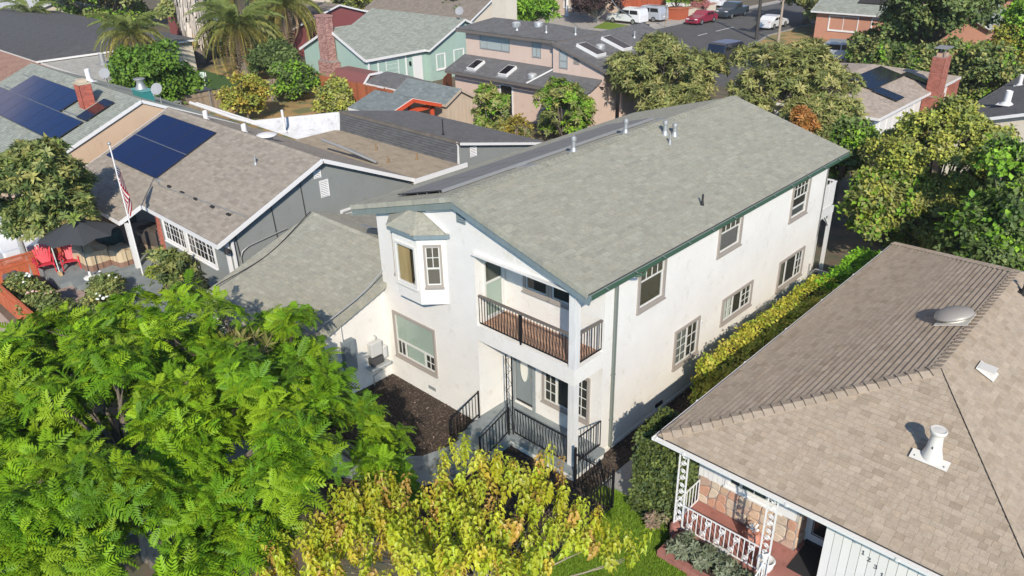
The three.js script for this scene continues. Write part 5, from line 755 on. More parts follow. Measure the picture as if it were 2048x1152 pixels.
{ // the far row
  let h = simpleHouse('salmon_house', 'salmon house with pale shingle roof and dry lawn across the street', { x0: -27.0, x1: -13.5, z0: -73.2, z1: -83, axis: 'x', e: 2.75, r: 5.0, ov: .5, wm: FAR.salmon, rm: FAR.sageShingle }); h.win('front', -25, .9, -73.7, 3.0, 1.4, {}); h.win('front', -20.5, .9, -73.7, 2.4, 1.4, {}); h.done();
  solarArray('solar_array', 'black solar panels on the salmon house roof', V(-22.8, 3.55, -74.9), V(1, 0, 0), V(0, .42, -.907), V(0, .907, .42), 4, 2, 1.7, 1.3, M.solarBlack, {});
  h = simpleHouse('salmon_gable_house', 'salmon house with grey roof and front gable behind the dark tree', { x0: -17, x1: -8.5, z0: -70, z1: -80, axis: 'z', e: 2.7, r: 4.7, ov: .4, wm: FAR.salmon, rm: FAR.sageShingle }); h.win('front', -15.8, .2, -70.4, 2.6, 1.9, {}); h.done();
  h = simpleHouse('cream_house', 'cream house with long pale roof behind the teal house', { x0: -70.5, x1: -52, z0: -46, z1: -55, axis: 'x', e: 2.7, r: 5.2, ov: .3, wm: FAR.cream, rm: FAR.brownShingle }); h.done();
  h = simpleHouse('porch_house', 'tan house with white porch columns at the top of the picture', { x0: -70, x1: -56.8, z0: -72.5, z1: -84, axis: 'x', e: 2.9, r: 4.8, ov: .5, wm: FAR.tan, rm: FAR.sageShingle }); for (const x of [-66, -63.2, -60.4]) mesh('column', new MB().lathe([[.26, -.2], [.26, .1], [.18, .2], [.16, 2.5], [.24, 2.7]], x, 0, -72.2, 12), M.whiteTrim, h); h.win('front', -61.6, .9, -73, 1.6, 1.4, {}); h.win('front', -59, .9, -73, 1.4, 1.4, {}); h.win('front', -65.4, .3, -73, 1.8, 2, {}); h.done();
  h = simpleHouse('white_garage_house', 'white house with wide garage door above the parked vans', { x0: -72, x1: -52.5, z0: -80.5, z1: -98, axis: 'z', e: 3.2, r: 5.6, ov: .4, wm: FAR.white, rm: FAR.greyShingle }); const gd = mesh('garage_door', new MB().box(-52.9, -.1, -90, -52.82, 2.3, -84.5), M.whiteTrim, h); for (let k = 0; k < 4; k++) mesh('door_panel', new MB().box(-52.82, -.05 + k * .58, -89.9, -52.79, .48 + k * .58, -84.6), M.whiteTrim, gd); h.done();
  h = simpleHouse('white_hill_house', 'white house at the end of the street behind the pink flowers', { x0: -74, x1: -54, z0: -101, z1: -116, axis: 'z', e: 3.2, r: 5.6, ov: .4, wm: FAR.white, rm: FAR.greyShingle }); h.win('right', -54.4, .8, -104, 3, 1.4, {}); h.done();
  h = simpleHouse('maroon_house', 'dark-roofed house with maroon walls behind the palms', { x0: -92, x1: -63, z0: -31, z1: -44, axis: 'x', e: 2.7, r: 4.6, ov: .3, wm: std([.22, .06, .06]), rm: FAR.brownShingle }); h.done();
  h = simpleHouse('black_roof_house', 'low house with wide black roof behind the pale flat roof', { x0: -104, x1: -63.6, z0: -7.4, z1: -21.5, axis: 'x', e: 3.0, r: 3.9, ov: .4, wm: FAR.cream, rm: FAR.blackShingle, hipB: 3.2 }); h.done();
  h = simpleHouse('salmon_roof_house', 'house with salmon shingle roof at the left edge', { x0: -75, x1: -49.2, z0: 6.2, z1: -5.3, rz: -4.4, axis: 'x', e: 1.6, r: 4.5, ov: .3, wm: FAR.cream, rm: FAR.salmonShingle }); h.done();
  const f = thing('flat_roof_building', 'pale flat-roofed building behind the sage roof', 'building', [-57.5, GY, -11.2]); mesh('wall', new MB().box(-6.8, -.1, -3.6, 5.8, 2.75, 3.2), FAR.cream, f); mesh('flat_roof', new MB().box(-7, 2.755, -3.8, 6, 2.9, 3.4), std([.5, .48, .42], { map: T.concrete }), f); mesh('roof_edge', new MB().box(-7.02, 2.6, 3.4, 6, 2.95, 3.46), M.whiteTrim, f); stovepipe('short metal vent on the pale flat roof', V(-59, 2.75, -11), .8, .2, {});
  h = simpleHouse('white_roof_house', 'house with white roof at the far left top', { x0: -130, x1: -101, z0: -18, z1: -27, axis: 'x', e: 3, r: 4.3, ov: .3, wm: FAR.cream, rm: M.roofWhite }); h.done();
  h = simpleHouse('far_grey_house', 'grey house on the far side beyond the palms at the top edge', { x0: -118, x1: -96, z0: -52, z1: -64, axis: 'x', e: 3, r: 5, ov: .3, wm: FAR.cream, rm: FAR.greyShingle }); h.done();
  h = simpleHouse('far_tan_house', 'tan house beyond the cream one at the top edge', { x0: -92, x1: -74, z0: -72, z1: -84, axis: 'x', e: 3, r: 5, ov: .3, wm: FAR.tan, rm: FAR.brownShingle }); h.done();
  h = simpleHouse('far_brown_house', 'brown-roofed house past the salmon gable house at the top right', { x0: -14, x1: 4, z0: -94, z1: -106, axis: 'x', e: 3, r: 5.2, ov: .3, wm: FAR.salmon, rm: FAR.brownShingle }); h.done();
}
// ---------------------------------------------------------------- fences
function boardFence(name, label, a, b, hgt, mat, o = {}) {
  const { bw = .14, gap = .008, tone = .22, rail = true, posts = 2.4, y = GY, cat = 'fence' } = o; const t = thing(name, label, cat, [(a.x + b.x) / 2, y, (a.z + b.z) / 2]); const d = b.clone().sub(a), L = d.length(); d.normalize(); const n = Math.floor(L / (bw + gap)), yaw = Math.atan2(-d.z, d.x);
  const geos = [0, 1, 2, 3].map(k => { const m = new MB(), c = 1 + (k - 1.5) * tone * .6, hh = hgt * (1 + (k - 1.5) * .008); m.box(-bw / 2, .03, -.011, bw / 2, hh, .011, [c, c, c]); const g = m.geo(); g.translate(0, 0, 0); const u = g.attributes.uv; for (let i = 0; i < u.count; i++) { const x = u.getX(i); u.setXY(i, u.getY(i) + k * .37, x); } return g; });
  for (let i = 0; i < n; i++) { const m = mesh('board', geos[Math.floor(R() * 4)], mat, t); m.position.copy(a).addScaledVector(d, (i + .5) * (bw + gap)).sub(t.position).setY(0); m.rotation.y = yaw; }
  const off = V(0, 0, 1).applyAxisAngle(UP, yaw).multiplyScalar(o.side === -1 ? .03 : -.03), P = (p, yy) => p.clone().sub(t.position).setY(yy).add(off);
  if (rail) for (const yy of [.3, hgt - .25]) mesh('rail', new MB().beam(P(a, yy), P(b, yy), .035, .09), mat, t);
  if (posts) for (let s = 0; s <= L + .01; s += posts) { const p = P(a.clone().addScaledVector(d, Math.min(s, L)), 0); mesh('post', new MB().box(p.x - .045, 0, p.z - .045, p.x + .045, hgt + .06, p.z + .045), o.postMat ?? mat, t); }
  if (o.cap) mesh('cap_board', new MB().beam(P(a, hgt + .08).sub(off), P(b, hgt + .08).sub(off), .12, .03), mat, t); return t;
}
boardFence('redwood_fence', 'tall new redwood board fence in front of the teal house', V(-45.6, 0, -22.3), V(-32.5, 0, -22.5), 1.9, M.redwood, { bw: .28, gap: .01, posts: 3, side: 1 });
boardFence('redwood_fence', 'short redwood fence panel between the playhouse and the pink house', V(-37.9, 0, -30.4), V(-35.4, 0, -27.2), 2.0, M.redwood, { bw: .28, posts: 0, rail: false });
boardFence('weathered_fence', 'weathered grey-brown board fence around the dry yard, nearer stretch', V(-47.6, 0, -11.8), V(-47.9, 0, -16.2), 1.6, M.cedar, { bw: .2, postMat: M.galv, side: -1 });
boardFence('weathered_fence', 'weathered grey-brown board fence between the two yard bushes', V(-47.9, 0, -16.9), V(-47.3, 0, -20.3), 1.7, M.cedar, { bw: .2, postMat: M.galv, side: -1 });
// ---------------------------------------------------------------- vehicles
function car(label, p, yaw, col, kind = 'sedan', name = 'parked_car', cat = 'car') {
  const t = thing(name, label, cat, [p[0], GY, p[1]], yaw);                     // nose towards +z
  const K = { sedan: { L: 4.7, w: 1.8, prof: [[-2.35, .35], [-2.33, .85], [-1.75, 1.0], [-1.15, 1.38], [.0, 1.45], [.75, 1.02], [1.2, .98], [2.1, .82], [2.35, .6], [2.33, .32]], cab: [[-1.68, 1.0], [-1.1, 1.36], [.02, 1.42], [.8, 1.0]], wx: 1.4 }, suv: { L: 5, w: 1.95, prof: [[-2.5, .4], [-2.48, 1.1], [-2.3, 1.75], [-2.0, 1.85], [.3, 1.85], [1.05, 1.2], [2.2, 1.08], [2.48, .8], [2.48, .4]], cab: [[-2.38, 1.15], [-2.2, 1.74], [.28, 1.8], [.98, 1.2]], wx: 1.55 }, pickup: { L: 5.4, w: 1.95, prof: [[-2.7, .5], [-2.7, 1.12], [-.9, 1.14], [-.75, 1.8], [.45, 1.82], [1.15, 1.2], [2.4, 1.1], [2.7, .85], [2.7, .45]], cab: [[-.82, 1.2], [-.68, 1.72], [.42, 1.76], [1.08, 1.2]], wx: 1.7 } }[kind];
  const paint = phy(col, { roughness: .3, clearcoat: 1, clearcoatRoughness: .06 });
  const ext = (pts, w, bev) => { const s = new THREE.Shape(pts.map(a => new THREE.Vector2(a[0], a[1]))); const g = new THREE.ExtrudeGeometry(s, { depth: w - bev * 2, bevelEnabled: true, bevelThickness: bev, bevelSize: bev * .6, bevelSegments: 3 }); g.translate(0, 0, -(w - bev * 2) / 2); g.rotateY(-Math.PI / 2); return g; };
  mesh('body', ext(K.prof, K.w, .12), paint, t);
  const gl = M.darkGlass, c = K.cab, hw = K.w / 2 + .004, mid = (c[1][0] + c[2][0]) / 2, top = c[1][1] - .05, bot = Math.max(c[0][1], c[3][1]) + .03;
  for (const s of [-1, 1]) for (const [z0, z1, za, zb] of [[c[0][0] + .16, mid - .05, c[1][0] + .1, mid - .05], [mid + .05, c[3][0] - .25, mid + .05, c[2][0] - .02]]) { const q = [V(s * hw, bot, z0), V(s * hw, bot, z1), V(s * hw, top, zb), V(s * hw, top, za)]; if (s > 0) q.reverse(); mesh('side_window', new MB().poly(q), gl, t); }
  const strip = (a, b, w0, w1) => { const d = V(0, b[1] - a[1], b[0] - a[0]), n = V(0, d.z, -d.y).normalize(); if (n.y < 0) n.negate(); const f = (p, w, k) => V(k * w, p[1], p[0]).addScaledVector(n, .035); const q = [f(a, w0, -1), f(a, w0, 1), f(b, w1, 1), f(b, w1, -1)]; return new MB().poly(q); };
  mesh('windscreen', strip([c[3][0] - .02, c[3][1] + .05], [c[2][0] + .03, c[2][1] - .04], K.w * .42, K.w * .36), gl, t); mesh('rear_window', strip([c[0][0] + .02, c[0][1] + .06], [c[1][0] - .02, c[1][1] - .05], K.w * .42, K.w * .37), gl, t);
  for (const z of [-K.wx, K.wx]) for (const s of [-1, 1]) { const wl = mesh('wheel', new MB().lathe([[.2, -.11], [.33, -.11], [.35, -.06], [.35, .06], [.33, .11], [.2, .11]], 0, 0, 0, 20).geo().rotateZ(Math.PI / 2).translate(s * (K.w / 2 - .07), .35, z), M.rubber, t); mesh('rim', new MB().lathe([[0, .09], [.06, .1], [.18, .105], [.21, .09]], 0, 0, 0, 12).geo().rotateZ(-Math.PI / 2 * s).translate(s * (K.w / 2 - .05), .35, z), M.metal, wl); }
  for (const s of [-1, 1]) { mesh('headlight', new RoundedBoxGeometry(.4, .14, .1, 1, .03).translate(s * K.w * .33, K.prof.at(-2)[1] + .1, K.L / 2 - .02), M.whiteTrim, t); mesh('tail_light', new RoundedBoxGeometry(.28, .22, .08, 1, .03).translate(s * K.w * .38, .85, -K.L / 2 + .0), std([.4, .02, .02], { roughness: .3 }), t); mesh('mirror', new RoundedBoxGeometry(.16, .12, .1, 1, .03).translate(s * (K.w / 2 + .1), bot + .05, c[3][0] - .3), paint, t); }
  mesh('bumper', new RoundedBoxGeometry(K.w * .96, .22, .14, 2, .05).translate(0, .42, K.L / 2 + .03), paint, t); mesh('rear_bumper', new RoundedBoxGeometry(K.w * .96, .22, .14, 2, .05).translate(0, .45, -K.L / 2 - .02), paint, t); mesh('grille', new MB().box(-.45, .5, K.L / 2 + .05, .45, .66, K.L / 2 + .108), M.rubber, t); mesh('number_plate', new MB().box(-.25, .62, -K.L / 2 - .1, .25, .76, -K.L / 2 - .06), M.whiteTrim, t);
  return t;
}
const carWhite = [.72, .72, .72];
car('large white SUV parked in the far driveway, nearer the purple tree', [-50.0, -71.6], -Math.PI / 2, carWhite, 'suv'); car('silver van parked behind the white SUV in the far driveway', [-49.2, -74.9], -Math.PI / 2, [.4, .42, .45], 'suv');
car('crimson sedan parked nose-on along the far kerb', [-42.4, -76.8], 0, [.27, .012, .04], 'sedan'); car('dark blue-grey pickup parked behind the crimson sedan', [-42.2, -83.9], 0, [.035, .05, .065], 'pickup'); car('white sedan parked in the dappled shade on the street', [-33.6, -78.2], Math.PI, carWhite, 'sedan'); car('white car on the driveway behind the dark pickup', [-50.5, -92], -Math.PI / 2, carWhite, 'sedan');
car('dark navy car half hidden behind the loquat trees', [-27.0, -56.5], Math.PI * .97, [.012, .015, .025], 'suv'); car('white crossover with dark wheel on the driveway by the dense shrubs', [-19.6, -61.9], -Math.PI * .42, carWhite, 'suv');
car('white pickup parked behind the lattice fence at the left edge', [-29.0, 5.3], -Math.PI / 2, carWhite, 'pickup');
// ---------------------------------------------------------------- street furniture and yard things
{ const t = thing('wheelie_bin', 'dark wheelie bin at the kerb by the far driveway', 'bin', [-42.9, GY, -65.4]); mesh('body', new RoundedBoxGeometry(.6, .95, .6, 2, .05).translate(0, .55, 0), std([.05, .045, .04], { roughness: .5 }), t); mesh('lid', new RoundedBoxGeometry(.66, .1, .68, 2, .03).translate(0, 1.06, .02), std([.04, .04, .04], { roughness: .5 }), t); for (const s of [-1, 1]) mesh('wheel', new MB().lathe([[0, -.03], [.1, -.03], [.1, .03], [0, .03]], 0, 0, 0, 12).geo().rotateZ(Math.PI / 2).translate(s * .28, .1, -.26), M.rubber, t); }
{ const t = thing('street_pole', 'tall dark utility pole standing in the street shade', 'pole', [-31.0, GY, -69.3]); mesh('pole', new MB().tube([V(0, 0, 0), V(0, 9, 0)], [.19, .15], 10), std([.05, .045, .04]), t); mesh('crossarm', new MB().box(-1, 8.3, -.06, 1, 8.45, .06), M.cedar, t); }
{ const t = thing('street_sign_post', 'thin brown sign post beside the crimson sedan', 'post', [-43.9, GY, -71.0]); mesh('post', new MB().tube([V(0, 0, 0), V(0, 2.6, 0)], .05, 8), M.cedar, t); mesh('plate', new MB().box(-.2, 2.2, .05, .2, 2.6, .07), M.galv, t); }
{ const t = thing('planter_box', 'orange-brown planter box with tall plants behind the vans', 'planter', [-47.2, GY, -78.4]); mesh('box', new MB().box(-1.2, 0, -1.1, 1.2, 1.3, 1.1), std([.5, .12, .05], { map: T.wood }), t); mesh('rim', new MB().box(-1.28, 1.3, -1.18, 1.28, 1.38, 1.18), std([.5, .14, .06]), t); }
{ const t = thing('retaining_wall', 'low cream retaining wall with pink flowers by the far pavement', 'wall', [-47.5, GY, -84]); mesh('wall', new MB().box(-.3, 0, -4.5, .3, .9, 4.5), FAR.cream, t); mesh('coping', new MB().box(-.38, .9, -4.55, .38, 1.0, 4.55), std([.45, .22, .16]), t); }
{ const t = thing('far_redwood_fence', 'orange-red fence behind the white SUV', 'fence', [-53, GY, -79.2]); for (let i = 0; i < 26; i++) mesh('board', new MB().box(-3.6 + i * .28, 0, -.04, -3.34 + i * .28, 2.5, .04, jit([1, 1, 1], .15)), std([.52, .12, .05], { map: T.wood, roughness: .85 }), t); }
{ // yard things behind
  const t = thing('step_ladder', 'aluminium step ladder standing by the round tree', 'ladder', [-43.6, GY, -9.9], .5); for (const s of [-1, 1]) { mesh('stile', new MB().beam(V(s * .3, 0, .4), V(s * .22, 2.2, 0), .06, .03), M.galv, t); mesh('rear_leg', new MB().beam(V(s * .28, 0, -.6), V(s * .2, 2.15, -.05), .04, .03), M.galv, t); } for (let k = 1; k < 7; k++) mesh('tread', new MB().box(-.28 + k * .01, k * .3, .4 - k * .055 - .05, .28 - k * .01, k * .3 + .03, .4 - k * .055 + .08), M.galv, t); mesh('top_cap', new MB().box(-.26, 2.18, -.12, .26, 2.25, .12), M.galv, t);
  const a = thing('lawn_armchair', 'white garden armchair with mint cushions on the green turf', 'armchair', [-58.3, GY, -18.6], .9); const wt = M.whiteTrim, mint = std([.5, .6, .52]); mesh('seat_frame', new MB().box(-.45, .35, -.45, .45, .45, .45), wt, a); for (const [x, z] of [[-.42, -.42], [.42, -.42], [-.42, .42], [.42, .42]]) mesh('leg', new MB().box(x - .05, 0, z - .05, x + .05, .66, z + .05), wt, a); for (const s of [-1, 1]) mesh('armrest', new MB().box(s * .42 - .07, .66, -.48, s * .42 + .07, .72, .48), wt, a); mesh('backrest', new MB().box(-.45, .46, -.48, .45, 1.0, -.4), wt, a); mesh('seat_cushion', new RoundedBoxGeometry(.74, .16, .76, 2, .05).translate(0, .53, .02), mint, a); mesh('back_cushion', new RoundedBoxGeometry(.74, .5, .16, 2, .05).translate(0, .82, -.3), mint, a);
  const tb = thing('garden_table', 'pale garden table with a small bird figure near the white armchair', 'table', [-53.2, GY, -16.1]); mesh('tabletop', new MB().box(-.9, .7, -.6, .9, .76, .6), FAR.cream, tb); for (const [x, z] of [[-.8, -.5], [.8, -.5], [-.8, .5], [.8, .5]]) mesh('leg', new MB().box(x - .05, 0, z - .05, x + .05, .7, z + .05), FAR.cream, tb);
}
// ---------------------------------------------------------------- vegetation
reseed(4242);
const leafMat = (c, tr = .25, o = {}) => phy(c, { roughness: .55, transmission: tr, thickness: 0, specularIntensity: .5, ...o });
const bent = (L, w, o = {}) => {                                       // one leaf along +z, bent down, pointed
  const { droop = .25, fold = .25, mid = .45, z0 = 0, c = [1, 1, 1], tip = .0 } = o, m = new MB(), P = (x, t) => V(x * w, fold * Math.abs(x) * w - droop * L * t * t, z0 + L * t), a = P(0, 0), b = P(0, mid), t = P(tip, 1), l = P(-1, mid), r = P(1, mid);
  m.poly([a, b, l], c).poly([a, r, b], c).poly([b, t, l], c).poly([b, r, t], c); return m.geo();
};
const E3 = new THREE.Euler(), Q4 = new THREE.Quaternion();
const xf = (p, rx, ry, rz, s = 1) => new THREE.Matrix4().compose(p, new THREE.Quaternion().setFromEuler(new THREE.Euler(rx, ry, rz, 'YXZ')), V(s, s, s));
const merged = (list) => { const m = new MB(); for (const [g, x, c] of list) m.add(g, x, c); return m.geo(); };
// a set: leaf geometries, and clusters of them (arrangements), merged for instancing
function rosette(leaf, n, o = {}) { const { up = .5, jitter = .35, rad = .02, s0 = .75, s1 = 1.1 } = o, a = []; for (let i = 0; i < n; i++) { const y = i / n * 6.283 * 1 + RR(-.3, .3), el = -(up + RR(-jitter, jitter)), k = RR(.8, 1.15); a.push([pick(leaf), xf(V(Math.sin(y) * rad, RR(-.03, .05), Math.cos(y) * rad), el, y, RR(-.4, .4), RR(s0, s1)), [k, k, k * RR(.9, 1.05)]]); } return a; }
const frondLeaf = (() => { const v = []; for (let q = 0; q < 3; q++) { const m = new MB(), L = .58, n = 8, arc = (t) => V(0, .1 * Math.sin(t * 2.2) - .22 * t * t, L * t); m.tube([0, .35, .7, 1].map(arc), [.006, .005, .004, .002], 4, [.8, .95, .7], false);
  for (let i = 0; i < n; i++) { const t = .18 + .8 * i / (n - 1), b = arc(t), l = .2 * Math.sin(.5 + t * 2.1) * RR(.85, 1.15), w = .028; for (const s of [-1, 1]) { const d = V(s * .86, -.14 + RR(-.12, .1), .5 + t * .3).normalize(), e = d.clone().add(V(0, -.38, 0)).normalize(), nrm = V(0, 1, 0), sd = d.clone().cross(nrm).normalize().multiplyScalar(w); const p1 = b.clone().addScaledVector(d, l * .55), p2 = p1.clone().addScaledVector(e, l * .5), k = RR(.9, 1.12), c = [k, k, k * .9]; const q4 = [b.clone().addScaledVector(sd, .5), p1.clone().add(sd), p1.clone().sub(sd), b.clone().addScaledVector(sd, -.5)]; m.poly(s > 0 ? q4 : q4.reverse(), c); const q3 = [p1.clone().add(sd), p2, p1.clone().sub(sd)]; m.poly(s > 0 ? q3 : q3.reverse(), c); } } v.push(m.geo()); } return v; })();
const SETS = {
  jac: [0, 1, 2].map(() => rosette(frondLeaf, 7, { up: .35, jitter: .4, s0: .7, s1: 1.15 })),
  broad: (() => { const l = [bent(.3, .06, { droop: .35 }), bent(.26, .065, { droop: .2 })]; return [0, 1, 2].map(() => rosette(l, 9, { up: .35, jitter: .55 })); })(),
  loquat: (() => { const l = [bent(.36, .06, { droop: .3, fold: .5 }), bent(.3, .055, { droop: .1, fold: .5 })]; return [0, 1, 2].map(() => rosette(l, 9, { up: .55, jitter: .45 })); })(),
  small: (() => { const l = [bent(.13, .04), bent(.11, .042, { droop: .1 })]; return [0, 1, 2].map(() => { const a = []; for (let i = 0; i < 16; i++) a.push([pick(l), xf(V(RR(-.16, .16), RR(-.1, .12), RR(-.16, .16)), RR(-1.2, .4), RR(0, 6.28), RR(-.5, .5), RR(.8, 1.25)), (() => { const k = RR(.75, 1.2); return [k, k, k]; })()]); return a; }); })(),
  mid: (() => { const l = [bent(.22, .075), bent(.19, .07, { droop: .1 })]; return [0, 1, 2].map(() => { const a = []; for (let i = 0; i < 15; i++) a.push([pick(l), xf(V(RR(-.26, .26), RR(-.14, .18), RR(-.26, .26)), RR(-1.1, .5), RR(0, 6.28), RR(-.5, .5), RR(.8, 1.25)), (() => { const k = RR(.75, 1.2); return [k, k, k]; })()]); return a; }); })(),
  maple: (() => { // an upright shoot with pairs of drooping pointed leaves
    const lf = [0, 1].map(q => { const m = new MB(), P = (x, z) => V(x * .062, -.34 * z * z * .14 + .015 * Math.abs(x), z * .15), o = [[0, 0], [.75, .12], [1.05, .42], [.62, .5], [.34, .98 + q * .1], [0, 1.12 + q * .1], [-.34, .92], [-.62, .5], [-1, .4], [-.7, .1]]; for (let i = 0; i < o.length - 1; i++) if (i) m.poly([P(0, .35), P(...o[i + 1]), P(...o[i])].reverse()); m.poly([P(0, 0), P(...o[1]), P(0, .35)].reverse()); m.poly([P(0, 0), P(0, .35), P(...o[9])].reverse()); return m.geo(); });
    return [0, 1, 2].map(() => { const a = [], n = 22; for (let i = 0; i < n; i++) { const t = (i + .5) / n, y = i * 2.4 + RR(-.4, .4), k = RR(.82, 1.15); a.push([pick(lf), xf(V(Math.sin(y) * .05, .08 + t * .62, Math.cos(y) * .05), RR(.35, 1.15) - t * .5, y, RR(-.3, .3), RR(.75, 1.2) * (1.05 - .35 * t)), [k, k * RR(.95, 1.03), k]]); } const st = new MB().tube([V(0, -.2, 0), V(0, .35, 0), V(0, .72, 0)], [.008, .006, .003], 4, [1.1, .8, .6], false).geo(); a.stem = st; return a; }); })(),
  needle: (() => { const l = [bent(.5, .07, { droop: -.1, fold: .4 })]; return [0, 1].map(() => rosette(l, 8, { up: .6, jitter: .6 })); })(),
};
const MERGED = {}; for (const k in SETS) MERGED[k] = SETS[k].map(a => { const m = merged(a); if (a.stem) return merged([[m, null], [a.stem, null]].map(q => [q[0], new THREE.Matrix4(), [1, 1, 1]])); return m; });
const leafMats = {}; const lm = (key, c, tr) => leafMats[key] ??= leafMat(c, tr);
const hexC = (a) => C(a[0], a[1], a[2]);
// clumps [x, y, z, rx, ry]; n clusters over their surfaces; cols: list of colours (multiplying white)
function crown(parent, set, clumps, n, cols, o = {}) {
  const { s0 = .8, s1 = 1.25, inner = .5, upb = .45, solo = 0, soloName = 'leaf', name = 'crown', mat = leafMat([1, 1, 1], .22), low = -.35, upright = false } = o;
  const tot = clumps.reduce((a, c) => a + c[3] * c[3], 0), spots = [], base = parent.position;
  for (const [x, y, z, rx, ry] of clumps) { const tone = RR(.88, 1.12); const k = Math.max(3, Math.round(n * rx * rx / tot)); for (let i = 0; i < k; i++) {
    let d; do d = V(RR(-1, 1), RR(-1, 1), RR(-1, 1)); while (d.lengthSq() > 1 || d.lengthSq() < .01); d.normalize(); if (d.y < low) d.y = -d.y;
    const rad = 1 - inner * Math.pow(R(), 2), p = V(x + d.x * rx * rad, y + d.y * ry * rad, z + d.z * rx * rad), nn = upright ? d.clone().multiplyScalar(.35).add(V(0, 1, 0)).normalize() : d.clone().multiplyScalar(1 - upb).add(V(0, upb, 0)).add(V(RR(-.3, .3), RR(-.3, .3), RR(-.3, .3))).normalize();
    const q = new THREE.Quaternion().setFromUnitVectors(UP, nn).multiply(new THREE.Quaternion().setFromAxisAngle(UP, RR(0, 6.283))), s = RR(s0, s1), c = pick(cols), f = tone * RR(.86, 1.14);
    spots.push({ p, m: new THREE.Matrix4().compose(p.clone().sub(base), q, V(s, s, s)), c: [c[0] * f, c[1] * f, c[2] * f], v: Math.floor(R() * SETS[set].length) }); } }
  if (solo) { // the clusters nearest to the camera, leaf by leaf
    const near = spots.filter(s => inFrame(s.p)).sort((a, b) => a.p.distanceToSquared(camera.position) - b.p.distanceToSquared(camera.position)); let left = solo; const gone = new Set(), mats = {};
    for (const s of near) { const arr = SETS[set][s.v]; if (left < arr.length) break; left -= arr.length; gone.add(s); const key = s.c.map(a => Math.round(a * 30)).join(); mats[key] ??= (() => { const m = mat.clone(); m.color = C(...s.c); return m; })(); for (const [g, x] of arr) { const l = mesh(soloName, g, mats[key], parent); new THREE.Matrix4().multiplyMatrices(s.m, x).decompose(l.position, l.quaternion, l.scale); } }
    spots.splice(0, spots.length, ...spots.filter(s => !gone.has(s)));
  }
  for (let v = 0; v < SETS[set].length; v++) { const a = spots.filter(s => s.v === v); if (!a.length) continue; const im = new THREE.InstancedMesh(MERGED[set][v], mat, a.length); im.name = name; im.castShadow = im.receiveShadow = true; a.forEach((s, i) => { im.setMatrixAt(i, s.m); im.setColorAt(i, C(...s.c)); }); im.userData.kind = 'stuff'; parent.add(im); }
}
function limbs(parent, clumps, o = {}) {                                // trunk and limbs to the clumps, in the parent's frame
  const { h = 1.2, r = .16, lean = V(0, 0, 0), mat = M.bark, share = 1, trunks = 1 } = o, b = parent.position, m = new MB(), hub = V(lean.x, h, lean.z);
  for (let k = 0; k < trunks; k++) { const off = trunks > 1 ? V(RR(-.3, .3), 0, RR(-.3, .3)) : V(0, 0, 0); m.tube([off.clone().setY(-.1), off.clone().multiplyScalar(.8).add(hub.clone().multiplyScalar(.5)), hub], [r * 1.25, r, r * .85], 9); }
  for (const c of clumps) { if (R() > share) continue; const e = V(c[0] - b.x, c[1] - b.y, c[2] - b.z), mid = hub.clone().lerp(e, .5).add(V(RR(-.2, .2), RR(.0, .3) * Math.min(1, c[3]), RR(-.2, .2))); m.tube([hub.clone().add(V(0, -.05, 0)), mid, e], [r * .55, r * .34, r * .1], 6); for (let j = 0; j < 3; j++) { const d = V(RR(-1, 1), RR(-.1, 1), RR(-1, 1)).normalize(); m.tube([mid.clone().lerp(e, .4 + .25 * j), e.clone().addScaledVector(d, c[3] * .6)], [r * .16, r * .05], 5); } }
  mesh('trunk', m, mat, parent);
}
function blob(cx, cy, cz, rx, ry, n, cr, seedN) {                        // clump centres inside an ellipsoid
  if (seedN) reseed(seedN); const a = []; for (let i = 0; i < n; i++) { let d; do d = V(RR(-1, 1), RR(-1, 1), RR(-1, 1)); while (d.lengthSq() > 1); const k = Math.pow(d.length(), -.35); const s = cr * RR(.75, 1.25); a.push([cx + d.x * k * (rx - s * .6), cy + d.y * k * (ry - s * .5), cz + d.z * k * (rx - s * .6), s, s * .8]); } return a; }
function tree(name, label, cat, pos, clumps, set, n, cols, o = {}) { const t = thing(name, label, cat, pos, 0, o.group); if (!o.noTrunk) limbs(t, clumps, o.trunk ?? {}); crown(t, set, clumps, n, cols, o); return t; }
const G = { jac: [[0.15, 0.291, 0.012], [0.12, 0.253, 0.012], [0.188, 0.332, 0.014], [0.21, 0.332, 0.014], [0.097, 0.205, 0.014], [0.233, 0.355, 0.02]], map: [[.50, .50, .03], [.46, .52, .03], [.53, .52, .035], [.42, .50, .03], [.55, .44, .05], [.56, .36, .08], [.52, .54, .06], [.44, .53, .03], [.5, .54, .04], [.46, .54, .04], [.40, .50, .03]], olive: [[0.252, 0.283, 0.083], [0.202, 0.248, 0.068], [0.319, 0.336, 0.112], [0.353, 0.336, 0.098]], deep: [[0.092, 0.144, 0.037], [0.076, 0.119, 0.03], [0.126, 0.186, 0.045], [0.169, 0.22, 0.067]], loq: [[0.264, 0.281, 0.083], [0.33, 0.33, 0.107], [0.198, 0.223, 0.066], [0.396, 0.363, 0.132], [0.165, 0.19, 0.058]], lime: [[0.186, 0.355, 0.026], [0.243, 0.41, 0.033], [0.143, 0.287, 0.026]], yel: [[0.334, 0.368, 0.059], [0.395, 0.414, 0.067], [0.274, 0.331, 0.059], [0.456, 0.442, 0.084]], org: [[0.42, 0.168, 0.049], [0.364, 0.196, 0.042], [0.476, 0.224, 0.07]], plum: [[.07, .04, .04], [.09, .05, .05], [.05, .03, .03]], gold: [[0.365, 0.288, 0.041], [0.27, 0.227, 0.041], [0.419, 0.302, 0.047]] };
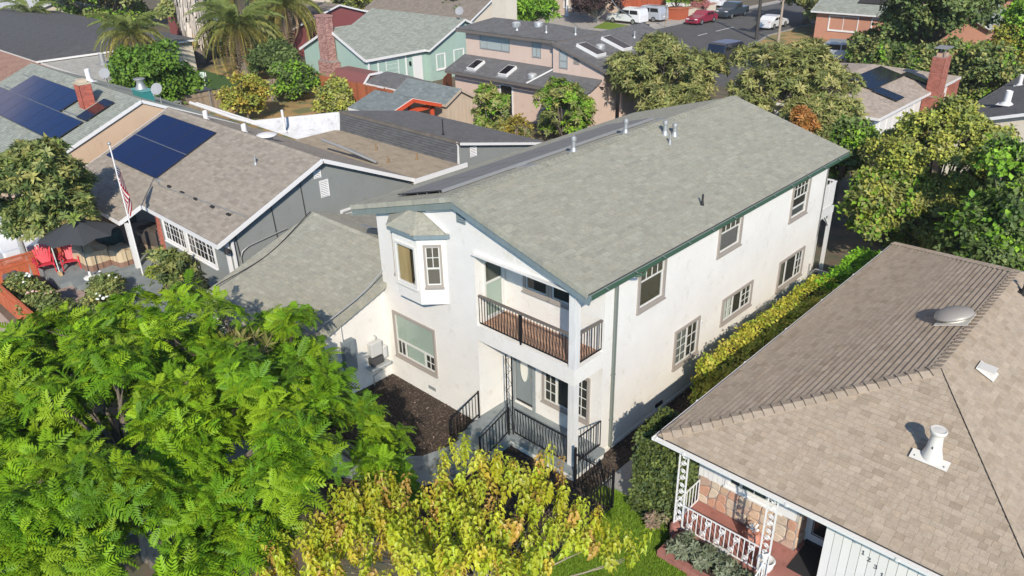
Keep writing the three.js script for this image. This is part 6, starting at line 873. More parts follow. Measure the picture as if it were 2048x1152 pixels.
// the big feathery green tree (two trunks of the same kind) in the front garden
{
  reseed(99); const OUT = [[-8.7, 3.6], [-6.9, 2.9], [-6.1, 3.5], [-5.3, 4.3], [-4.0, 3.5], [-2.0, 3.7], [-1.7, 4.7], [-1.2, 5.4], [-1.2, 6.8], [-.8, 8.6], [-.6, 9.6], [-1.3, 11.4], [-3, 12.6], [-7.5, 12.0], [-13.2, 10.0], [-13.6, 8.6], [-13.0, 7.0], [-11.3, 5.9], [-9.9, 4.9]];
  const inside = (x, z) => { let c = false; for (let i = 0, j = OUT.length - 1; i < OUT.length; j = i++) if ((OUT[i][1] > z) !== (OUT[j][1] > z) && x < (OUT[j][0] - OUT[i][0]) * (z - OUT[i][1]) / (OUT[j][1] - OUT[i][1]) + OUT[i][0]) c = !c; return c; };
  const edge = (x, z) => { let d = 9; for (let i = 0, j = OUT.length - 1; i < OUT.length; j = i++) { const [ax, az] = OUT[i], [bx, bz] = OUT[j], t = clampf(((x - ax) * (bx - ax) + (z - az) * (bz - az)) / ((bx - ax) ** 2 + (bz - az) ** 2), 0, 1); d = Math.min(d, Math.hypot(x - ax - t * (bx - ax), z - az - t * (bz - az))); } return d; };
  const holes = [[-5.8, 9.3, .75], [-10.2, 5.9, .5], [-6.7, 7.3, .55], [-2.0, 6.0, .5], [-3.9, 9.4, .6], [-7.4, 4.5, .5], [-8.6, 7.6, .45], [-4.4, 6.2, .45], [-9.2, 8.9, .6], [-3.2, 7.3, .5], [-10.6, 7.6, .5], [-1.7, 10.6, .5], [-5.2, 5.1, .35]], A = [], B = [];
  const topAt = (x, z) => { const low = clampf((x + 5.2) / 2.2, 0, 1) * clampf((5.6 - z) / 1.6, 0, 1); return (3.75 + .22 * Math.min(edge(x, z), 2.6) - .9 * clampf((-x - 10) / 2.5, 0, 1) * .6) * (1 - low) + 2.25 * low; };
  for (let i = 0, k = 0; i < 4000 && k < 190; i++) { const x = RR(-13.6, 0), z = RR(3, 12.8); if (!inside(x, z) || edge(x, z) < .3 || holes.some(h => Math.hypot(x - h[0], z - h[1]) < h[2] + .3)) continue; if ([...A, ...B].some(c => Math.hypot(x - c[0], z - c[2]) < .63)) continue; k++; const s = RR(.42, .72), L = z + .35 * x < 5.6 ? A : B, y = topAt(x, z) - .15 + RR(-1.25, .4); L.push([x, y, z, s, s * .62]); if (R() < .5) { const r2 = s * .8; L.push([x + RR(-.4, .4), y - RR(.6, 1.1), z + RR(-.4, .4), r2, r2 * .5]); } }
  const mat = leafMat([1, 1, 1], .16, { roughness: .5, specularIntensity: .3 });
  tree('feathery_tree', 'broad feathery bright green tree against the low garage wing', 'tree', [-7.6, GY, 4.9], A, 'jac', 800, G.jac, { solo: 150, soloName: 'frond', mat, s0: .5, s1: .9, upb: .5, low: -.1, inner: .6, trunk: { h: 1.6, r: .17, trunks: 2 } });
  tree('feathery_tree', 'largest feathery bright green tree filling the lower left corner', 'tree', [-5.7, GY, 8.9], B, 'jac', 1300, G.jac, { solo: 300, soloName: 'frond', mat, s0: .5, s1: .9, upb: .5, low: -.1, inner: .6, trunk: { h: 1.5, r: .2, trunks: 3 } });
  const bare = thing('bare_branches', 'dry bare twigs poking out of the feathery green tree by the wing roof', 'branches', [-7.0, 2.9, 5.3]); const m = new MB(), tan = std([.38, .29, .17]); for (let i = 0; i < 14; i++) { const a = RR(-1.4, 1.4), e = V(Math.sin(a) * RR(.4, 1.1), RR(.5, 1.1), Math.cos(a) * RR(-.9, .5)); const mid = e.clone().multiplyScalar(.5).add(V(RR(-.15, .15), .15, RR(-.15, .15))); m.tube([V(0, 0, 0), mid, e], [.03, .018, .008], 5); for (let j = 0; j < 4; j++) m.tube([mid.clone().lerp(e, j / 4), mid.clone().lerp(e, j / 4).add(V(RR(-.4, .4), RR(.1, .5), RR(-.4, .4)))], [.01, .004], 4); } mesh('twigs', m, tan, bare); crown(bare, 'needle', [[-7.0, 3.5, 5.2, .8, .4]], 26, [[.22, .2, .06], [.18, .19, .05]], { s0: .5, s1: .8, name: 'sprigs', mat });
}
// the yellowing young tree nearest the camera
{
  reseed(321); const cl = []; const spots = [[.4, 3.5, 4.3], [.45, 3.0, 4.6], [1.15, 3.3, 4.0], [1.6, 3.2, 3.7], [1.8, 3.1, 3.2], [2.7, 2.9, 3.7], [3.3, 2.7, 3.6], [4.0, 2.6, 3.3], [2.2, 3.2, 4.2], [1.4, 3.2, 4.9], [.6, 3.1, 5.3], [2.4, 3.4, 5.0], [3.2, 3.2, 4.8], [1.6, 3.4, 5.8], [.2, 3.1, 6.1], [.8, 3.3, 6.5], [2.6, 3.6, 6.0], [3.5, 3.5, 5.8], [1.9, 3.7, 6.8], [0, 3.1, 7.0], [.9, 3.4, 7.5], [2.7, 3.8, 7.0], [-.1, 3.0, 7.8], [.6, 3.3, 8.3], [1.6, 3.7, 7.9], [-.2, 2.9, 8.6], [2.0, 2.7, 5.0], [2.9, 2.6, 5.2], [1.0, 2.6, 6.2], [2.2, 2.9, 6.3], [-.35, 3.1, 8.4], [-.3, 3.2, 7.6], [-.4, 3.25, 6.9], [-.45, 3.2, 6.4], [-.1, 3.3, 5.9], [.4, 3.0, 8.9]];
  for (const [x, y, z] of spots) { const s = RR(.36, .55); cl.push([x, y - .6, z, s, s * .75]); }
  const mat = leafMat([1, 1, 1], .35, { roughness: .4 });
  const t = tree('yellowing_tree', 'young tree with drooping yellow-green and orange leaves at the bottom centre', 'tree', [2.0, GY, 5.4], cl, 'maple', 430, G.map, { solo: 290, soloName: 'leaf', mat, upright: true, s0: .65, s1: 1.0, low: -.1, inner: .7, trunk: { h: 1.3, r: .07, trunks: 2, mat: std([.4, .33, .24], { map: T.bark }) } });
}
// palms
{
  reseed(55); const frond = (L, drop, w, col, n = 30) => { const m = new MB(), arc = (t) => V(0, L * (.55 * t - drop * t * t), L * (t - .25 * drop * t * t)); m.tube([0, .25, .5, .75, 1].map(arc), [.05, .04, .03, .018, .006], 5, col.map(a => a * .9), false); for (let i = 0; i < n; i++) { const t = .12 + .87 * i / (n - 1), b = arc(t), l = w * Math.sin(.35 + t * 2.5) * RR(.9, 1.1); for (const s of [-1, 1]) { const d = V(s * .8, .12 + RR(-.2, .2), .55).normalize(), e = V(s * .35, -.85, .35).normalize(), p1 = b.clone().addScaledVector(d, l * .5), p2 = p1.clone().addScaledVector(e, l * .6), sd = V(0, .3, .95).multiplyScalar(.035), k = RR(.8, 1.2), c = col.map(a => a * k); m.poly([b.clone().add(sd), p1.clone().add(sd), p1.clone().sub(sd), b.clone().sub(sd)], c).poly([p1.clone().add(sd), p2, p1.clone().sub(sd)], c); } } return m.geo(); };
  const pm = leafMat([1, 1, 1], .2), green = [.17, .21, .05], yel = [.36, .3, .07], dead = [.36, .24, .13], FG = [frond(3.4, .75, .75, green), frond(3.2, .95, .7, [.24, .25, .06]), frond(3.0, 1.25, .7, yel)], DD = [frond(3, 1.6, .6, dead, 22)];
  const trunkM = std([.36, .3, .24], { map: T.bark, bumpMap: T.bark, bumpScale: .04, roughness: 1 });
  const palm = (label, x, z, h, sc, nf, nd, lean = 0) => { const t = thing('feather_palm', label, 'palm tree', [x, GY, z]); const m = new MB(); m.tube([V(0, -.1, 0), V(lean * .3, h * .4, 0), V(lean, h, 0)], [.42 * sc, .33 * sc, .36 * sc], 10); mesh('trunk', m, trunkM, t); for (let i = 0; i < 10; i++) { const a = i * 2.4, y = h - .9 + i * .1, f = mesh('leaf_base', new MB().tube([V(lean + Math.sin(a) * .3 * sc, y - .3, Math.cos(a) * .3 * sc), V(lean + Math.sin(a) * .48 * sc, y + .2, Math.cos(a) * .48 * sc)], [.1, .05], 5).geo(), trunkM, t); }
    for (let i = 0; i < nf + nd; i++) { const g = i < nf ? FG[Math.floor(i / nf * 2.999)] : DD[0], f = mesh(i < nf ? 'frond' : 'dead_frond', g, pm, t); f.position.set(lean, h, 0); f.rotation.set(0, i * 2.399 + RR(-.2, .2), 0, 'YXZ'); f.rotation.x = i < nf ? -.75 + 1.25 * i / nf : .75; f.scale.setScalar(sc * RR(.9, 1.1)); } };
  palm('feather palm with a drooping brown dead frond beside the round green tree', -58.6, -23.2, 4.2, 1.6, 34, 4); palm('feather palm just behind and right of the one with brown fronds', -63.5, -31, 5.0, 1.6, 32, 4, .4); palm('feather palm rising over the black roof edge', -60.2, -14.2, 4.6, 1.2, 30, 3); palm('smaller palm among the trees at the far left top', -97, -17.5, 3.2, 1.2, 20, 3); palm('palm with yellow fronds behind the huge pale trunk', -72, -31, 6.5, 1.5, 30, 2);
  const t = thing('fan_palm', 'fan palm with huge pale skirt of dead leaves hanging down its trunk', 'palm tree', [-69.0, GY, -24]); mesh('trunk', new MB().tube([V(0, 0, 0), V(.1, 5, 0), V(0, 16, 0)], [.6, .5, .45], 10), trunkM, t); const sk = new MB(); for (let i = 0; i < 900; i++) { const a = RR(0, 6.283), y = RR(3.0, 13), r = 1.0 + .07 * (y - 3) + RR(0, .25), w = RR(.08, .2), l = RR(1, 2), p = V(Math.sin(a) * r, y, Math.cos(a) * r), q = V(Math.sin(a) * (r + RR(.0, .2)), y - l, Math.cos(a) * (r + .1)), s = V(Math.cos(a), 0, -Math.sin(a)).multiplyScalar(w), k = RR(.7, 1.25); sk.poly([p.clone().sub(s), q.clone().addScaledVector(s, -.4), q.clone().addScaledVector(s, .4), p.clone().add(s)], [.52 * k, .45 * k, .37 * k]); } mesh('dead_leaf_skirt', sk, std([1, 1, 1], { roughness: 1 }), t).userData.kind = 'stuff'; const low = new MB(); for (let i = 0; i < 160; i++) { const a = RR(0, 6.283), y = RR(2.4, 3.6), r = RR(1, 1.35), p = V(Math.sin(a) * r, y, Math.cos(a) * r), q = V(Math.sin(a) * r * .9, y - RR(.5, 1.2), Math.cos(a) * r * .9), s = V(Math.cos(a), 0, -Math.sin(a)).multiplyScalar(.1), k = RR(.7, 1.2); low.poly([p.clone().sub(s), q, p.clone().add(s)], [.5 * k, .33 * k, .12 * k]); } mesh('lower_skirt', low, std([1, 1, 1], { roughness: 1 }), t).userData.kind = 'stuff'; for (let i = 0; i < 14; i++) { const f = mesh('frond', FG[i % 2], pm, t); f.position.set(0, 14, 0); f.rotation.set(-.4 + .6 * i / 14, i * 2.4, 0, 'YXZ'); f.scale.setScalar(.9); }
}
const T2 = (name, label, cat, x, y, z, rx, ry, nc, cr, set, n, cols, o = {}) => { const cl = blob(x, y, z, rx, ry, nc, cr, o.seed ?? Math.round(Math.abs(x * 97 + z * 31)) + 7); return tree(name, label, cat, [x + (o.dx ?? 0), GY, z + (o.dz ?? 0)], cl, set, n, cols, { ...o, trunk: { h: Math.max(.3, (y - ry) * .9 + .4), r: .05 + rx * .035, ...o.trunk } }); };
// trees in view, from left to right
T2('broadleaf_tree', 'dark broad-leaved tree beside the black parasol and grey porch', 'tree', -24.3, 3.85, 4.7, 2.0, 2.1, 34, .75, 'broad', 1700, G.olive.concat(G.olive, G.deep, [[.2, .27, .05]]), { dx: -1.5, dz: .9, s0: .9, s1: 1.25, trunk: { h: 2.3, r: .12, mat: std([.45, .45, .42], { map: T.bark }) } });
T2('round_tree', 'dense round bright green tree behind the sage roof', 'tree', -49.5, 2.7, -11.4, 3.35, 2.7, 34, 1.1, 'mid', 1500, [[.12, .24, .02], [.16, .28, .03], [.09, .18, .02]], { s0: 1, s1: 1.6, inner: .3 });
T2('yard_shrub', 'golden-brown shrub leaning over the weathered yard fence', 'shrub', -43.0, 1.6, -14.6, 1.7, 1.5, 18, .6, 'mid', 520, G.gold.concat(G.yel), { s0: .8, s1: 1.3 });
T2('yard_shrub', 'rounded green shrub between the weathered fence and redwood fence', 'shrub', -46.0, 1.3, -20.8, 2.1, 1.6, 20, .7, 'mid', 700, G.lime.concat(G.deep), { s0: .9, s1: 1.4 });
T2('yard_shrub', 'yellow-green shrub in front of the redwood fence by the pavilion', 'shrub', -38.6, 1.2, -19.4, 1.6, 1.4, 18, .55, 'mid', 520, G.yel.concat(G.olive), { s0: .8, s1: 1.3 });
T2('dark_shrub', 'dark green shrub at the foot of the drooping palm', 'shrub', -54.5, 1.5, -23.6, 2.6, 1.6, 16, .8, 'mid', 600, G.deep, { s0: 1, s1: 1.5 });
T2('dark_shrub', 'dark ivy-covered mass behind the palms', 'shrub', -68, 2.0, -28, 4.5, 2.2, 20, 1.2, 'mid', 700, G.deep, { s0: 1.3, s1: 2 });
T2('far_tree', 'olive green trees behind the black roof, big middle clump', 'tree', -100, 3.5, -27, 7.5, 4.6, 40, 1.7, 'mid', 1400, G.olive.concat(G.lime), { s0: 1.6, s1: 2.6 });
T2('far_tree', 'bright green tree at the far left top corner', 'tree', -122, 3, -23, 6, 4, 24, 1.7, 'mid', 800, G.lime, { s0: 1.6, s1: 2.6 });
T2('far_tree', 'olive tree between the black roof and the huge pale trunk', 'tree', -84, 3.4, -32, 4.5, 3.6, 22, 1.4, 'mid', 700, G.olive, { s0: 1.4, s1: 2.2 });
T2('conifer', 'yellow-green conifer left of the teal house roof', 'tree', -79, 2.8, -49.5, 3.8, 3.2, 24, 1.1, 'needle', 900, G.yel.concat(G.olive), { s0: .9, s1: 1.5 });
T2('conifer', 'bright green conifer behind the pink house, left of its chimney', 'tree', -56.5, 3.2, -52, 4.4, 2.8, 26, 1.2, 'needle', 1000, G.lime.concat(G.deep), { s0: .9, s1: 1.6 });
T2('conifer', 'bright green conifer right of the square chimney', 'tree', -51.5, 3.2, -54.5, 3.4, 2.6, 20, 1.1, 'needle', 800, G.lime, { s0: .9, s1: 1.6 });
T2('purple_tree', 'purple-leaved tree with pale branches by the white SUV', 'tree', -53.4, 2.9, -69.6, 4.0, 2.8, 30, 1.0, 'mid', 1200, G.plum, { s0: 1, s1: 1.5, trunk: { h: .5, r: .2, trunks: 3, mat: std([.4, .36, .32], { map: T.bark }) } });
T2('young_tree', 'loose grey-green tree to the left of the sliding door of the pink house', 'tree', -24.3, 2.0, -21.5, 1.6, 1.9, 18, .6, 'broad', 620, G.olive.concat(G.lime), { s0: .8, s1: 1.2 });
T2('young_tree', 'fuller green tree in front of the pink house lower wall', 'tree', -21.4, 1.9, -25, 2.0, 2.1, 24, .7, 'broad', 900, G.lime.concat(G.olive), { s0: .8, s1: 1.2 });
T2('low_shrub', 'low green shrub between the two trees by the pink house', 'shrub', -22.4, .8, -20.6, 1.6, 1.0, 14, .55, 'broad', 420, G.olive, { s0: .8, s1: 1.2 });
T2('dry_shrub', 'half bare brown shrub behind the dark shingle roof', 'shrub', -19.8, 1.4, -19.0, 1.5, 1.5, 14, .4, 'mid', 70, G.gold, { s0: .7, s1: 1, trunk: { h: .5, r: .09, trunks: 4, mat: std([.42, .3, .2]) } });
T2('loquat_tree', 'large pale-leaved loquat tree nearest the pink house', 'tree', -18.1, 3.6, -31.5, 3.9, 2.2, 40, .95, 'loquat', 1500, G.loq, { s0: .9, s1: 1.35, trunk: { h: .9, r: .16, trunks: 3 } });
T2('loquat_tree', 'large pale-leaved loquat tree right of the other, by the street', 'tree', -10.9, 3.5, -34, 4.1, 2.6, 42, 1.0, 'loquat', 1600, G.loq, { s0: .9, s1: 1.35, trunk: { h: .9, r: .16, trunks: 3 } });
T2('loquat_hedge', 'loquat thicket along the back edge of the sage roof', 'shrub', -14.0, 1.6, -27.5, 3.4, 1.7, 26, .8, 'loquat', 900, G.loq, { s0: .9, s1: 1.3 });
T2('loquat_hedge', 'grey-green thicket behind the far right end of the sage roof', 'shrub', -6.6, 2.4, -29.5, 2.4, 2.0, 24, .75, 'loquat', 900, G.loq.concat(G.olive), { s0: .9, s1: 1.3 });
T2('orange_shrub', 'rust-orange dried shrub among the green thicket', 'shrub', -6.35, 3.2, -26.9, .8, .75, 12, .34, 'loquat', 300, G.org, { s0: .7, s1: 1 });
T2('small_tree', 'small bright green tree in front of the white board wall', 'tree', -3.2, 2.8, -24.6, 1.5, 1.6, 18, .55, 'mid', 620, G.lime.concat(G.deep), { s0: .8, s1: 1.25 });
T2('golden_tree', 'big golden-green tree between the two roofs on the right', 'tree', 2.0, 4.2, -21.5, 2.9, 2.3, 56, .6, 'mid', 4400, G.yel.concat(G.olive, G.yel), { s0: .5, s1: .85, inner: .95, trunk: { h: 1.2, r: .13, trunks: 2 } });
T2('golden_tree', 'lower golden-green tree below the big one, with dead orange leaves', 'tree', .9, 2.3, -19.3, 1.7, 1.9, 24, .55, 'mid', 900, G.olive.concat(G.lime, G.yel), { s0: .7, s1: 1.1 });
T2('golden_tree', 'olive middle tree filling the gap under the big golden-green one', 'tree', 2.6, 2.2, -19.6, 1.8, 1.7, 26, .55, 'mid', 1100, G.olive.concat(G.yel), { s0: .5, s1: .85 });
T2('green_tree', 'deep green tree at the right edge behind the tan roof', 'tree', 5.6, 3.7, -17.2, 2.0, 2.6, 30, .7, 'mid', 1300, G.lime.concat(G.deep), { s0: .8, s1: 1.2 });
T2('green_tree', 'small green tree just past the end of the tan ridge', 'tree', 5.7, 2.4, -15.9, 1.3, 1.3, 14, .5, 'mid', 460, G.lime.concat(G.deep), { s0: .7, s1: 1.1 });
T2('dark_tree', 'towering dark-leaved tree with grey forked trunk at the upper right', 'tree', -11.0, 6.2, -60.5, 5.8, 4.0, 50, 1.4, 'mid', 2000, G.deep.concat(G.olive.slice(0, 1)), { s0: 1.2, s1: 1.9, inner: .4, trunk: { h: 2.2, r: .3, mat: std([.16, .14, .12], { map: T.bark }) } });
for (const [x, y, z, rx, ry, l] of [[-13.9, 1.6, -59.5, 3.2, 2.0, 'grey-green shrubs below the dark tree, left clump beside the white crossover'], [-10.4, 1.6, -53.2, 2.8, 1.8, 'grey-green shrubs behind the ridge of the pink-tan roof'], [-6.6, 1.9, -53, 2.8, 2.0, 'green shrubs behind the brick chimney of the pink-tan roof'], [-3.9, 2.0, -51.3, 2.1, 2.2, 'green shrub at the far corner of the pink-tan roof']]) T2('dense_shrub', l, 'shrub', x, y, z, rx, ry, 20, .9, 'mid', 800, G.deep.concat(G.olive, G.lime.slice(0, 1)), { s0: 1, s1: 1.6 });
T2('golden_shrub', 'tall golden-brown shrub by the charcoal roof', 'shrub', -3.7, 2.7, -56, 1.9, 2.9, 24, .8, 'mid', 800, G.gold.concat(G.yel), { s0: .9, s1: 1.4 });
T2('bright_tree', 'bright green tree at the top right corner', 'tree', -2.4, 4.8, -57.5, 2.6, 3.4, 26, 1, 'mid', 1000, G.lime, { s0: 1, s1: 1.5 });
T2('street_tree', 'street tree with several trunks leaning over the white sedan', 'tree', -31.5, 4.4, -83, 4.6, 3.2, 30, 1.3, 'mid', 1200, G.deep.concat(G.olive), { s0: 1.2, s1: 1.8, trunk: { h: 1.6, r: .3, trunks: 3 } });
T2('street_tree', 'pale young street tree with a light trunk by the dry lawn', 'tree', -28.4, 5.2, -69.2, 1.2, 1.0, 6, .5, 'mid', 60, G.olive, { s0: .8, s1: 1.2, trunk: { h: 4.2, r: .14, mat: std([.5, .4, .3], { map: T.bark }) } });
T2('street_tree', 'leafy tree beside the salmon house front, over the dry lawn', 'tree', -28.5, 3.4, -79, 2.6, 2.4, 16, 1, 'mid', 500, G.olive, { s0: 1.1, s1: 1.6 });
T2('kerb_plant', 'tall leafy plants standing in the orange-brown planter', 'plant', -47.2, 2.6, -78.4, 1.6, 1.6, 14, .6, 'needle', 420, G.lime, { s0: .9, s1: 1.3 });
T2('agave_clump', 'brownish agave clump above the pink flowers', 'plant', -48.6, 1.6, -85, 1.8, 1.1, 12, .6, 'needle', 300, G.gold.concat(G.olive), { s0: .9, s1: 1.3 }); T2('pink_flowers', 'pink flowering cushion on the retaining wall', 'flowers', -47.6, .9, -84.5, 1.3, .6, 10, .45, 'mid', 260, [[.5, .18, .18], [.45, .2, .18]], { s0: .6, s1: 1, noTrunk: true });
T2('far_tree', 'dark trees closing the street at the top edge', 'tree', -40, 4, -150, 9, 5, 24, 2.4, 'mid', 700, G.deep, { s0: 2, s1: 3 });
T2('far_tree', 'green trees beyond the porch house at the top edge', 'tree', -80, 4, -98, 8, 5, 24, 2.2, 'mid', 700, G.olive, { s0: 2, s1: 3 });
// hedges
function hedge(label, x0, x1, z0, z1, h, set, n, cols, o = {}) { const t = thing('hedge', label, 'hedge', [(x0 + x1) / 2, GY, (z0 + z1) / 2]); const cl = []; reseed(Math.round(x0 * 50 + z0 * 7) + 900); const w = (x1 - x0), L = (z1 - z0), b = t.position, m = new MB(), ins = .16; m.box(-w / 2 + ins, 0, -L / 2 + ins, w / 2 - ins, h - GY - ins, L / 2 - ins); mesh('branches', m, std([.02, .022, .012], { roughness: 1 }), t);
  const spots = []; const mat = leafMat([1, 1, 1], .2, o.matO); const im = SETS[set].map(() => []); const y0 = GY + .05, wob = (a, c) => .07 * Math.sin(a * 2.3 + c) + .05 * Math.sin(a * 5.1 + c * 2);
  const put = (p, nn) => { const q = new THREE.Quaternion().setFromUnitVectors(UP, nn.add(V(RR(-.5, .5), RR(-.3, .5), RR(-.5, .5))).normalize()).multiply(new THREE.Quaternion().setFromAxisAngle(UP, RR(0, 6.28))), s = RR(o.s0 ?? .6, o.s1 ?? 1), c = pick(cols), f = RR(.8, 1.2); im[Math.floor(R() * im.length)].push([new THREE.Matrix4().compose(p.sub(b), q, V(s, s, s)), C(c[0] * f, c[1] * f, c[2] * f)]); };
  const area = w * L + 2 * h * (w + L); const k = n / area; const many = (a) => Math.round(a * k);
  for (let i = 0; i < many(w * L); i++) { const x = RR(x0, x1), z = RR(z0, z1); put(V(x, h - .06 + wob(x, z) - RR(0, .12), z), V(0, 1, 0)); }
  for (const s of [0, 1]) { for (let i = 0; i < many(h * L); i++) { const z = RR(z0, z1), y = RR(y0, h); put(V((s ? x1 : x0) + (s ? -1 : 1) * (RR(0, .14) + wob(z, y) * .6), y, z), V(s ? 1 : -1, .2, 0)); } for (let i = 0; i < many(h * w); i++) { const x = RR(x0, x1), y = RR(y0, h); put(V(x, y, (s ? z1 : z0) + (s ? -1 : 1) * (RR(0, .14) + wob(x, y) * .6)), V(0, .2, s ? 1 : -1)); } }
  im.forEach((a, v) => { const q = new THREE.InstancedMesh(MERGED[set][v], mat, a.length); q.name = 'foliage'; a.forEach((e, i) => { q.setMatrixAt(i, e[0]); q.setColorAt(i, e[1]); }); q.castShadow = q.receiveShadow = true; q.userData.kind = 'stuff'; t.add(q); }); return t; }
hedge('long clipped yellow-green hedge between the white wall and the tan roof', .98, 2.3, -12.2, -4.55, 1.82, 'small', 2600, [[.44, .42, .045], [.48, .42, .05], [.38, .41, .045], [.32, .41, .04], [.5, .44, .07]]);
hedge('short bright green hedge beyond the yellow-green one', 1.3, 2.5, -15.6, -11.9, 1.85, 'small', 1300, [[.18, .40, .018], [.22, .45, .022], [.14, .32, .018]]);
hedge('ivy-covered block of hedge at the corner of the flagstone porch', 1.95, 2.98, -1.35, -.1, 2.28, 'small', 1500, [[.12, .155, .035], [.1, .13, .04], [.15, .19, .04], [.075, .11, .035]], { s0: .7, s1: 1.0 });
// front planter succulents, one rosette plant after another
for (let i = 0; i < 6; i++) { reseed(500 + i); const x = 3.72 + i * .4, z = .48 + (i % 2) * .1; T2('grey_succulent', ['grey-green succulent at the left end of the brick-red planter', 'grey-green succulent second from the left in the planter', 'grey-green succulent left of the middle of the planter', 'grey-green succulent right of the middle of the planter', 'grey-green succulent near the white step railing', 'grey-green succulent at the right end of the planter'][i], 'plant', x, .25, z, .33, .26, 5, .17, 'broad', 62, [[.22, .25, .16], [.18, .21, .12], [.26, .28, .18]], { s0: .42, s1: .62, noTrunk: true }); }
T2('garden_boulder_plant', 'dry pinkish plant clump at the foot of the ivy block', 'plant', 2.75, .12, .12, .3, .25, 4, .16, 'broad', 30, [[.4, .26, .2], [.3, .26, .15]], { s0: .45, s1: .65, noTrunk: true });
// shrubs along the grey house front and the rose bed
T2('laurel_shrub', 'green laurel shrub in front of the white-framed windows of the grey house', 'shrub', -18.6, 1.1, 2.4, .95, 1.15, 12, .42, 'broad', 210, G.olive.concat([[.1, .14, .05], [.16, .22, .06]]), { s0: .75, s1: 1.1 });
T2('laurel_shrub', 'dark laurel shrub at the right corner of the grey house', 'shrub', -16.6, .7, 2.3, .7, .9, 9, .32, 'broad', 190, [[.04, .055, .025], [.07, .085, .03]], { s0: .5, s1: .75 });
T2('lime_shrub', 'small lime-green shrub by the brick pilaster', 'shrub', -20.6, .6, 2.3, .45, .4, 6, .2, 'small', 130, [[.3, .36, .03], [.26, .33, .03]], { s0: .7, s1: 1, noTrunk: true });
for (const [x, z, rx, l, s] of [[-20.2, 4.4, .7, 'rose bush with white blooms beside the flagpole foot', 0], [-18.6, 5.0, .9, 'rose bush with white blooms nearer the feathery tree', 1], [-23.0, 6.55, .6, 'rose bush with white blooms inside the redwood lattice corner', 2], [-21.0, 6.6, .6, 'rose bush with pale pink blooms along the redwood lattice', 3], [-19.5, 6.6, .65, 'green bush at the end of the redwood lattice fence', 4]]) { const t = T2('rose_bush', l, 'bush', x, .6, z, rx, .65, 12, .3, 'small', 300, G.olive.concat(G.deep.slice(2)), { s0: .8, s1: 1.2 }); if (s < 4) for (let i = 0; i < 9; i++) { const a = RR(0, 6.28), r = RR(.1, .85) * rx, f = mesh('flower', new MB().lathe([[0, 0], [.05, .012], [.065, .035], [.045, .05], [0, .055]], 0, 0, 0, 9), std(s === 3 ? [.75, .45, .4] : [.82, .82, .76]), t); f.position.set(Math.sin(a) * r, .75 + RR(.35, .65), Math.cos(a) * r); f.rotation.set(RR(-.6, .6), 0, RR(-.6, .6)); } }
// lawn blades in the foreground, too many to count
{ reseed(808); const g = merged([0, 1, 2, 3, 4].map(i => [bent(RR(.07, .11), .007, { droop: .2 }), xf(V(RR(-.03, .03), 0, RR(-.03, .03)), -1.2 + RR(-.35, .35), RR(0, 6.28), 0), [RR(.8, 1.2), RR(.85, 1.15), 1]])); const P = []; for (let i = 0; i < 26000; i++) { const x = RR(1.2, 4.2), z = RR(-.3, 5); if ((x > 3.2 && z < .85) || (z < .3 && x > 3.2) || (x < 1.56 && z > .3)) continue; P.push([x, z]); } const im = new THREE.InstancedMesh(g, leafMat([.2, .33, .015], .2), P.length); P.forEach(([x, z], i) => { im.setMatrixAt(i, xf(V(x, GY + .012, z), 0, RR(0, 6.28), 0, RR(.7, 1.3))); const k = RR(.75, 1.2); im.setColorAt(i, C(k, k * RR(.92, 1.08), k)); }); im.name = 'grass_blades'; im.castShadow = im.receiveShadow = true; im.userData = { label: 'short green grass blades of the front lawn', category: 'grass', kind: 'stuff' }; scene.add(im); }

// bark chips on the mulch and dry leaves on the walk, too many to count
{ reseed(909); const g = new MB().box(-.03, -.006, -.012, .03, .006, .012).geo(), n = 14000, im = new THREE.InstancedMesh(g, std([1, 1, 1], { roughness: 1 }), n); for (let i = 0; i < n; i++) { let x, z; if (R() < .75) { x = RR(-7.8, 1.45); z = RR(.02, 4.6); } else { x = RR(.03, .74); z = RR(-12, -.2); } const q = (x > -3.6 && x < .2 && z < .98 && z > -1) && !(x > -2.2 && z > .2), onPath = x < -2.1 && z > .9 && (z > 1.0 && x > -4.2 - (z - 2.2) * 1.4 && x > -8.4); if (q || onPath) { x = RR(.2, .74); z = RR(-12, 2); } im.setMatrixAt(i, xf(V(x, GY + .012 + RR(0, .012), z), RR(-.5, .5), RR(0, 6.28), RR(-.5, .5), RR(.5, 1.3))); const k = RR(.03, .13) * (R() < .03 ? 3 : 1); im.setColorAt(i, C(k, k * .74, k * .55)); } im.name = 'bark_chips'; im.castShadow = im.receiveShadow = true; im.userData = { label: 'loose dark bark chips covering the garden beds', category: 'mulch', kind: 'stuff' }; scene.add(im); }
{ reseed(910); const g = bent(.06, .022, { droop: .3, fold: .5 }), n = 260, im = new THREE.InstancedMesh(g, leafMat([1, 1, 1], .1), n); for (let i = 0; i < n; i++) { const w = R() < .6, x = w ? RR(.78, 1.75) : RR(-3.4, -2.3), z = w ? RR(-9, -.3) : RR(1, 2.6); im.setMatrixAt(i, xf(V(x, GY + (w ? .026 : .042), z), RR(-.3, .3), RR(0, 6.28), 0, RR(.6, 1.4))); const k = RR(.05, .25); im.setColorAt(i, C(k * 1.2, k * .8, k * .35)); } im.name = 'fallen_leaves'; im.castShadow = im.receiveShadow = true; im.userData = { label: 'scattered dry fallen leaves on the walkway and path', category: 'leaves', kind: 'stuff' }; scene.add(im); }
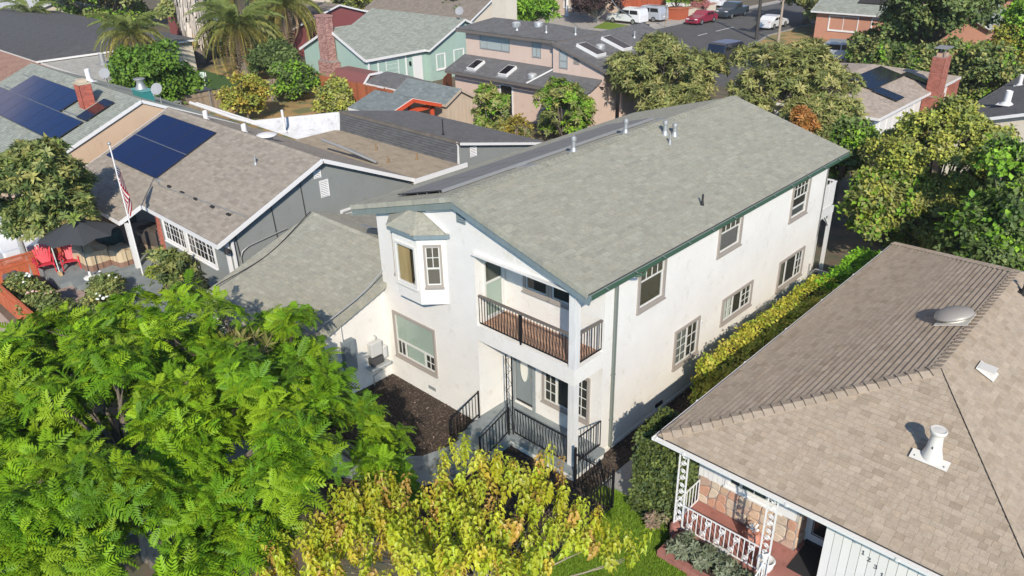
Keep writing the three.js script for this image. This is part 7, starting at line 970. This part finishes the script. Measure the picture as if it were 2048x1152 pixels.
// ---------------------------------------------------------------- the patio at the left, and things at the front
{
  struct('patio_deck', new MB().box(-27.6, GY - .1, -.3, -22.9, .29, 5.3).box(-22.9, GY - .1, -.3, -16.2, .288, 4.2).box(-22.898, GY - .1, 4.202, -22.2, .286, 4.9), M.paint);
  const pav = thing('paver_landing', 'pinkish paver landing and step below the grey patio deck', 'step', [-22.0, GY, 5.4]); reseed(31); for (let i = 0; i < 5; i++) for (let j = 0; j < 4; j++) mesh('paver', new MB().box(-.9 + i * .36, 0, -.6 + j * .3, -.9 + i * .36 + .35, .24 + RR(0, .008), -.6 + j * .3 + .29, jit([1, 1, 1], .12)), std([.42, .31, .26], { map: T.concrete, roughness: .9 }), pav);
  // moulded adirondack chairs
  const red = std([.60, .035, .055], { roughness: .5 });
  const ad = thing('adirondack_chair', 'red adirondack chair nearest the lattice fence on the patio', 'chair', [-24.9, .29, 5.15], Math.PI * .42, 'red adirondack chairs');
  for (let i = -3; i <= 3; i++) { const x = i * .082, top = 1.02 - .035 * i * i * .6, m = new MB(); m.beam(V(x * .8, .3, -.12), V(x * 1.25, top, -.52), .072, .022, [1, 1, 1], V(0, .4, .9)); mesh('back_slat', m, red, ad); }
  for (let i = 0; i < 6; i++) { const z = .42 - i * .1, y = .37 - i * .022; mesh('seat_slat', new MB().box(-.28, y, z - .045, .28, y + .025, z + .045), red, ad); }
  for (const s of [-1, 1]) { mesh('armrest', new RoundedBoxGeometry(.13, .03, .74, 2, .014).translate(s * .37, .56, .06), red, ad); mesh('front_leg', new MB().box(s * .33 - .02, 0, .36, s * .33 + .02, .55, .48), red, ad); mesh('rear_leg', new MB().beam(V(s * .29, .36, .44), V(s * .29, .03, -.5), .04, .1), red, ad); mesh('arm_support', new MB().beam(V(s * .36, .54, -.28), V(s * .3, .2, -.3), .04, .06), red, ad); }
  mesh('back_rail', new MB().beam(V(-.3, .62, -.35), V(.3, .62, -.35), .05, .05), red, ad);
  copyOf(ad, [-24.45, .29, 4.25], Math.PI * .38, 'red adirondack chair next to the tan furniture cover on the patio');
  // covered furniture: draped cloth over a box, with folds, brown band at the hem
  const cover = (label, pos, yaw, w, d, h, colA, colB) => { const t = thing('furniture_cover', label, 'furniture cover', pos, yaw); const N = 40, rows = 9, P = (a, k) => { const f = k / (rows - 1), ang = a / N * 6.2832, c = Math.cos(ang), s = Math.sin(ang), q = Math.pow(Math.pow(Math.abs(c), 5) + Math.pow(Math.abs(s), 5), -1 / 5), fl = 1 + .1 * (1 - f) + .035 * (1 - f) * Math.sin(a * 1.9 + w * 9) + .02 * Math.sin(a * 3.7); const y = f < .75 ? h * f / .75 * .93 : h * (.93 + .07 * Math.sin((f - .75) / .25 * 1.57)), r = f < .75 ? 1 : Math.cos((f - .75) / .25 * 1.57); return V(c * q * w / 2 * fl * r, y + .03 * Math.sin(a * .8) * (f > .5 ? 1 : .2) * r, s * q * d / 2 * fl * r); }; const A = new MB(), B = new MB(); for (let a = 0; a < N; a++) for (let k = 0; k < rows - 1; k++) (k < 2 ? B : A).quad(P(a, k), P(a, k + 1), P(a + 1, k + 1), P(a + 1, k)); mesh('cloth', A, std(colA, { roughness: .8 }), t); mesh('hem_band', B, std(colB, { roughness: .8 }), t); };
  cover('larger tan furniture cover with brown hem beside the red chairs', [-24.0, .29, 3.55], .1, 1.5, 1.0, .85, [.52, .41, .26], [.23, .13, .09]); cover('smaller tan furniture cover with brown hem near the porch post', [-23.2, .29, 2.6], .2, 1.05, .8, .72, [.52, .41, .26], [.23, .13, .09]); cover('dark brown grill cover against the porch brick', [-23.5, .29, .9], .3, 1.3, .9, 1.1, [.07, .055, .045], [.3, .22, .14]); cover('dusky purple grill cover by the rose bush in the fence corner', [-24.3, GY, 6.5], .4, .8, .6, .95, [.12, .1, .115], [.1, .085, .1]); cover('teal covered bench under the dark parasol', [-25.3, .29, 2.3], .1, 1.2, .9, .9, [.05, .13, .13], [.04, .1, .1]);
  // parasol
  const u = thing('patio_parasol', 'dark charcoal parasol with white weighted foot on the patio', 'parasol', [-22.6, .29, 4.2]); const cn = new MB(), dk = std([.05, .053, .057], { roughness: .8 }), Rr = 1.5, rim = 1.98, ap = 2.62; for (let i = 0; i < 8; i++) { const a = i / 8 * 6.2832 + .2, b = (i + 1) / 8 * 6.2832 + .2, p = V(Math.cos(a) * Rr, rim, Math.sin(a) * Rr), q = V(Math.cos(b) * Rr, rim, Math.sin(b) * Rr), mm = p.clone().add(q).multiplyScalar(.5).multiplyScalar(.93).setY(rim + .06), t = V(0, ap, 0); const k = [1, 1, 1]; cn.poly([p, t, mm], k).poly([mm, t, q], k); } mesh('canopy', cn, dk, u); mesh('pole', new MB().tube([V(0, 0, 0), V(0, 2.66, 0)], .022, 8), dk, u); mesh('foot', new MB().lathe([[.26, 0], [.27, .04], [.2, .09], [.05, .11], [.045, .3], [0, .3]], 0, 0, 0, 20), M.whiteTrim, u); for (let i = 0; i < 8; i++) { const a = i / 8 * 6.2832 + .2; mesh('rib', new MB().tube([V(Math.cos(a) * Rr, rim - .02, Math.sin(a) * Rr), V(0, ap - .05, 0)], .009, 5), M.blackIron, u); }
  // flagpole and the limp flag
  const fp = thing('flagpole', 'tall white flagpole in front of the porch corner', 'flagpole', [-21.15, GY, 2.62]); mesh('pole', new MB().tube([V(0, 0, 0), V(0, 6.05, 0)], [.036, .026], 10), M.whiteTrim, fp); mesh('finial', new THREE.SphereGeometry(.07, 12, 8).translate(0, 6.1, 0), M.galv, fp); mesh('foot', new MB().lathe([[.12, 0], [.1, .1], [.06, .14]], 0, 0, 0, 12), M.whiteTrim, fp);
  const ft = tex(256, 1, (x, y) => { const st = Math.floor((1 - y) * 13) % 2 === 0, can = x < .4 && y > 6 / 13; if (can) { const gx = x / .4 * 6, gy = (y - 6 / 13) / (7 / 13) * 5, d = Math.hypot(gx % 1 - .5, gy % 1 - .5); return d < .24 ? [.8, .8, .8] : [.06, .07, .2]; } return st ? [.62, .06, .09] : [.82, .8, .78]; }, true);
  const fl = thing('flag', 'limp red and white striped flag with blue starred corner on the white pole', 'flag', [-21.1, 4.25, 2.62]); { const N = 24, K = 14, m = new MB(), P = (i, j) => { const s = i / N, h = j / K; return V(.05 + s * .5 + .04 * Math.sin(s * 9 + h * 2), .85 * h - s * s * 1.05 - .1 * s, .12 * Math.sin(s * 7 + h * 3) * (.3 + s) + .0); }; for (let i = 0; i < N; i++) for (let j = 0; j < K; j++) { const q = [[i, j], [i + 1, j], [i + 1, j + 1], [i, j + 1]], p = q.map(a => P(...a)), n = p[1].clone().sub(p[0]).cross(p[3].clone().sub(p[0])).normalize(); for (const k of [0, 1, 2, 0, 2, 3]) m.vert(p[k], n, q[k][0] / N, q[k][1] / K, [1, 1, 1]); } mesh('cloth', m, std([1, 1, 1], { map: ft, roughness: .8 }), fl); }
  const br = thing('broom', 'pale broom handle leaning in front of the second red chair', 'broom', [-23.9, .29, 4.95]); mesh('handle', new MB().tube([V(0, .1, 0), V(-.55, 1.75, -.1)], .025, 8), std([.5, .56, .52]), br); mesh('head', new MB().box(-.14, 0, -.05, .14, .14, .05), std([.6, .4, .2]), br);
  // lattice fence
  const lat = (label, ax, az, bx, bz, y0) => { const t = thing('lattice_fence', label, 'fence', [(ax + bx) / 2, GY, (az + bz) / 2]), a = V(ax, 0, az).sub(V(t.position.x, 0, t.position.z)), b = V(bx, 0, bz).sub(V(t.position.x, 0, t.position.z)), d = b.clone().sub(a), L = d.length(); d.normalize(); const yaw = Math.atan2(-d.z, d.x), rw = std([.60, .15, .06], { map: T.wood, roughness: .75 }), lift = (p, y) => p.clone().setY(y);
    for (let i = 0, n = Math.floor(L / .3); i < n; i++) { const m = mesh('board', new MB().box(-.146, 0, -.012, .146, .72, .012, jit([1, 1, 1], .1)), rw, t); m.position.copy(a).addScaledVector(d, (i + .5) * L / n); m.rotation.y = yaw; } mesh('rail', new MB().beam(lift(a, .76), lift(b, .76), .09, .07), rw, t); mesh('top_rail', new MB().beam(lift(a, 1.12), lift(b, 1.12), .09, .06), rw, t);
    for (let s = .05, k = 0; s < L - .05; s += .075, k++) for (const q of [-1, 1]) { const e = clampf(s + q * .3, 0, L), f = Math.abs(e - s) / .3; mesh('lattice_strip', new MB().beam(a.clone().addScaledVector(d, s).setY(.79).add(V(0, 0, 0)), a.clone().addScaledVector(d, e).setY(.79 + .3 * f), .008 + q * .003, .03), rw, t); }
    for (const p of [a, b]) mesh('post', new MB().box(p.x - .05, 0, p.z - .05, p.x + .05, 1.18, p.z + .05), rw, t); };
  lat('red-brown lattice-topped fence along the front of the rose bed', -24.4, 7.35, -18.75, 7.25); lat('orange-brown lattice-topped fence panel between patio and white pickup', -25.7, 6.9, -25.65, 3.0);
  // meter-side fittings on the grey gable wall
  const ac = thing('wall_unit', 'white air-conditioning unit at the front corner of the grey gable wall', 'air conditioner', [-15.75, .25, .55]); mesh('case', new RoundedBoxGeometry(.34, .6, .8, 2, .03).translate(0, .3, 0), M.whiteTrim, ac); mesh('fan_ring', new MB().lathe([[.2, 0], [.22, .02], [.2, .03]], 0, 0, 0, 18).geo().rotateZ(-Math.PI / 2).translate(.17, .3, .1), M.galv, ac); mesh('grille', new MB().lathe([[0, 0], [.19, .005]], 0, 0, 0, 18).geo().rotateZ(-Math.PI / 2).translate(.172, .3, .1), M.rubber, ac);
  const cm = thing('service_conduit', 'bent grey conduit with dark box on the grey gable wall', 'conduit', [-15.93, .5, -.2]); mesh('tube', new MB().tube([V(0, .2, .9), V(0, 1.5, .9), V(0, 1.72, .78), V(0, 1.85, .5), V(0, 2.05, -1.2), V(0, 2.0, -1.35), V(0, 1.1, -1.4)], .03, 8), M.galv, cm); mesh('box', new RoundedBoxGeometry(.16, .4, .22, 1, .02).translate(.06, .9, -1.4), M.rubber, cm); mesh('cable', new MB().tube([V(.02, .75, -1.35), V(.05, .3, -.8), V(.02, .05, -.4)], .025, 6), M.rubber, cm);
  for (const [z, y, l] of [[-.9, 3.9, 'thin dark cable running down the grey gable wall, nearer the front corner'], [-2.3, 4.5, 'thin dark cable dropping down the middle of the grey gable wall'], [.75, 3.1, 'dark cable hanging at the front corner of the grey house']]) { const w = thing('wall_cable', l, 'cable', [-15.95, .3, z]); mesh('wire', new MB().tube([V(.0, y - .45, 0), V(.03, (y - .3) * .5, -.05), V(0, .2, -.15)], .014, 5), M.rubber, w); }
  const lamp = thing('eave_lamp', 'small black lamp at the front corner of the grey house', 'lamp', [-15.85, 2.5, 1.25]); mesh('shade', new MB().lathe([[.12, -.1], [.1, .06], [.03, .1]], .08, 0, 0, 12), M.rubber, lamp); mesh('bracket', new MB().box(-.1, .02, -.02, .08, .06, .02), M.rubber, lamp);
  const wire = (name, label, pts, r, mat) => { const b = pts[0], t = thing(name, label, 'cable', b), c = pts.map(p => V(p[0] - b[0], p[1] - b[1], p[2] - b[2])), cv = new THREE.CatmullRomCurve3(c); mesh('wire', new MB().tube(cv.getPoints(20), r, 5), mat, t); };
  wire('service_cable', 'dark cable drooping along the left rake of the low wing roof', [[-13.6, 3.9, -1.2], [-13.2, 3.0, 1.0], [-13.3, 2.5, 3.0]], .018, M.rubber); wire('service_cable', 'cable bundle running from the white corner down the wing rake', [[-7.75, 3.75, .05], [-7.8, 3.25, .8], [-7.85, 2.75, 2.2], [-8.0, 2.35, 3.4]], .02, std([.3, .3, .3]));
  wire('overhead_cable', 'pale overhead cable crossing in front of the purple tree', [[-50, 10.0, -62], [-38, 5.2, -52], [-27, 5.6, -40]], .05, M.galv);
  { const t = thing('roof_conduit', 'grey conduit with dark clamps down the brown roof from the solar panels', 'conduit', [-23.3, 3.75, .25]); const s = .4375, P = (x, z) => V(x + 23.3, 2.87 + s * (1.58 - z) + .05 - 3.75, z - .25); mesh('tube', new MB().tube([P(-23.2, .35), P(-22.7, .55), P(-16.2, .2), P(-15.75, .25)], .022, 6), M.galv, t); for (const x of [-22.0, -20.8, -19.6, -18.2, -16.9]) { const p = P(x, .4); mesh('clamp', new MB().box(p.x - .12, p.y - .04, p.z - .05, p.x + .12, p.y + .03, p.z + .05), M.rubber, t); } mesh('junction_box', new RoundedBoxGeometry(.3, .12, .2, 1, .02).translate(P(-23.1, .35).x, P(-23.1, .35).y, P(-23.1, .35).z), M.galv, t); }
  // black iron gate and fence at the right front corner
  const ir = (name, label, cat, a, b, n, h, posts) => { const t = thing(name, label, cat, [(a[0] + b[0]) / 2, GY, (a[1] + b[1]) / 2]), A = V(a[0] - t.position.x, 0, a[1] - t.position.z), B = V(b[0] - t.position.x, 0, b[1] - t.position.z); pickets(t, A, B, h, { n, r: .009, capW: .028, capH: .028, over: .16 }); for (const p of posts) { const q = p ? B : A; mesh('post', new MB().box(q.x - .028, 0, q.z - .028, q.x + .028, h + .22, q.z + .028), M.blackIron, t); } };
  ir('iron_gate', 'black iron gate with pickets between the porch corner and the walkway', 'gate', [.3, .27], [1.52, .27], 10, 1.1, [0]); ir('iron_fence', 'black iron fence running forward from the gate post', 'fence', [1.56, .3], [1.56, 3.6], 26, 1.1, [0, 1]); ir('iron_fence', 'black iron fence turning left behind the yellowing tree', 'fence', [1.5, 3.6], [-1.2, 3.9], 22, 1.1, [1]);
  // chain-link gate at the back
  { const t = thing('chain_link_gate', 'chain-link gate with pale pipe frame at the back corner of the white wall', 'gate', [.75, GY, -14.3]); mesh('frame', new MB().tube([V(-.65, .0, 0), V(-.65, 1.15, 0), V(-.5, 1.3, 0), V(1.3, 1.3, 0), V(1.3, 0, 0)], .028, 8).tube([V(-.65, .15, 0), V(1.3, .15, 0)], .02, 6), M.galv, t); const ms = new MB(); for (let s = -1.0; s < 1.9; s += .09) for (const k of [-1, 1]) { const xa = clampf(s, -.62, 1.28), xb = clampf(s + k * 1.1, -.62, 1.28), f0 = (xa - s) / (k * 1.1), f1 = (xb - s) / (k * 1.1); if (Math.abs(xa - xb) > .02) ms.tube([V(xa, .17 + f0 * 1.1, k * .004), V(xb, .17 + f1 * 1.1, k * .004)], .004, 4); } mesh('wire_mesh', ms, M.galv, t).userData.kind = 'stuff'; mesh('post', new MB().tube([V(-.72, 0, .1), V(-.72, 1.5, .1)], .035, 8), M.galv, t); }
}
// things that repeat share a group
{ const by = {}; for (const o of scene.children) if (o.userData.category && o.userData.kind !== 'stuff') (by[o.name.replace(/_\d{3}$/, '')] ??= []).push(o); for (const k in by) if (by[k].length > 1) for (const o of by[k]) o.userData.group ??= k.replace(/_/g, ' ') + (/(s|sh|ch|x)$/.test(k) ? 'es' : 's') + ' of the neighbourhood'; }
renderer.render(scene, camera);
